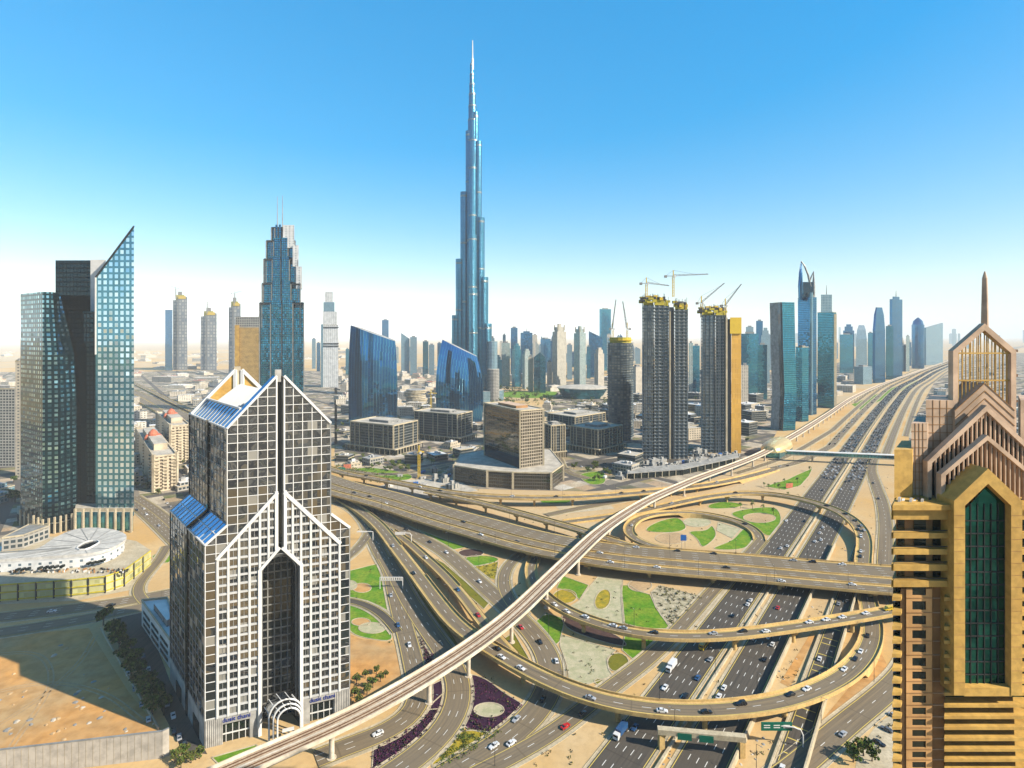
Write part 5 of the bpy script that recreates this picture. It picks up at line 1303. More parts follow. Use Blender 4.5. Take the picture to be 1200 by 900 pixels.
# ------------------------------------------------------------------ skyline of separate towers
HERO = []
def sky_tower(x0, x1, yt, Y, mat, label, top='flat', name='skyline_tower', group=None, side=0.0, cat='tower', dep=None):
    w = (x1 - x0) * Y / F; dep = dep or max(14, w * .8)
    if side: fp = foot(x0, x0 + (x1 - x0) * (1 - side) if x1 < 600 else x0 + (x1 - x0) * side, x1, Y, 28 if x1 >= 600 else 62, dep)
    else: fp = slab(x0, x1, Y, dep)
    c = cen(fp); m = MB(); z1 = Z_(yt, Y); HERO.append((c.x, c.y, w * .7 + 12))
    T = thing(name, label, cat, (c.x, c.y, 0), group); q = MB(); made = False
    h = z1
    if top == 'flat': m.prism(fp, 0, h, mat, 'grey_roof'); q.prism(inset(fp, .5), h + .02, h + 5, 'concrete_dim', 'grey_roof'); made = True
    elif top == 'step':
        m.prism(fp, 0, h * .86, mat, 'pale_roof'); m.prism(inset(fp, .74), h * .86, h * .95, mat, 'pale_roof'); q.prism(inset(fp, .45), h * .95, h, mat, 'pale_roof'); made = True
    elif top == 'crown':
        m.prism(fp, 0, h * .88, mat, 'pale_roof'); q.prism(inset(fp, .7), h * .88, h * .95, mat, 'pale_roof')
        f2 = inset(fp, .72)
        for p in f2: q.bar((p[0], p[1], h * .9), (p[0], p[1], h * .985), 3, 'concrete')
        q.prism(inset(fp, .3), h * .95, h, mat, 'pale_roof'); made = True
    elif top == 'spire':
        m.prism(fp, 0, h * .9, mat, 'grey_roof'); q.tube([(c.x, c.y, h * .9), (c.x, c.y, h)], [2.2, .5], 'steel', 6); q.prism(inset(fp, .55), h * .9, h * .93, mat, 'grey_roof'); made = True
    elif top == 'slant': loft(m, [([0] * 4, fp), ([h, h * .86, h * .86, h], fp)], mat, 'grey_roof')
    elif top == 'slantr': loft(m, [([0] * 4, fp), ([h * .88, h, h, h * .88], fp)], mat, 'grey_roof')
    elif top == 'taper':
        loft(m, [(0, fp), (h * .7, inset(fp, .98)), (h * .9, inset(fp, .78)), (h, inset(fp, .5))], mat, 'grey_roof')
    elif top == 'dome':
        r = w / 2; m.prism(ring(c.x, c.y, r, 14), 0, h * .86, mat, 'grey_roof')
        loft(q, [(h * .86, ring(c.x, c.y, r * .9, 12)), (h * .93, ring(c.x, c.y, r * .75, 12)), (h * .97, ring(c.x, c.y, r * .4, 12)), (h, ring(c.x, c.y, r * .1, 12))], mat); made = True
    m.build('facade', T)
    if made: q.build('crown' if top != 'flat' else 'roof_plant', T)
    return T
R1_ = [  # right of the needle tower
 (575, 579.5, 396, 1520, 'f_bluegrey', 'flat', 0), (579, 588, 416, 1700, 'f_teal_deep', 'step', 0), (587.5, 597.5, 402, 1800, 'f_tealbeige', 'flat', 0), (598.5, 606.5, 384, 2300, 'f_blue', 'flat', 0),
 (600, 611, 402.5, 1760, 'f_teal', 'step', .3), (610, 624, 384, 2150, 'f_blue', 'spire', 0), (612, 622.5, 409, 1700, 'f_tealbeige', 'step', .3), (619, 625, 418, 1620, 'f_beige', 'flat', 0),
 (625.5, 632.5, 413, 1600, 'f_teal', 'slantr', 0), (632.5, 639.5, 412, 1590, 'f_teal_deep', 'slant', 0), (633.5, 645.5, 397, 2200, 'f_blue', 'flat', .3), (641, 647, 424, 1750, 'f_beige2', 'flat', 0),
 (647.5, 663.5, 379.5, 1720, 'f_beige', 'crown', .35), (664.5, 670.5, 404, 2050, 'f_bluegrey', 'flat', 0), (672.5, 686.5, 382, 1780, 'f_tealbeige', 'crown', .5), (687.5, 692, 406, 2100, 'f_teal', 'flat', 0),
 (690, 706, 388, 2150, 'f_blue', 'slant', 0), (702.5, 716, 362, 2550, 'f_teal', 'flat', .15), (696.5, 708, 407.5, 1650, 'f_beige2', 'step', .4), (740, 753, 430, 1450, 'f_beige2', 'flat', .4)]
for i, (a, b, yt, Y, mt, tp, sd_) in enumerate(R1_):
    look = {'f_bluegrey': 'grey', 'f_teal_deep': 'dark teal', 'f_tealbeige': 'beige and teal', 'f_blue': 'blue glass', 'f_teal': 'teal glass', 'f_beige': 'beige', 'f_beige2': 'pale beige'}[mt]
    tops = {'flat': 'flat topped', 'step': 'stepped top', 'spire': 'spired', 'slant': 'slant topped', 'slantr': 'slant topped', 'crown': 'crowned'}[tp]
    sky_tower(a, b, yt, Y, mt, f'{look} {tops} tower, {ORD[i]} along the skyline between needle tower and construction towers', tp, side=sd_, group='skyline towers right of the needle tower')
L1_ = [(365.5, 370, 397, 2700, 'f_bluegrey', 'flat'), (371, 375.5, 402, 2500, 'f_blue', 'flat'), (405, 409, 409, 2300, 'f_teal', 'flat'), (447.5, 455.5, 375, 3000, 'f_blue', 'flat'), (470, 480, 390, 2250, 'f_bluegrey', 'slant'), (480.5, 488.5, 395, 2240, 'f_bluegrey', 'flat'),
 (495.5, 502, 400, 2250, 'f_teal_deep', 'flat'), (502.5, 509, 404, 2300, 'f_bluegrey', 'flat'), (512.5, 517.5, 402, 2400, 'f_blue', 'flat')]
for i, (a, b, yt, Y, mt, tp) in enumerate(L1_):
    sky_tower(a, b, yt, Y, mt, f'distant hazy tower, {ORD[i]} from the left between the white tower and the needle tower', tp, group='distant towers left of the needle tower')
M1_ = [(807, 812, 402, 1500, 'f_tealbeige', 'flat'), (812, 820, 405, 1600, 'f_teal', 'flat'), (868, 889, 391, 1500, 'f_teal', 'flat'), (874, 883, 383, 2300, 'f_bluegrey', 'flat'), (886, 894, 376, 2000, 'f_blue', 'flat'), (892, 902, 384, 1900, 'f_bluegrey', 'step'), (888, 899, 404, 1420, 'f_teal_deep', 'flat'), (868.5, 877, 428, 1300, 'f_beige2', 'flat')]
for i, (a, b, yt, Y, mt, tp) in enumerate(M1_):
    sky_tower(a, b, yt, Y, mt, f'glass tower, {ORD[i]} in the group between the construction towers and the leaning tower', tp, group='towers left of the leaning tower')
N1_ = [(984, 1000, 392, 2400, 'f_teal', 'flat', 0, 'teal slab left of the folded blue tower beside the far highway'), (988, 1001, 380, 2700, 'f_blue', 'step', 0, 'stepped blue tower behind the teal slab beside the far highway'),
 (1003, 1016, 381, 2500, 'f_bluegrey', 'taper', 0, 'pale tapering faceted tower beside the far highway'), (1017, 1023, 390, 2600, 'f_teal', 'flat', 0, 'narrow teal tower behind the bright blue slab tower by the highway'),
 (1001, 1022, 430, 1850, 'f_bluegrey', 'flat', .5, 'low blue grey office block left of the bright blue slab tower'), (1022.5, 1037.5, 360, 1900, 'f_blue', 'taper', .2, 'tall bright blue tower with chamfered top left of the twin spired tower'),
 (1038, 1047, 382, 2050, 'f_teal_deep', 'flat', 0, 'slim dark blue tower squeezed between the bright blue tower and the spired one'), (1042.5, 1057.5, 340, 2080, 'f_blue', 'spire', .2, 'tallest blue tower with a spire beside the far highway'),
 (1057, 1065, 405, 2500, 'f_blue', 'flat', 0, 'low blue block just right of the tallest far highway tower'), (1069.5, 1082, 372, 2700, 'f_blue', 'dome', 0, 'round blue tower with a domed top near the far highway'),
 (1083, 1105, 378, 3000, 'f_bluegrey', 'slantr', .1, 'broad pale blue tower last along the far highway')]
for a, b, yt, Y, mt, tp, sd_, lb in N1_: sky_tower(a, b, yt, Y, mt, lb, tp, side=sd_)
for i in range(36):
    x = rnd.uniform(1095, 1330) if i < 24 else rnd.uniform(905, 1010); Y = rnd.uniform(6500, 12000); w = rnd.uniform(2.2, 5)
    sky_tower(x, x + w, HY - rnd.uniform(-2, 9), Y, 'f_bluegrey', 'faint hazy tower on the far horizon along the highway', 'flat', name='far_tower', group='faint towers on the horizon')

rz_ = random.Random(77)
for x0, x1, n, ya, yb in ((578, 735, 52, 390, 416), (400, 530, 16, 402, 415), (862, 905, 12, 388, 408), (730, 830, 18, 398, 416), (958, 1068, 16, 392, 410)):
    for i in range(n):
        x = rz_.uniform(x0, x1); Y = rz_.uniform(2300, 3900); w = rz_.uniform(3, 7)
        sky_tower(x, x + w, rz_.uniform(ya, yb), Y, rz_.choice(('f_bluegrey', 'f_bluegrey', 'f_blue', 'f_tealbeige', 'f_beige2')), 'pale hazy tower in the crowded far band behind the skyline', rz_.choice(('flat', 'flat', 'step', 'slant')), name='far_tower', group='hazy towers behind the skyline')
# ------------------------------------------------------------------ low buildings of the town, each on its own
HERO += [(-95, 262, 60), (-390, 490, 90), (-103, 1430, 95), (-390, 930, 70), (-255, 1030, 70), (-95, 1085, 70), (20, 650, 80), (-190, 815, 70), (-125, 900, 70), (75, 790, 55), (120, 800, 70), (120, 985, 60), (200, 770, 60), (330, 805, 60), (180, 900, 45), (480, 980, 60), (620, 1170, 60), (720, 1270, 60), (-550, 1160, 60), (-560, 1780, 60), (123, 140, 60), (-980, 2620, 90), (-1400, 2600, 100), (375, 777, 70)]
def near_road(x, y, r):
    for k, (st, of, w) in ROADS.items():
        for a in st:
            if abs(a.p.x - x) < w + r and abs(a.p.y - y) < w + r and (a.p.x - x) ** 2 + (a.p.y - y) ** 2 < (w / 2 + r) ** 2: return True
    return False
placed = []
def low(poly, n, hmin, hmax, wmin, wmax, mats, label, group, name='low_building', roofs=('pale_roof', 'grey_roof', 'white_roof'), seed=1, avoid=True, cat='building'):
    r = random.Random(seed); k = 0; tries = 0
    xs = [p[0] for p in poly]; ys = [p[1] for p in poly]
    while k < n and tries < n * 40:
        tries += 1; px, py = r.uniform(min(xs), max(xs)), r.uniform(min(ys), max(ys))
        ins = False
        for i in range(len(poly)):
            (x0, y0), (x1, y1) = poly[i - 1], poly[i]
            if (y0 > py) != (y1 > py) and px < (x1 - x0) * (py - y0) / (y1 - y0) + x0: ins = not ins
        if not ins: continue
        c = P(px, py, 0); w, d = r.uniform(wmin, wmax), r.uniform(wmin, wmax); rad = max(w, d) * .75
        if any((c.x - h[0]) ** 2 + (c.y - h[1]) ** 2 < (h[2] + rad) ** 2 for h in HERO): continue
        if any((c.x - h[0]) ** 2 + (c.y - h[1]) ** 2 < (h[2] + rad * .85) ** 2 for h in placed): continue
        if avoid and near_road(c.x, c.y, rad * .8): continue
        placed.append((c.x, c.y, rad * .85)); h = r.uniform(hmin, hmax); a = r.choice((.3, .62, .62, .9, -.2)) + r.uniform(-.06, .06)
        m = MB(); ca, sa = cos(a), sin(a)
        fp = [(c.x + x * ca - y * sa, c.y + x * sa + y * ca) for x, y in ((-w / 2, -d / 2), (w / 2, -d / 2), (w / 2, d / 2), (-w / 2, d / 2))]
        mt, rf = r.choice(mats), r.choice(roofs)
        if r.random() < .45 and w > 14:
            m.prism(fp, 0, h * .6, mt, rf); m.prism(inset(fp, r.uniform(.5, .75)), h * .6, h, mt, rf)
        else: m.prism(fp, 0, h, mt, rf)
        for i in range(4): m.bar((*fp[i], h * (.6 if len(m.f) > 7 else 1) + .3), (*fp[(i + 1) % 4], h * (.6 if len(m.f) > 7 else 1) + .3), .6, 'concrete', 1.0)
        for _ in range(r.randint(1, 4)):
            p = along(along(fp[0], fp[1], r.uniform(.3, .7)), along(fp[3], fp[2], r.uniform(.3, .7)), r.uniform(.3, .7)); m.box((*p, 0), (r.uniform(2, 5), r.uniform(2, 4), r.uniform(1.5, 3)), r.choice(('grey_roof', 'white_roof')), a, h + .02)
        o = m.build(name, loc=(c.x, c.y, 0)); tag(o, label, cat, group); k += 1
BEI = ('f_beige2', 'f_lowrise', 'f_cream', 'f_lowgrey')
low([(150, 470), (300, 440), (300, 560), (262, 640), (150, 590)], 70, 7, 20, 16, 38, BEI, 'low beige building in the quarter between the sail shaped glass tower and the gabled tower', 'low buildings left of the gabled tower', seed=3, name='town_house', cat='house')
low([(155, 428), (300, 428), (300, 455), (155, 462)], 16, 8, 18, 35, 90, ('f_lowrise', 'f_cream', 'f_lowgrey'), 'long low building in the shopping quarter in front of the hazy unfinished towers', 'shopping quarter buildings', roofs=('white_roof', 'pale_roof', 'red_tile', 'white_roof'), seed=4, name='shop_hall', cat='shop hall')
low([(-40, 412), (410, 409), (410, 426), (-40, 428)], 46, 8, 20, 40, 110, ('f_lowrise', 'f_cream'), 'tiny low building scattered over the hazy desert plain behind the left towers', 'desert plain buildings', seed=5, name='desert_house', cat='desert house', avoid=False)
low([(392, 432), (530, 430), (530, 485), (400, 490)], 62, 8, 24, 20, 42, BEI, 'low sand coloured building between the two deep blue curved towers', 'low buildings between the curved towers', roofs=('pale_roof', 'red_tile', 'white_roof', 'pale_roof'), seed=6, name='town_house', cat='house')
low([(575, 440), (760, 428), (905, 440), (900, 470), (700, 466), (600, 452)], 60, 9, 26, 22, 50, BEI, 'low pale building at the foot of the skyline behind the construction towers', 'low buildings at the foot of the skyline', seed=7, name='low_building', cat='building')
low([(745, 470), (900, 462), (905, 505), (880, 520), (745, 525)], 40, 9, 24, 20, 40, ('f_lowgrey', 'f_office', 'f_lowrise'), 'mid height dark grey building among the construction towers', 'grey buildings among the construction towers', seed=8)
low([(960, 470), (985, 462), (1030, 440), (1090, 420), (1080, 415), (960, 445)], 14, 8, 20, 24, 60, BEI, 'low pale building on open sand beside the far highway', 'low buildings left of the far highway', seed=9)
low([(1058, 560), (1064, 510), (1098, 446), (1140, 420), (1330, 404), (1420, 420), (1400, 560), (1100, 620)], 150, 5, 14, 14, 30, ('f_cream', 'f_lowrise', 'f_beige2', 'f_lowgrey', 'f_bluegrey'), 'small low building in the dense quarter right of the highway behind the golden tower', 'quarter right of the highway', seed=10, name='villa', cat='villa')
low([(392, 500), (560, 500), (575, 545), (480, 550), (392, 545)], 14, 5, 12, 14, 26, ('f_lowgrey', 'f_office', 'f_lowrise'), 'small service building among the dark office blocks left of the brown cube', 'small buildings among the office blocks', name='annex_building', seed=14)
low([(640, 480), (745, 470), (745, 530), (740, 560), (700, 535), (655, 520)], 22, 6, 20, 16, 34, ('f_lowgrey', 'f_office', 'f_lowrise'), 'small grey building between the ribbed office blocks and the tall building site', 'small buildings by the ribbed blocks', name='annex_building', seed=15)
low([(-200, 440), (22, 440), (22, 520), (-200, 560)], 26, 8, 34, 22, 46, BEI, 'sandy building at the left edge of the picture beside the teal tower', 'buildings left of the teal tower', roofs=('pale_roof', 'red_tile'), seed=12)
low([(-200, 585), (20, 575), (20, 628), (-200, 640)], 7, 6, 12, 22, 36, ('f_lowgrey', 'f_bluegrey'), 'low blue grey building in the shade behind the white roofed car park', 'low buildings behind the car park', roofs=('grey_roof',), seed=13)
T = tower('apartment_building', 'grey and beige block standing beyond the trees at the left edge', 'apartment building', slab(-8, 19, 700, 30), Z_(456, 700), 'f_lowgrey', 'pale_roof')
T = tower('apartment_building', 'slim olive block peeping out behind the left side of the teal tower', 'apartment building', slab(18, 30, 640, 25), Z_(424, 640), 'f_lowrise', 'pale_roof')

# ------------------------------------------------------------------ sandy apartment houses with red domes
def domed(label, x0, xc, x1, yb, yt, ang, dep):
    Y = YB(yb); fp = foot(x0, xc, x1, Y, ang, dep); z1 = Z_(yt, Y); c = cen(fp)
    T = new('apartment_house', label, 'apartment building', fp)
    part(T, 'facade', lambda m: m.prism(fp, 0, z1, 'f_balcony', 'pale_roof'))
    def bal(m):
        for i in range(4):
            a, b = fp[i], fp[(i + 1) % 4]; d = (Vector(b) - Vector(a)).normalized(); n = Vector((d.y, -d.x))
            for t in (.15, .5, .85):
                p = Vector(along(a, b, t)) + n * .8; z = 4
                while z < z1 - 3: m.box((*p, 0), (4.4, 1.8, 1.2), 'beige_wall', atan2(d.y, d.x), z); z += 3.6
            m.bar((*a, z1 + .6), (*b, z1 + .6), 1.2, 'beige_wall', 1.8)
            m.bar((*a, 0), (*a, z1 + 3), 2.6, 'beige_wall')
    part(T, 'balcony', bal)
    part(T, 'penthouse', lambda m: m.prism(inset(fp, .62), z1 + .02, z1 + 7, 'beige_wall', 'pale_roof'))
    w = (fp[1] - fp[0]).length
    for k, (ox, r) in enumerate(((0, w * .26), (-w * .3, w * .14), (w * .3, w * .14))):
        d = (fp[1] - fp[0]).normalized(); p = c + d * ox - Vector((0, 2))
        part(T, 'dome', lambda m: loft(m, [(z1 + (6 if k == 0 else 2), ring(p.x, p.y, r * 1.05, 12)), (z1 + (9 if k == 0 else 5), ring(p.x, p.y, r, 12)), (z1 + (12 if k == 0 else 7), ring(p.x, p.y, r * .7, 12)), (z1 + (14.5 if k == 0 else 8.6), ring(p.x, p.y, r * .15, 12))], 'red_tile'))
domed('sandy apartment house with a red domed roof and stacked balconies, nearer of the domed pair', 160, 180, 207, 577, 536, 38, 26)
domed('sandy apartment house with a red domed roof, farther of the domed pair', 184, 200, 222, 545, 500, 38, 26)

# ------------------------------------------------------------------ tiered car park with the white ring roof
T = thing('parking_structure', 'olive panelled tiered car park with a white ring shaped pavilion on its deck', 'car park', P(60, 690, 0))
Yf = 353.0
deck = [P(x, y, 11) for x, y in ((-140, 690), (0, 685), (84, 679), (123, 675), (145, 668), (177, 645), (160, 634), (110, 626), (40, 630), (-140, 652))]
part(T, 'tier_wall', lambda m: m.prism(deck, 0, 11, 'f_garage', 'concrete'))
def fins(m):
    for i in range(5):
        a, b = deck[i], deck[i + 1]; n = max(2, int((b - a).length / 9))
        for k in range(n): p = a.lerp(b, k / n); d = (b - a).normalized(); m.bar((p.x + d.y * .3, p.y - d.x * .3, 0), (p.x + d.y * .3, p.y - d.x * .3, 11), .7, 'dark_steel')
        for z in (1.4, 6.0, 10.8): m.bar((a.x, a.y - .3, z), (b.x, b.y - .3, z), .5, 'net_yellow', .8)
part(T, 'fin', fins)
outer = spline([P(x, y, 17) for x, y in ((-60, 664), (0, 660), (40, 658), (82, 655), (118, 651), (140, 641), (147, 632), (135, 625), (110, 622), (88, 623), (66, 632), (46, 648), (10, 652), (-60, 655))], 4, 2, True)
part(T, 'pavilion_wall', lambda m: m.prism([(p.x, p.y) for p in outer], 11.02, 17, 'f_white', 'pavilion_roof'))
def rroof(m):
    o = spline([P(x, y, 18.6) for x, y in ((-60, 659), (0, 655.5), (40, 653), (82, 650), (120, 646), (141, 637), (149, 628), (136, 621), (110, 618), (87, 620), (64, 630), (42, 644), (8, 648), (-60, 651))], 4, 2, True)
    i_ = spline([P(x, y, 18.6) for x, y in ((88, 644), (96, 638), (104, 634.5), (114, 634), (117, 636), (110, 640), (100, 645))], 4, 1, True)
    m.prism([(p.x, p.y) for p in o], 17.02, 18.6, 'pavilion_roof', 'pavilion_roof')
    for k in range(0, len(o), 3): e = min(i_, key=lambda t: (t - o[k]).length); m.bar((o[k].x, o[k].y, 18.7), tuple(o[k].lerp(e, .9).xy) + (18.7,), .35, 'steel', .2)
    m.poly([(p.x, p.y, 18.64) for p in i_], 'dusit_dark')
    for k in range(0, len(i_), 1): m.bar((i_[k].x, i_[k].y, 19), (i_[(k + 1) % len(i_)].x, i_[(k + 1) % len(i_)].y, 19), .6, 'white_roof', .9)
part(T, 'ring_roof', rroof)
def porth(m):
    for x, y in ((21, 667.5), (27, 667), (33, 666.5), (47, 665.5), (54, 665), (60, 664.5), (66, 664), (73, 663.5), (104, 660), (110, 659), (116, 658), (121, 656.5)):
        p = P(x, y, 14.5); m.box((p.x, p.y, p.z), (1.5, 3.0, 1.5), 'window_dark')
part(T, 'porthole', porth)
def terr(m):
    r2 = random.Random(3)
    for k in range(90):
        p = P(r2.uniform(10, 150), r2.uniform(667, 672), 11); m.box((p.x, p.y, 11.6), (.8, .8, 1.1), r2.choice(('dark_steel', 'white_roof', 'brown_clad')), r2.random())
part(T, 'terrace_seating', terr)
T = tower('metal_shed', 'grey ribbed metal roof hall left of the white ring pavilion', 'hall', [P(x, y, 0) for x, y in ((2, 664), (28, 660), (58, 648), (34, 646))], 20, 'f_lowgrey', 'grey_roof', plant=False, z0=11.1)
def rib(m):
    a, b, c, d = [P(x, y, 0) for x, y in ((2, 664), (28, 660), (58, 648), (34, 646))]
    for k in range(12): p, q_ = a.lerp(b, k / 11), d.lerp(c, k / 11); m.bar((p.x, p.y, 20.4), (q_.x, q_.y, 20.4), .9, 'steel', .5)
part(T, 'roof_rib', rib)
pl = MB(); pl.poly([P(x, y, 11.05) for x, y in ((-30, 652), (-2, 650), (4, 640), (-30, 642))], 'teal_pool'); tag(pl.build('pool'), kind='structure')

# ------------------------------------------------------------------ white office house in the tower's shade, hoarding wall of the sand lot
fp = [P(x, y, 0) for x, y in ((166, 733), (199, 783), (212, 775), (196, 730))]; fp = [Vector((p.x, p.y)) for p in fp]
T = tower('office_house', 'small white office house with ribbon windows in the shade beside the gabled tower', 'office building', fp, 14, 'white_roof', 'white_roof')
def ribb(m):
    for i in range(4):
        a, b = fp[i], fp[(i + 1) % 4]
        for z in (2.5, 6, 9.5):
            for t in (.08, .39, .70): p, q_ = along(a, b, t), along(a, b, t + .24); m.bar((*p, z), (*q_, z), .5, 'window_dark', 1.5)
part(T, 'ribbon_window', ribb)
wl = [Vector((-330, 196, 0)), Vector((-193, 209, 0)), P(190, 888, 0), P(198, 884, 0)]
T = thing('hoarding_wall', 'tall pale panel wall along the near edge of the sandy building plot', 'wall', (-160, 214, 0))
def wallf(m):
    for a, b in zip(wl, wl[1:]): m.bar((a.x, a.y, 5.2), (b.x, b.y, 5.2), .6, 'wall_panel', 10.5, up=(0, 0, 1))
part(T, 'panel', wallf)
def wallc(m):
    for a, b in zip(wl, wl[1:]):
        m.bar((a.x, a.y, 10.6), (b.x, b.y, 10.6), .8, 'steel', .25)
        n = int((b - a).length / 2.4)
        for k in range(n): p = a.lerp(b, k / n); m.bar((p.x + .1, p.y - .36, .2), (p.x + .1, p.y - .36, 10.4), .06, 'concrete')
part(T, 'coping', wallc)
kl = [P(x, y, 0) for x, y in ((118, 738), (126, 752), (143, 782), (160, 812), (178, 842), (186, 856))]
q = MB()
for a, b in zip(kl, kl[1:]): q.bar((a.x, a.y, .6), (b.x, b.y, .6), .5, 'concrete', 1.6)
o = q.build('boundary_wall', loc=tuple(kl[2])); tag(o, 'low pale boundary wall under the trees between sand plot and car park', 'wall')

# ------------------------------------------------------------------ metro station shell and footbridge
sc_ = P(914, 523, 10); sd_ = min(mst, key=lambda k: (k.p - sc_).length); T = thing('metro_station', 'golden shell shaped metro station over the rail viaduct beside the highway', 'metro station', (sd_.p.x, sd_.p.y, 0))
def shell(m):
    L_, Wd, Hh, n, k = 44, 17, 13, 16, 10; g_ = []
    for i in range(n + 1):
        t = -1 + 2 * i / n; w = (1 - abs(t) ** 2.6) ** .5 * .96 + .04; row = []
        for j in range(k + 1):
            a = pi * j / k; o = -cos(a) * Wd * w; z = sin(a) * Hh * (w ** .8)
            p = sd_.p + sd_.d * (t * L_) + sd_.n * o; row.append((p.x, p.y, 8 + z))
        g_.append(row)
    for i in range(n):
        for j in range(k): m.poly([g_[i][j], g_[i][j + 1], g_[i + 1][j + 1], g_[i + 1][j]], 'gold_shell')
part(T, 'shell_roof', shell, True)
def sbody(m):
    q_ = [sd_.p + sd_.d * a + sd_.n * b for a, b in ((-36, -12), (-36, 12), (36, 12), (36, -12))]; m.prism([(p.x, p.y) for p in q_], 0, 8.4, 'station_glass', 'concrete')
part(T, 'concourse', sbody)
part(T, 'end_glazing', lambda m: [m.bar(sd_.p + sd_.d * s * 40 + sd_.n * o + Vector((0, 0, -3)), sd_.p + sd_.d * s * 40 + sd_.n * o + Vector((0, 0, 4)), .6, 'station_glass') for s in (-1, 1) for o in (-6, -4, 4, 6)])
T = thing('footbridge', 'long teal glazed footbridge on slim legs spanning the highway from the golden station', 'footbridge', P(990, 548, 0))
fa, fb = P(921, 532, 9), P(1082, 539, 9)
part(T, 'deck', lambda m: (m.bar((fa.x, fa.y, 8.6), (fb.x, fb.y, 8.6), 7, 'concrete', 1.2), m.bar((fa.x, fa.y, 13.6), (fb.x, fb.y, 13.6), 7.6, 'white_roof', .7)))
part(T, 'glazing', lambda m: m.bar((fa.x, fa.y, 11.2), (fb.x, fb.y, 11.2), 6, 'station_glass', 4))
part(T, 'mullion', lambda m: [m.bar((*(fa.lerp(fb, k / 40) + Vector((0, -3.1, 0))).xy, 9.2), (*(fa.lerp(fb, k / 40) + Vector((0, -3.1, 0))).xy, 13.3), .35, 'dark_steel') for k in range(41)])
for t in (.2, .43, .62, .9):
    p = fa.lerp(fb, t); part(T, 'leg', lambda m: m.tube([(p.x, p.y, -.3), (p.x, p.y, 8)], [1.2, 1.2], 'concrete', 10))

# ------------------------------------------------------------------ oval arena, terraced block, covered market roofs
T = thing('oval_hall', 'oval hall with a sweeping pale roof and dark glass walls behind the low office blocks', 'hall', P(680, 468, 0)); oc = P(683, 466, 0)
part(T, 'glass_wall', lambda m: loft(m, [(0, ring(oc.x, oc.y, 52, 28, 40)), (18, ring(oc.x, oc.y, 62, 28, 48)), (26, ring(oc.x, oc.y, 66, 28, 50))], 'f_teal_deep', 'pale_roof'))
part(T, 'roof', lambda m: loft(m, [(26.02, ring(oc.x, oc.y, 69, 28, 53)), (28, ring(oc.x, oc.y, 69, 28, 53)), (32, ring(oc.x, oc.y, 46, 28, 34)), (33, ring(oc.x, oc.y, 10, 28, 8))], 'pale_roof'))
T = thing('terraced_block', 'round grey block of stacked wavy terraces between the two curved blue towers', 'building', P(487, 470, 0)); tc_ = P(487, 472, 0); 
for k in range(8): part(T, 'terrace', lambda m: m.prism(ring(tc_.x + 3 * sin(k), tc_.y, 27 - (k % 2) * 2, 18), 4.2 * k, 4.2 * k + 2.6, 'concrete', 'pale_roof', True))
part(T, 'core', lambda m: m.prism(ring(tc_.x, tc_.y, 23, 18), 0, 33, 'f_lowgrey', 'grey_roof'))
# ------------------------------------------------------------------ trees
def leafball(m, c, r, n, mats, rr, s0=.5, s1=1.0, hollow=.55):
    for _ in range(n):
        d = Vector((rr.gauss(0, 1), rr.gauss(0, 1), rr.gauss(0, 1))).normalized() * rr.uniform(hollow, 1.0)
        p = Vector(c) + Vector((d.x * r[0], d.y * r[1], d.z * r[2])); s = rr.uniform(s0, s1)
        a = Vector((rr.gauss(0, 1), rr.gauss(0, 1), rr.gauss(0, 1))).normalized(); b = a.orthogonal().normalized(); e = a.cross(b)
        m.poly([p + b * s, p + (b * .2 + e * .75) * s, p - b * s, p - (e * .7 - b * .1) * s], rr.choice(mats))
def make_tree(seed, h, mats, blobs, name, label):
    rr = random.Random(seed); T = thing(name, label, 'tree', (0, 0, -50))
    ORIG[T.name] = (0, 0, 0)
    m = MB(); m.tube([(0, 0, -.3), (.1, 0, h * .25), (.05, .1, h * .5)], [.28, .2, .12], 'bark', 7)
    q = MB()
    for i in range(blobs):
        a = 2 * pi * i / blobs + rr.uniform(-.4, .4); r = rr.uniform(.1, .36) * h; z = h * rr.uniform(.48, .86)
        c = (cos(a) * r, sin(a) * r, z); m.tube([(.05, .05, h * .33), ((c[0]) * .6, c[1] * .6, z * .8), c], [.12, .08, .03], 'bark', 5)
        leafball(q, c, (h * rr.uniform(.16, .25), h * rr.uniform(.16, .25), h * rr.uniform(.12, .2)), 46, mats, rr, h * .05, h * .10)
    m.build('trunk', T); q.build('crown', T); return T
def make_palm(h, label):
    rr = random.Random(9); T = thing('palm_tree', label, 'palm tree', (0, 0, -50)); ORIG[T.name] = (0, 0, 0)
    m = MB(); m.tube([(0, 0, -.3), (.12, 0, h * .5), (.05, .05, h * .86)], [.3, .22, .2], 'bark', 7); m.build('trunk', T)
    q = MB()
    for k in range(22):
        a = rr.uniform(0, 2 * pi); up = rr.uniform(.0, .9); L_ = rr.uniform(2.6, 3.6); pr = None
        for j in range(6):
            t = j / 5; p = Vector((cos(a) * L_ * t, sin(a) * L_ * t, h * .86 + up * L_ * t * 1.2 - 1.9 * t * t * L_ * .6)); w = .5 * (1 - t) + .12
            s = Vector((-sin(a), cos(a), 0)) * w
            if pr: q.poly([pr[0] - pr[1], p - s, p + s, pr[0] + pr[1]], 'leaf_green' if k % 3 else 'leaf_olive')
            pr = (p, s)
    q.build('crown', T); return T
KINDS = [make_tree(1, 7, ['leaf_dark', 'leaf_dark', 'leaf_green'], 9, 'shade_tree', 'dark shade tree'), make_tree(2, 6, ['leaf_green', 'leaf_green', 'leaf_olive'], 8, 'broad_tree', 'green tree'),
         make_tree(3, 5, ['leaf_olive', 'leaf_olive', 'leaf_green'], 8, 'dry_tree', 'olive tree'), make_palm(9, 'date palm')]
first = [True] * 4
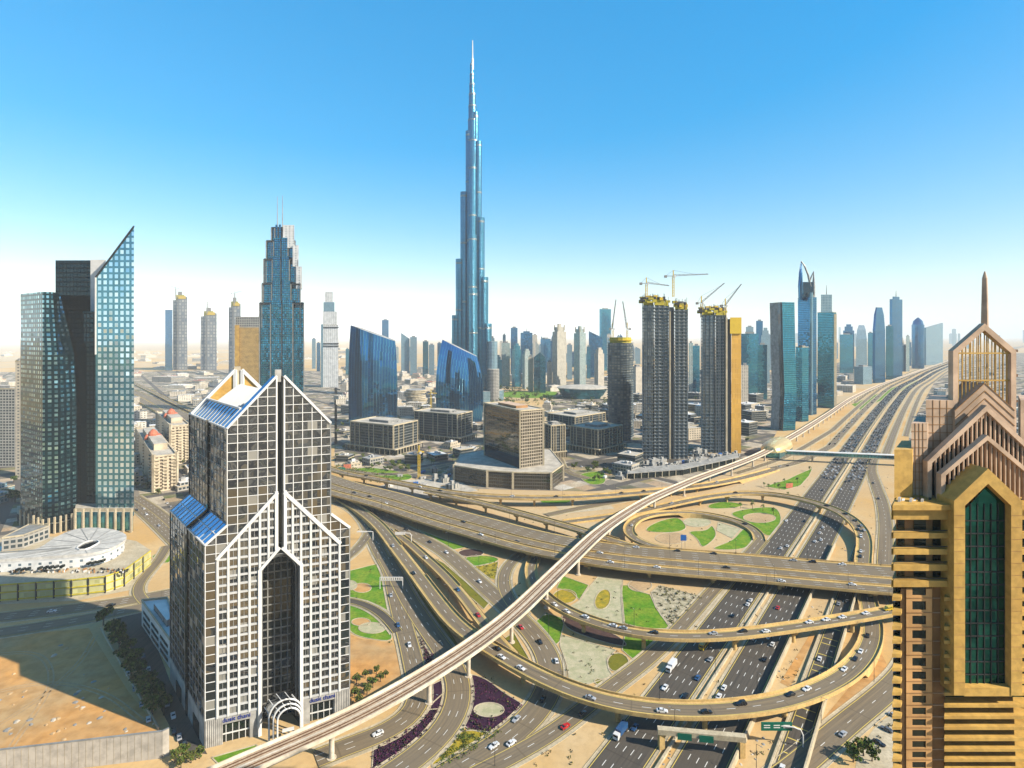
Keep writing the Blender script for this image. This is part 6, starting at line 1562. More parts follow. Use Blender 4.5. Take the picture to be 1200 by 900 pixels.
def plant(k, p, label, group, sc=1.0, cat=None):
    if first[k]:
        first[k] = False; o = KINDS[k]; o.location = p; o.rotation_euler = (0, 0, rnd.uniform(0, 6)); o.scale = (sc,) * 3; tag(o, label, cat, group); return
    dup(KINDS[k], p, rnd.uniform(0, 6), sc, label, cat or KINDS[k]['category'], group)
ROW = [(121, 733, 0), (131, 745, 1), (137, 752, 0), (140, 763, 0), (150, 768, 0), (146, 778, 0), (158, 783, 0), (154, 793, 0), (163, 797, 0), (165, 808, 0), (176, 812, 0), (170, 820, 1), (182, 826, 0), (178, 838, 1), (192, 838, 0)]
for i, (x, y, k) in enumerate(ROW): plant(k, P(x, y, 0), f'dark tree, {ORD[i]} from the far end of the row along the sandy plot', 'trees along the sandy plot', rnd.uniform(1.25, 1.7))
for i, (x, y, k, s) in enumerate(((205, 893, 2, 1.0), (215, 888, 1, .9), (224, 894, 2, .9), (234, 889, 1, .8), (212, 900, 2, .9))): plant(k, P(x, y, 0), f'bushy olive tree, {ORD[i]} in the clump beside the end of the panel wall', 'trees by the wall end', s)
for i, (x, y, k, s) in enumerate(((418, 802, 2, 1), (428, 795, 2, .8), (437, 806, 1, .9), (446, 799, 2, .9), (452, 794, 2, .7), (430, 814, 2, 1), (416, 818, 2, 1), (420, 826, 2, .9), (441, 790, 2, .8))): plant(k, P(x, y, 0), f'dry olive tree, {ORD[i]} in the thicket at the right foot of the gabled tower', 'thicket beside the gabled tower', s)
for i, (x, y, s) in enumerate(((1000, 893, 1.2), (1012, 886, 1.3), (1022, 892, 1.0))): plant(1, P(x, y, 0), f'bright green tree, {ORD[i]} from the left at the bottom beside the golden tower', 'trees by the small car park', s)
def many(k, pts, label, group, s0=.8, s1=1.3):
    for x, y in pts: plant(k, P(x, y, 0), label, group, rnd.uniform(s0, s1))
def scatter(n, poly, seed, road=3):
    r = random.Random(seed); out = []; t = 0
    xs = [p[0] for p in poly]; ys = [p[1] for p in poly]
    while len(out) < n and t < n * 60:
        t += 1; px, py = r.uniform(min(xs), max(xs)), r.uniform(min(ys), max(ys)); ins = False
        for i in range(len(poly)):
            (x0, y0), (x1, y1) = poly[i - 1], poly[i]
            if (y0 > py) != (y1 > py) and px < (x1 - x0) * (py - y0) / (y1 - y0) + x0: ins = not ins
        if not ins: continue
        c = P(px, py, 0)
        if road and near_road(c.x, c.y, road): continue
        if any((c.x - h[0]) ** 2 + (c.y - h[1]) ** 2 < (h[2] * .75 + 2) ** 2 for h in HERO + placed): continue
        out.append((px, py))
    return out
many(1, scatter(40, [(392, 540), (470, 556), (490, 553), (480, 546), (440, 537), (396, 530)], 1, 1), 'small green tree in the planted strip in front of the dark office blocks', 'trees before the office blocks', .7, 1.1)
many(3, scatter(16, [(470, 545), (560, 548), (570, 530), (500, 528)], 2, 1), 'palm tree between the dark office blocks and the brown cube', 'palms near the office blocks', .8, 1.2)
many(1, scatter(14, [(656, 560), (720, 566), (708, 545), (668, 545)], 3, 1), 'green tree near the oval car park right of the brown cube', 'trees by the oval car park', .8, 1.3)
many(0, scatter(26, [(-60, 590), (-60, 530), (24, 520), (24, 600)], 4, 1), 'leafy tree in the grove at the left edge behind the teal tower', 'grove left of the teal tower', 1.1, 1.7)
many(2, scatter(46, [(160, 590), (235, 560), (300, 500), (240, 480), (150, 520)], 5, 2), 'olive tree among the sandy houses left of the gabled tower', 'trees among the sandy houses', .9, 1.5)
many(1, scatter(40, [(392, 500), (405, 540), (410, 480), (530, 470), (560, 500), (490, 480)], 6, 2), 'green tree among the low houses near the curved blue towers', 'trees near the curved towers', .9, 1.4)
many(3, scatter(14, [(830, 600), (915, 606), (952, 550), (900, 560)], 7, 2), 'small palm on the lawns beside the highway near the curved flyover', 'palms beside the highway', .6, .8)
many(1, scatter(22, [(568, 476), (575, 456), (660, 455), (700, 475), (640, 472)], 8, 0), 'park tree in the green belt behind the brown cube', 'park trees behind the brown cube', 1.4, 2.4)
many(0, scatter(34, [(1070, 540), (1130, 445), (1300, 410), (1390, 430), (1350, 560), (1100, 600)], 9, 2), 'small dark tree among the houses of the quarter right of the highway', 'trees right of the highway', .9, 1.6)
many(0, scatter(34, [(745, 530), (745, 470), (905, 465), (900, 520)], 10, 1), 'dark tree among the buildings around the construction towers', 'trees around the construction towers', .9, 1.6)
pm = MB(); rr = random.Random(4)
for x, y in scatter(170, [(566, 478), (572, 454), (690, 452), (720, 476)], 18, 0): c = P(x, y, 0); leafball(pm, (c.x, c.y, 3), (7, 7, 4), 16, ['leaf_green', 'leaf_dark', 'leaf_olive'], rr, 1.0, 2.0)
o = pm.build('park_shrubbery'); tag(o, kind='stuff')
hm = MB()
for x, y in scatter(90, [(394, 534), (470, 560), (478, 566), (430, 566), (394, 548)], 19, 0): c = P(x, y, 0); leafball(hm, (c.x, c.y, .9), (2.2, 2.2, 1.2), 14, ['leaf_green', 'leaf_olive'], rr, .4, .8)
for x, y in scatter(120, [(508, 902), (542, 853), (588, 858), (538, 892)], 20, 0): c = P(x, y, 0); leafball(hm, (c.x, c.y, .4), (.8, .8, .6), 8, ['leaf_olive', 'leaf_green'], rr, .25, .45)
for x, y in scatter(40, [(556, 664), (584, 658), (581, 680), (574, 678)], 21, 0): c = P(x, y, 0); leafball(hm, (c.x, c.y, .3), (.8, .8, .5), 8, ['leaf_olive'], rr, .25, .45)
for x, y in scatter(70, [(763, 694), (773, 686), (824, 700), (806, 716), (787, 735)], 22, 0): c = P(x, y, 0); leafball(hm, (c.x, c.y, .4), (1.2, 1.2, .7), 9, ['leaf_olive', 'bark'], rr, .3, .6)
for x, y in scatter(260, [(560, 560), (690, 560), (1040, 560), (1050, 880), (560, 900), (400, 700), (420, 600)], 41, 1.5): c = P(x, y, 0); leafball(hm, (c.x, c.y, .3), (.9, .9, .5), 7, ['leaf_olive', 'bark', 'leaf_dark'], rr, .25, .5)
o = hm.build('low_shrubbery'); tag(o, kind='stuff')
rb = MB()
def lump(m, c, r, h, mat, r_):
    n = 7; ph = [r_.uniform(.7, 1.25) for _ in range(n)]; top = (c.x + r_.uniform(-.2, .2) * r, c.y, h)
    ring_ = [(c.x + r * ph[k] * cos(2 * pi * k / n), c.y + r * ph[k] * sin(2 * pi * k / n), -.05) for k in range(n)]; mid = [(c.x + r * .55 * ph[k] * cos(2 * pi * k / n + .3), c.y + r * .55 * ph[k] * sin(2 * pi * k / n + .3), h * .75) for k in range(n)]
    for k in range(n): j = (k + 1) % n; m.poly([ring_[k], ring_[j], mid[j], mid[k]], mat); m.poly([mid[k], mid[j], top], mat)
for x, y in scatter(60, [(-20, 880), (-20, 775), (104, 740), (150, 812), (182, 850), (100, 868)], 51, 0): lump(rb, P(x, y, 0), rr.uniform(.4, 1.6), rr.uniform(.25, .8), rr.choice(('sand', 'sand', 'concrete_dim', 'pale_roof')), rr)
for x, y in scatter(120, [(700, 900), (780, 780), (1040, 545), (1060, 600), (1010, 850), (900, 900)], 52, 1): lump(rb, P(x, y, 0), rr.uniform(.3, .9), rr.uniform(.2, .5), rr.choice(('sand', 'concrete_dim', 'pale_roof')), rr)
o = rb.build('rubble'); tag(o, kind='stuff')
fl = MB()
for pl_ in ([(480, 726), (526, 778), (500, 800), (484, 770)], [(436, 902), (438, 866), (470, 848), (498, 832), (520, 812), (532, 815), (520, 856), (486, 888), (452, 908)], [(536, 790), (566, 794), (590, 812), (618, 830), (604, 848), (587, 858), (562, 859), (540, 852), (544, 822)]):
    for x, y in scatter(170, pl_, 42, .5):
        if ((x - 573) / 21) ** 2 + ((y - 832) / 10.5) ** 2 > 1: c = P(x, y, 0); leafball(fl, (c.x, c.y, .3), (.8, .8, .4), 7, ['flower_purple', 'flower_wine', 'purple_bed', 'leaf_dark'], rr, .2, .45)
o = fl.build('bedding_flowers'); tag(o, kind='stuff')

# ------------------------------------------------------------------ vehicles
def car_mesh(color, kind):
    """returns (body builder, glass builder, wheel positions); length along +y"""
    L_, W_, hb, ht = {'sedan': (4.7, 1.85, .92, 1.45), 'suv': (4.9, 1.95, 1.08, 1.82), 'van': (5.4, 2.0, 1.25, 2.3), 'truck': (9.5, 2.5, 1.3, 3.3), 'bus': (11.5, 2.5, 1.3, 3.1)}[kind]
    b, g = MB(), MB(); pt = 'car_' + color; x = W_ / 2
    def sect(y, w, z0, z1): return [(-w, y, z0), (w, y, z0), (w * .94, y, z1), (-w * .94, y, z1)]
    def loftx(m, secs, mat):
        for A, B in zip(secs, secs[1:]):
            for i in range(4): m.poly([A[i], A[(i + 1) % 4], B[(i + 1) % 4], B[i]][::-1], mat)
        m.poly(secs[0], mat); m.poly(secs[-1][::-1], mat)
    l = L_ / 2
    if kind in ('sedan', 'suv'):
        loftx(b, [sect(-l, x * .86, .38, hb * .86), sect(-l + .25, x, .25, hb), sect(l * .3, x, .22, hb), sect(l - .35, x * .96, .25, hb * .84), sect(l, x * .8, .36, hb * .68)], pt)
        r0, r1 = (-l * .74, l * .36); t0, t1 = (-l * .42, l * .06) if kind == 'sedan' else (-l * .72, l * .04)
        if kind == 'suv': r0 = -l * .92
        loftx(g, [sect(r0, x * .86, hb - .03, hb), sect(t0, x * .74, hb - .03, ht - .07), sect(t1, x * .74, hb - .03, ht - .07), sect(r1, x * .86, hb - .03, hb)], 'car_glass')
        b.box((0, (t0 + t1) / 2, ht - .05), (x * 1.42, t1 - t0 + .15, .09), pt)
        for s in (-1, 1):
            for y0, z0, y1, z1 in ((r1, hb, t1, ht - .06), (r0, hb, t0, ht - .06), ((t0 + t1) / 2, hb, (t0 + t1) / 2, ht - .06)): b.bar((s * x * .86, y0, z0), (s * x * .72, y1, z1), .09, pt)
    elif kind == 'van':
        loftx(b, [sect(-l, x * .95, .4, ht * .97), sect(-l + .2, x, .3, ht), sect(l * .35, x, .3, ht), sect(l * .62, x * .98, .3, hb), sect(l, x * .85, .4, hb * .75)], pt)
        g.poly([(-x * .8, l * .37, ht - .15), (x * .8, l * .37, ht - .15), (x * .84, l * .6, hb + .08), (-x * .84, l * .6, hb + .08)][::-1], 'car_glass')
        for s in (-1, 1): g.box((s * x * .985, -l * .1, ht * .72), (.08, L_ * .62, .5), 'car_glass')
    else:
        if kind == 'bus':
            b.box((0, 0, 0), (W_, L_, ht - .45), pt, 0, .45)
            for s in (-1, 1): g.box((s * x, 0, 2.15), (.06, L_ * .92, .8), 'car_glass')
            g.box((0, l, 2.0), (W_ * .9, .06, 1.3), 'car_glass'); g.box((0, -l, 2.2), (W_ * .8, .06, .8), 'car_glass')
        else:
            b.box((0, -1.2, 0), (W_, L_ - 2.8, ht - .9), pt, 0, .9); b.box((0, l - 1.15, 0), (W_ * .94, 2.1, 2.1), 'car_white', 0, .5)
            b.box((0, 0, 0), (W_ * .5, L_ * .96, .3), 'dark_steel', 0, .6); g.box((0, l - .1, 1.95), (W_ * .8, .08, .8), 'car_glass')
    wr = .34 if kind in ('sedan', 'suv', 'van') else .5
    return b, g, [(s * (x - .1), y, wr) for s in (-1, 1) for y in (l * .6, -l * .58)], wr
PROTO = {}; NPROTO = {}
def add_car(loc, rz, color, kind, label, group, detail):
    key = (color, kind)
    if detail:
        if key not in PROTO:
            b, g, wh, wr = car_mesh(*key); T = thing({'truck': 'lorry', 'bus': 'bus', 'van': 'van'}.get(kind, 'car'), label, kind, (0, 0, 0)); b.build('body', T); g.build('window_band', T)
            for c in wh:
                m = MB(); s = 1 if c[0] > 0 else -1
                m.tube([(c[0] - s * .12, c[1], c[2]), (c[0] + s * .1, c[1], c[2])], wr, 'tyre', 10); m.build('wheel', T)
            PROTO[key] = T; T.location = loc; T.rotation_euler = (0, 0, rz); tag(T, label, {'truck': 'lorry', 'sedan': 'car', 'suv': 'car'}.get(kind, kind), group); return T
        T = dup(PROTO[key], loc, rz, 1, label, None, group); return T
    if key not in NPROTO:
        b, g, wh, wr = car_mesh(*key); m = MB()
        for src in (b, g):
            for f, mi, uv in zip(src.f, src.m, src.uv): m.poly([src.v[i] for i in f], src.mats[mi], uv)
        for c in wh: m.box(c, (.22, .62, .62), 'tyre')
        o = m.build('car', loc=(0, 0, 0)); NPROTO[key] = o
    else:
        o = NPROTO[key].copy(); C.objects.link(o)
    o.location = loc; o.rotation_euler = (0, 0, rz); tag(o, label, 'car', group); return o
def snap(px, py, names):
    best = None
    for nme in names:
        st, offs, w = ROADS[nme]
        for a in st:
            if a.p.y < 40: continue
            for o in offs:
                q = a.p + a.n * o; x, y = proj(q); d = (x - px) ** 2 + (y - py) ** 2
                if best is None or d < best[0]: best = (d, q, a, nme, o)
    return best
w_, d_, s_, r_, b_, y_, g_ = 'white', 'black', 'silver', 'red', 'blue', 'yellow', 'grey'
CARS = {
 'slim_flyover': ('slim flyover', [(640, 702, w_), (650, 710, w_), (663, 717, w_), (688, 727, w_), (717, 733, w_), (734, 738, s_), (765, 742, d_), (833, 743, s_), (867, 743, d_), (899, 738, w_), (948, 731, w_), (967, 727, w_), (986, 724, w_), (1016, 720, w_), (1039, 715, y_, 'van')]),
 'curved_flyover': ('long curved flyover', [(588, 777, w_), (595, 772, d_), (615, 787, w_), (692, 820, s_), (780, 834, w_), (832, 833, d_), (867, 830, d_, 'suv'), (925, 818, d_), (951, 809, w_), (990, 788, w_), (1006, 774, d_), (1011, 764, w_), (1016, 746, d_), (1003, 645, w_), (1008, 652, d_), (1010, 630, w_, 'suv'), (1003, 624, d_), (1012, 618, w_), (1001, 610, d_), (994, 601, d_), (1008, 612, s_), (969, 589, d_), (860, 578, d_), (788, 589, s_), (735, 607, d_), (462, 640, s_), (487, 672, d_)]),
 'inner_loop_road': ('inner loop road', [(437, 600, d_), (475, 622, d_), (503, 637, d_), (523, 649, w_), (561, 684, w_), (612, 733, r_), (636, 753, d_), (649, 776, w_), (634, 822, d_), (575, 806, s_), (582, 877, w_), (608, 881, w_)]),
 'slip_ramp': ('narrow slip ramp', [(459, 621, d_), (499, 655, w_), (535, 691, b_), (558, 726, r_)]),
 'garden_road': ('garden road', [(461, 734, b_), (477, 757, w_), (440, 865, w_), (446, 700, s_)]),
 'collector_ramp': ('collector ramp', [(657, 855, r_), (684, 832, g_)]),
 'highway_road_inbound': ('left highway carriageway', [(825, 759, y_, 'bus'), (839, 776, s_), (789, 785, w_, 'truck'), (817, 792, b_), (783, 802, w_), (799, 822, d_), (857, 721, d_), (874, 710, w_), (885, 708, w_), (888, 714, w_), (729, 853, b_, 'truck'), (734, 862, b_), (915, 643, w_), (924, 639, w_), (941, 611, d_), (905, 600, w_), (962, 575, d_), (950, 590, w_)]),
 'highway_road': ('right highway carriageway', [(850, 803, w_), (846, 820, w_), (899, 773, d_), (902, 753, w_), (884, 752, w_), (897, 747, w_), (909, 714, r_), (959, 624, w_), (964, 620, w_), (953, 634, w_), (959, 636, w_), (989, 564, d_), (995, 566, d_), (986, 573, w_), (997, 573, w_), (1000, 571, w_), (1001, 552, d_)]),
 'collector_road': ('narrow collector lanes', [(964, 773, w_), (946, 795, w_), (890, 893, w_), (983, 708, s_), (992, 707, g_)]),
 'slip_road': ('slip road', [(1020, 567, d_), (1028, 586, d_), (985, 862, s_)]),
 'overpass': ('wide overpass', [(833, 646, d_), (926, 658, s_), (941, 656, d_, 'suv'), (990, 661, w_), (848, 668, d_), (913, 684, w_), (1000, 686, w_), (796, 643, d_), (748, 639, w_), (706, 650, w_), (716, 658, w_), (769, 666, w_), (545, 613, d_), (562, 626, w_), (604, 635, d_), (433, 583, d_), (453, 591, w_), (416, 578, d_)]),
 'flyover': ('rear flyover', [(429, 557, d_), (456, 563, y_), (493, 572, w_), (516, 577, d_), (654, 579, d_), (727, 579, d_), (754, 576, d_), (600, 582, w_), (840, 566, s_)]),
 'loop_flyover': ('oval loop ramp', [(742, 618, w_), (873, 614, d_)]),
 'cross_street': ('cross street', [(128, 709, d_), (60, 717, w_)]),
 'tower_street': ('street beside the gabled tower', [(160, 597, d_), (172, 604, w_), (186, 616, s_), (168, 596, w_)]),
}
FULLC = {'silver': 'silver', 'grey': 'dark grey', 'black': 'black', 'white': 'white', 'red': 'red', 'blue': 'blue', 'yellow': 'yellow'}
KN = {'sedan': 'car', 'suv': 'tall car', 'van': 'van', 'truck': 'lorry', 'bus': 'bus'}
ncar = 0
for road, (rname, lst) in CARS.items():
    tot = {}; seen = {}
    lst = sorted(lst, key=lambda e: e[0])
    for e in lst: k = (e[2], e[3] if len(e) > 3 else 'sedan'); tot[k] = tot.get(k, 0) + 1
    taken = []
    for e in lst:
        kind = e[3] if len(e) > 3 else 'sedan'; k = (e[2], kind); seen[k] = seen.get(k, 0) + 1
        names = [n for n in ROADS if n == road]
        d, q, a, nm, o = snap(e[0], e[1], names)
        if any((q - t).length < 5.5 for t in taken): q = q + a.d * 7
        taken.append(q)
        rz = atan2(-a.d.x, a.d.y) + (pi if o < 0 and road not in ('highway_road', 'collector_road') else 0)
        lb = f'{FULLC[e[2]]} {KN[kind]} on the {rname}' if tot[k] == 1 else f'{FULLC[e[2]]} {KN[kind]} on the {rname}, {ORD[seen[k] - 1]} such one from its left end'
        if tot[k] == 1: lb = 'only ' + lb
        zz = .05 if road in ('overpass', 'flyover', 'loop_flyover', 'curved_flyover', 'slim_flyover', 'slip_ramp') else .01
        add_car((q.x, q.y, q.z + zz), rz, e[2], kind, lb, f'vehicles on the {rname}', q.y < 430); ncar += 1
# far traffic on the highway: the nearest as single cars, the rest as one mass of traffic
far = []; r3 = random.Random(8)
for nm in ('highway_road', 'highway_road_inbound', 'service_road'):
    st, offs, w = ROADS[nm]
    for a in st:
        if a.p.y < 640 or a.p.y > 3600: continue
        for o in offs:
            if r3.random() < (.42 if nm != 'service_road' else .12): far.append((a.p.y, a.p + a.n * o + a.d * r3.uniform(-5, 5), a, nm))
far.sort(key=lambda t: t[0]); LIM = 290 - ncar - 40
for Y, q, a, nm in far[:LIM]:
    col = r3.choice(('white', 'white', 'black', 'black', 'silver', 'grey'))
    tone = 'pale' if col in ('white', 'silver') else 'dark'
    rn = {'highway_road': 'right hand', 'highway_road_inbound': 'left hand', 'service_road': 'service'}[nm]
    add_car((q.x, q.y, q.z + .01), atan2(-a.d.x, a.d.y) + (0 if nm == 'highway_road' else pi), col, 'sedan', f'tiny {tone} car in the far traffic on the {rn} lanes of the highway', f'{tone} far cars on the {rn} lanes', False)
fm = MB()
for Y, q, a, nm in far[LIM:]:
    t = atan2(-a.d.x, a.d.y); mt = r3.choice(('car_black', 'car_black', 'car_white', 'car_grey'))
    fm.box((q.x, q.y, q.z + .55), (1.9, 4.6, 1.0), mt, t); fm.box((q.x, q.y, q.z + 1.2), (1.6, 2.4, .5), 'car_glass', t)
if fm.v: tag(fm.build('distant_traffic'), kind='stuff')
# parked cars
PARK = [((150, 790), (8, 18), 4, 'in the shaded car park beside the gabled tower'), ((168, 770), (6, 15), 4, 'in the shaded car park beside the gabled tower'), ((182, 798), (7, 14), 4, 'in the shaded car park beside the gabled tower'), ((204, 858), (6, 7), 3, 'in the shaded car park beside the gabled tower'),
        ((192, 586), (4, 4), 5, 'in the small lot before the domed apartment houses'), ((476, 568), (9, 1.6), 7, 'on the pale lot behind the rear flyover'), ((672, 547), (9, .3), 7, 'in the oval car park'), ((1030, 872), (9, -16), 3, 'in the small car park beside the golden tower'), ((700, 544), (9, -.4), 6, 'in the oval car park')]
for (x, y), (dx, dy), n, where in PARK:
    for k in range(n):
        p = P(x + dx * k, y + dy * k, .02); col = r3.choice(('white', 'white', 'silver', 'black', 'grey'))
        add_car((p.x, p.y, .03), r3.choice((.6, .65, -2.5)), col, 'sedan', f'{FULLC[col]} car parked {where}', f'{FULLC[col]} cars parked {where}', y > 700)

# ------------------------------------------------------------------ lamp posts
def make_lamp(h, arms):
    T = thing('street_lamp', 'street lamp', 'street lamp', (0, 0, 0)); m = MB(); m.tube([(0, 0, -.2), (0, 0, h)], [.13, .07], 'dark_steel', 6); m.build('post', T)
    for s in arms:
        m = MB(); m.bar((0, 0, h - .1), (s * 1.8, 0, h + .25), .08, 'dark_steel'); m.box((s * 2.1, 0, h + .25), (.9, .3, .14), 'steel'); m.build('lamp_head', T)
    return T
LAMPS = [make_lamp(11, (1,)), make_lamp(13, (-1, 1))]; lfirst = [True, True]
def lamps(road, rname, off, gap, k, t0=0, t1=1, start=0, zoff=0):
    st, offs, w = ROADS[road]; last = -1e9 + start; i = 0
    for a in st:
        if not (t0 <= a.t <= t1) or a.p.y < 60 or a.p.y > 1500: continue
        if a.s - last >= gap:
            last = a.s; q = a.p + a.n * (off * w / 2); rz = atan2(a.n.y, a.n.x) + (pi if off > 0 else 0)
            if not 0 < proj(q)[0] < 1210: continue
            lb = f'slim lamp post along the {rname}, {ORD[min(i, 29)]} of its row'; i += 1
            if lfirst[k]: lfirst[k] = False; L_ = LAMPS[k]; L_.location = (q.x, q.y, q.z + zoff); L_.rotation_euler = (0, 0, rz); tag(L_, lb, 'street lamp', f'lamp posts along the {rname}')
            else: dup(LAMPS[k], (q.x, q.y, q.z + zoff), rz, 1, lb, 'street lamp', f'lamp posts along the {rname}')
lamps('overpass', 'near edge of the wide overpass', .985, 42, 0, .3, 1); lamps('overpass', 'far edge of the wide overpass', -.985, 46, 0, .3, 1)
lamps('curved_flyover', 'outer edge of the curved flyover', .97, 46, 0, .25, 1)
lamps('slim_flyover', 'slim flyover', -.97, 55, 0, .1, 1); lamps('highway_road_inbound', 'median of the highway', 1.42, 52, 1, 0, .2)
lamps('slip_road', 'slip road', -1.18, 45, 0, 0, 1); lamps('flyover', 'rear flyover', .97, 48, 0, .2, 1)
lamps('inner_loop_road', 'inner loop road', -1.2, 45, 0, 0, 1); lamps('curving_road', 'curving road', 1.2, 45, 0, 0, 1); lamps('service_road', 'service road beside the highway', -1.2, 60, 0, 0, .4)

# ------------------------------------------------------------------ sign gantries and signs
def G3(px, py, z=0): return P(px, py, z)
T = thing('sign_gantry', 'massive concrete beam gantry with green signs over the right highway carriageway at the bottom', 'sign gantry', G3(820, 880))
ga, gb = G3(775, 877), G3(869, 887)
part(T, 'beam', lambda m: m.bar((ga.x - 1.5, ga.y, 7.4), (gb.x + 1.5, gb.y, 7.4), 2.6, 'concrete', 2.0))
for p in (ga, gb): part(T, 'leg', lambda m: m.box((p.x, p.y, 0), (2.2, 2.2, 6.6), 'concrete_yellow', .1, -.2))
for t in (.28, .55):
    p = ga.lerp(gb, t); part(T, 'sign_panel', lambda m: m.box((p.x, p.y - 1.5, 6.6), (5.5, .2, 2.6), 'sign_green', atan2(gb.y - ga.y, gb.x - ga.x)))
T = thing('sign_gantry', 'green road sign on a curved white arm over the narrow collector lanes', 'sign gantry', G3(915, 876))
pa, pb = G3(941, 876), G3(898, 872)
part(T, 'arm', lambda m: m.tube([(pa.x, pa.y, 0), (pa.x, pa.y, 5), (pa.x - 1, pa.y, 7.2), (pa.x - 3.5, pa.y, 8.2), (pb.x, pb.y, 8.2)], .28, 'white_roof', 8))
part(T, 'sign_panel', lambda m: m.box(((pa.x * .3 + pb.x * .7) - .5, pa.y * .3 + pb.y * .7 - .5, 8.0), (12.5, .3, 3.4), 'sign_green', 0))
part(T, 'sign_text', lambda m: [m.box(((pa.x * .3 + pb.x * .7) - 4.5 + 4 * k, pa.y * .3 + pb.y * .7 - .7, 7.6 + .9 * j), (2.6, .06, .35), 'paint_white') for k in range(3) for j in range(2)])
for px, py, ln, lb in ((482, 636, 9, 'white sign panel on a bent arm over the inner loop road near the wide overpass'), (437, 634, -9, 'slim white arm gantry over the garden road beside the gabled tower')):
    p = G3(px, py); T = thing('overhead_sign', lb, 'road sign', p)
    part(T, 'arm', lambda m: m.tube([(p.x, p.y, 0), (p.x, p.y, 6), (p.x - (1 if ln > 0 else 0), p.y, 7.6), (p.x - (ln if ln > 0 else 12), p.y, 8)], .3, 'white_roof', 8))
    part(T, 'sign_panel', lambda m: m.box((p.x - 9, p.y - .3, 7.6), (8, .3, 2.2 if ln > 0 else .8), 'white_roof'))
p = G3(470, 690); p0 = G3(447, 690); T = thing('sign_gantry', 'white framed sign gantry with vertical slats across the garden road lawns', 'sign gantry', p)
part(T, 'frame', lambda m: [m.tube([(x, p.y, 0), (x, p.y, 7.5)], .25, 'white_roof', 8) for x in (p0.x - 1, p.x + 1)] + [m.bar((p0.x - 1, p.y, z), (p.x + 1, p.y, z), .35, 'white_roof') for z in (5.6, 7.6)])
part(T, 'slat_panel', lambda m: [m.box((p0.x + (p.x - p0.x) * k / 9, p.y - .2, 6.6), (.8, .2, 2.2), 'white_roof') for k in range(10)])
p = G3(806, 663, 0); st_, of_, wd_ = ROADS['overpass']; a = min(st_, key=lambda k: (proj(k.p)[0] - 806) ** 2); q_ = a.p - a.n * (wd_ / 2 - .2)
T = thing('road_sign', 'blue road sign on two poles at the edge of the wide overpass near the loop', 'road sign', (q_.x, q_.y, q_.z))
part(T, 'sign_panel', lambda m: m.box((q_.x, q_.y, q_.z + 9), (4.2, .25, 4.2), 'sign_blue'))
for s in (-1.2, 1.2): part(T, 'pole', lambda m: m.tube([(q_.x + s, q_.y + .2, q_.z), (q_.x + s, q_.y + .2, q_.z + 10)], .13, 'steel', 6))
for px, py, mt, lb in ((400, 553, 'sign_green', 'green hoarding panel at the foot of the planted strip by the rear flyover'), (407, 549, 'red_tile', 'orange red hoarding panel at the foot of the planted strip by the rear flyover'), (925, 572, 'red_tile', 'red and white temporary hoarding on the lawn by the curved flyover')):
    p = G3(px, py); q = MB(); q.box((p.x, p.y, 0), (9, .4, 5), mt, .3, .3)
    for s in (-3.5, 3.5): q.bar((p.x + s * .95, p.y + s * .3 + .4, 0), (p.x + s * .95, p.y + s * .3 + .4, 5), .3, 'steel')
    o = q.build('hoarding', loc=tuple(p)); tag(o, lb, 'hoarding')
hz = MB(); st_, of_, wd_ = ROADS['collector_road']
for a in st_:
    if 232 < a.p.y < 262 or 275 < a.p.y < 300: ribbon
for k in range(14):
    a = min(st_, key=lambda t: abs(t.p.y - (216 + k * 8))); c = a.p; hz.poly([(c + a.n * -3.6 + a.d * -.3) + Vector((0, 0, .02)), (c + a.n * 3.2 + a.d * -.3) + Vector((0, 0, .02)), (c + a.n * 3.2 + a.d * .3) + Vector((0, 0, .02)), (c + a.n * -3.6 + a.d * .3) + Vector((0, 0, .02))], 'paint_yellow')
o = hz.build('rumble_marking'); tag(o, kind='structure')

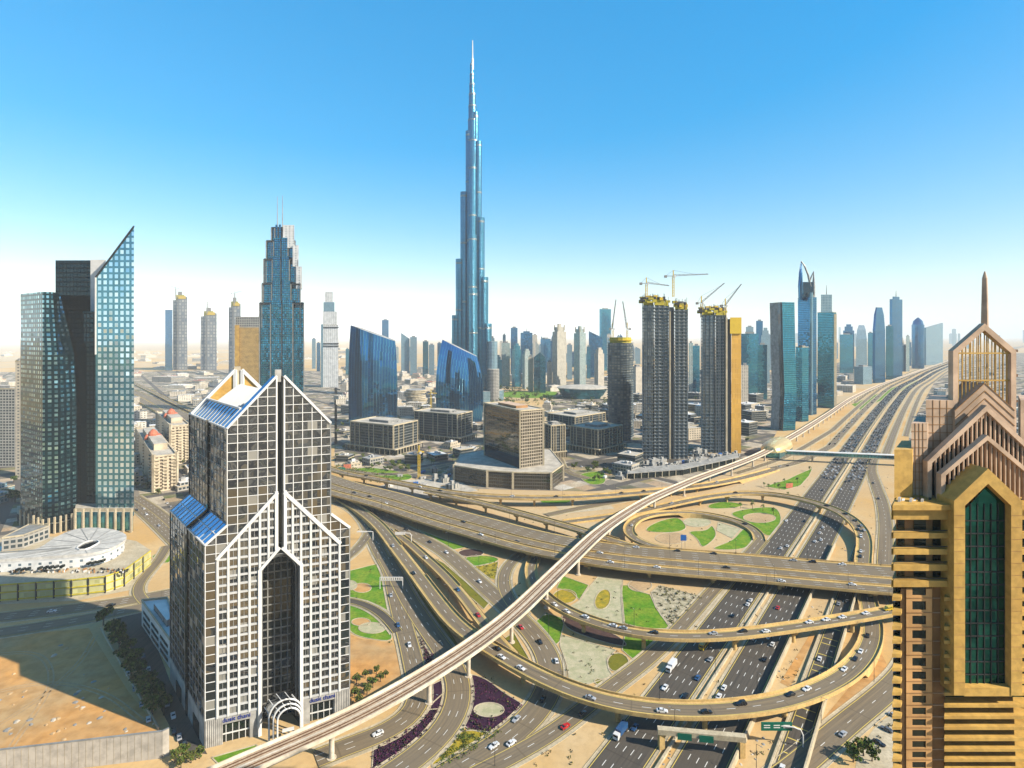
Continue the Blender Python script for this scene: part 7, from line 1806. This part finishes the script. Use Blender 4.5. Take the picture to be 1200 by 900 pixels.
# ------------------------------------------------------------------ cranes
def crane(label, px, yb, yt, Y, jib, counter, mast='crane_yellow', jb='crane_grey', luff=False, z0=None, w=2.2):
    x = X_(px, Y); zb = Z_(yb, Y) if z0 is None else z0; zt = Z_(yt, Y)
    T = thing('tower_crane', label, 'crane', (x, Y, zb))
    def mast_(m):
        for sx in (-1, 1):
            for sy in (-1, 1): m.bar((x + sx * w / 2, Y + sy * w / 2, zb), (x + sx * w / 2, Y + sy * w / 2, zt), w * .2, mast)
        z = zb; f = 1
        while z < zt - w: m.bar((x - f * w / 2, Y - w / 2, z), (x + f * w / 2, Y - w / 2, z + w * 1.6), w * .14, mast); m.bar((x - w / 2, Y - f * w / 2, z), (x - w / 2, Y + f * w / 2, z + w * 1.6), w * .14, mast); z += w * 1.6; f = -f
    part(T, 'mast', mast_)
    part(T, 'cab', lambda m: m.box((x + w * .9, Y - .4, zt + .6), (2.2, 2.4, 2.4), 'white_roof'))
    jx, jy = jib; e = Vector((X_(jx, Y), Y, Z_(jy, Y))); s = Vector((x, Y, zt + 1.2))
    def jib_(m):
        d = (e - s); n = max(4, int(d.length / 5)); up = Vector((0, 0, 1.9)) if not luff else Vector((-d.z, 0, d.x)).normalized() * 1.8
        for o in (Vector((0, -.8, 0)), Vector((0, .8, 0)), up): m.bar(s + o, e + o * .3, .55, jb)
        for k in range(n): a, c = s + d * (k / n), s + d * ((k + .5) / n); m.bar(a + Vector((0, -.8, 0)), c + up * .7, .3, jb); m.bar(c + up * .7, s + d * ((k + 1) / n) + Vector((0, -.8, 0)), .3, jb)
    part(T, 'jib', jib_)
    ce = Vector((X_(counter, Y), Y, zt + 1.2))
    part(T, 'counter_jib', lambda m: (m.bar(s, ce, 1.6, jb, .8), m.box((ce.x, Y, zt + .6), (3.4, 2.4, 3.2), 'concrete_dim')))
    ap = Vector((x, Y, zt + (9 if not luff else 11)))
    part(T, 'tie_bar', lambda m: (m.bar(s, ap, 1.1, mast), m.bar(ap, s.lerp(e, .7 if not luff else .95), .22, 'dark_steel'), m.bar(ap, ce, .22, 'dark_steel')))
crane('yellow tower crane on the left corner of the tallest two part construction tower', 757.5, 352, 333, 748, (784, 335), 751)
crane('tower crane with a long level jib, tallest above the two part construction tower', 789, 348, 324.5, 752, (830, 321.5), 780)
crane('luffing crane on the left corner of the gold striped construction tower', 822, 372, 356, 785, (849, 332), 817, luff=True)
crane('luffing crane above the gold striped construction tower, right of its twin', 850, 372, 359, 790, (869, 333), 845, luff=True)
crane('left luffing crane with a nearly upright jib on the round construction tower', 718, 400, 386, 890, (722, 351), 715, luff=True)
crane('right luffing crane with a nearly upright jib on the round construction tower', 735, 400, 386, 894, (730, 353), 738, luff=True)
crane('yellow building crane standing in the works behind the rear flyover', 491, 560, 531, YB(560), (497, 530), 487, jb='crane_yellow', z0=0)
crane('small yellow crane over the roofs between the curved blue towers', 505, 490, 462, 1000, (512, 461), 501, jb='crane_yellow', z0=0)
for px, yb, yt, Y, jx, jy, cx, lb in ((206, 350, 338, 2600, 199, 335, 209, 'thin crane on the leftmost slim unfinished tower in the haze'), (243, 368, 355, 2600, 252, 353, 239, 'thin crane on the squat unfinished tower in the haze'), (275, 358, 344, 2300, 284, 341, 271, 'thin crane on the unfinished tower behind the golden slab')):
    crane(lb, px, yb, yt, Y, (jx, jy), cx, 'crane_grey', w=4)

# ------------------------------------------------------------------ building site clutter
cl = 0
def clutter(poly, n, seed, label, group):
    r = random.Random(seed)
    for x, y in scatter(n, poly, seed, 1):
        p = P(x, y, 0); q = MB(); k = r.random(); a = r.choice((.4, .7, 1.0))
        if k < .4:
            q.box((p.x, p.y, 0), (r.uniform(5, 9), 2.6, 2.6), r.choice(('white_roof', 'grey_roof', 'sign_blue')), a, 0); q.box((p.x, p.y, 0), (1, 2.7, 2), 'dark_steel', a, .1)
        elif k < .7:
            for j in range(5): q.bar((p.x - 3, p.y + j * .7, .3 + .1 * j), (p.x + 5, p.y + j * .7 + 1.5, .3 + .1 * j), .5, ('steel', 'brown_clad', 'crane_yellow')[j % 3])
        else:
            q.box((p.x, p.y, 0), (r.uniform(6, 14), r.uniform(5, 9), r.uniform(3, 7)), r.choice(('f_lowgrey', 'concrete_raw')), a, 0)
            q.box((p.x, p.y, 0), (4, 3, 8), 'concrete_raw', a, 0)
        o = q.build('site_cabin' if k < .4 else ('material_pile' if k < .7 else 'site_block'), loc=tuple(p)); tag(o, label, 'site equipment', group)
clutter([(700, 560), (745, 562), (850, 545), (885, 528), (870, 520), (740, 540)], 60, 31, 'cabins and materials heaped on the building site at the foot of the construction towers', 'building site clutter')
clutter([(440, 570), (530, 575), (535, 552), (490, 548)], 24, 32, 'cabins and materials on the pale works area behind the rear flyover', 'works area clutter')
fp_ = [P(x, y, 0) for x, y in ((735, 562), (800, 557), (866, 542), (864, 537), (798, 551), (736, 555))]
T = thing('site_deck', 'low curved concrete deck on columns along the front of the building site', 'construction deck', tuple(P(800, 555, 0)))
part(T, 'slab', lambda m: m.prism([p.xy for p in fp_], 6.4, 7.2, 'concrete_raw', 'concrete_raw', True))
part(T, 'column', lambda m: [m.bar((*fp_[i].lerp(fp_[i + 1], k / 8).xy, 0), (*fp_[i].lerp(fp_[i + 1], k / 8).xy, 6.4), .8, 'concrete') for i in (0, 1, 3, 4) for k in range(9)])
part(T, 'inner_wall', lambda m: m.prism(inset([p.xy for p in fp_], .93), 0, 6.3, 'window_dark', 'concrete_raw'))
clutter([(735, 552), (800, 548), (868, 534), (860, 526), (745, 538)], 50, 33, 'cabins, crates and low frames between the construction towers', 'clutter between the construction towers')
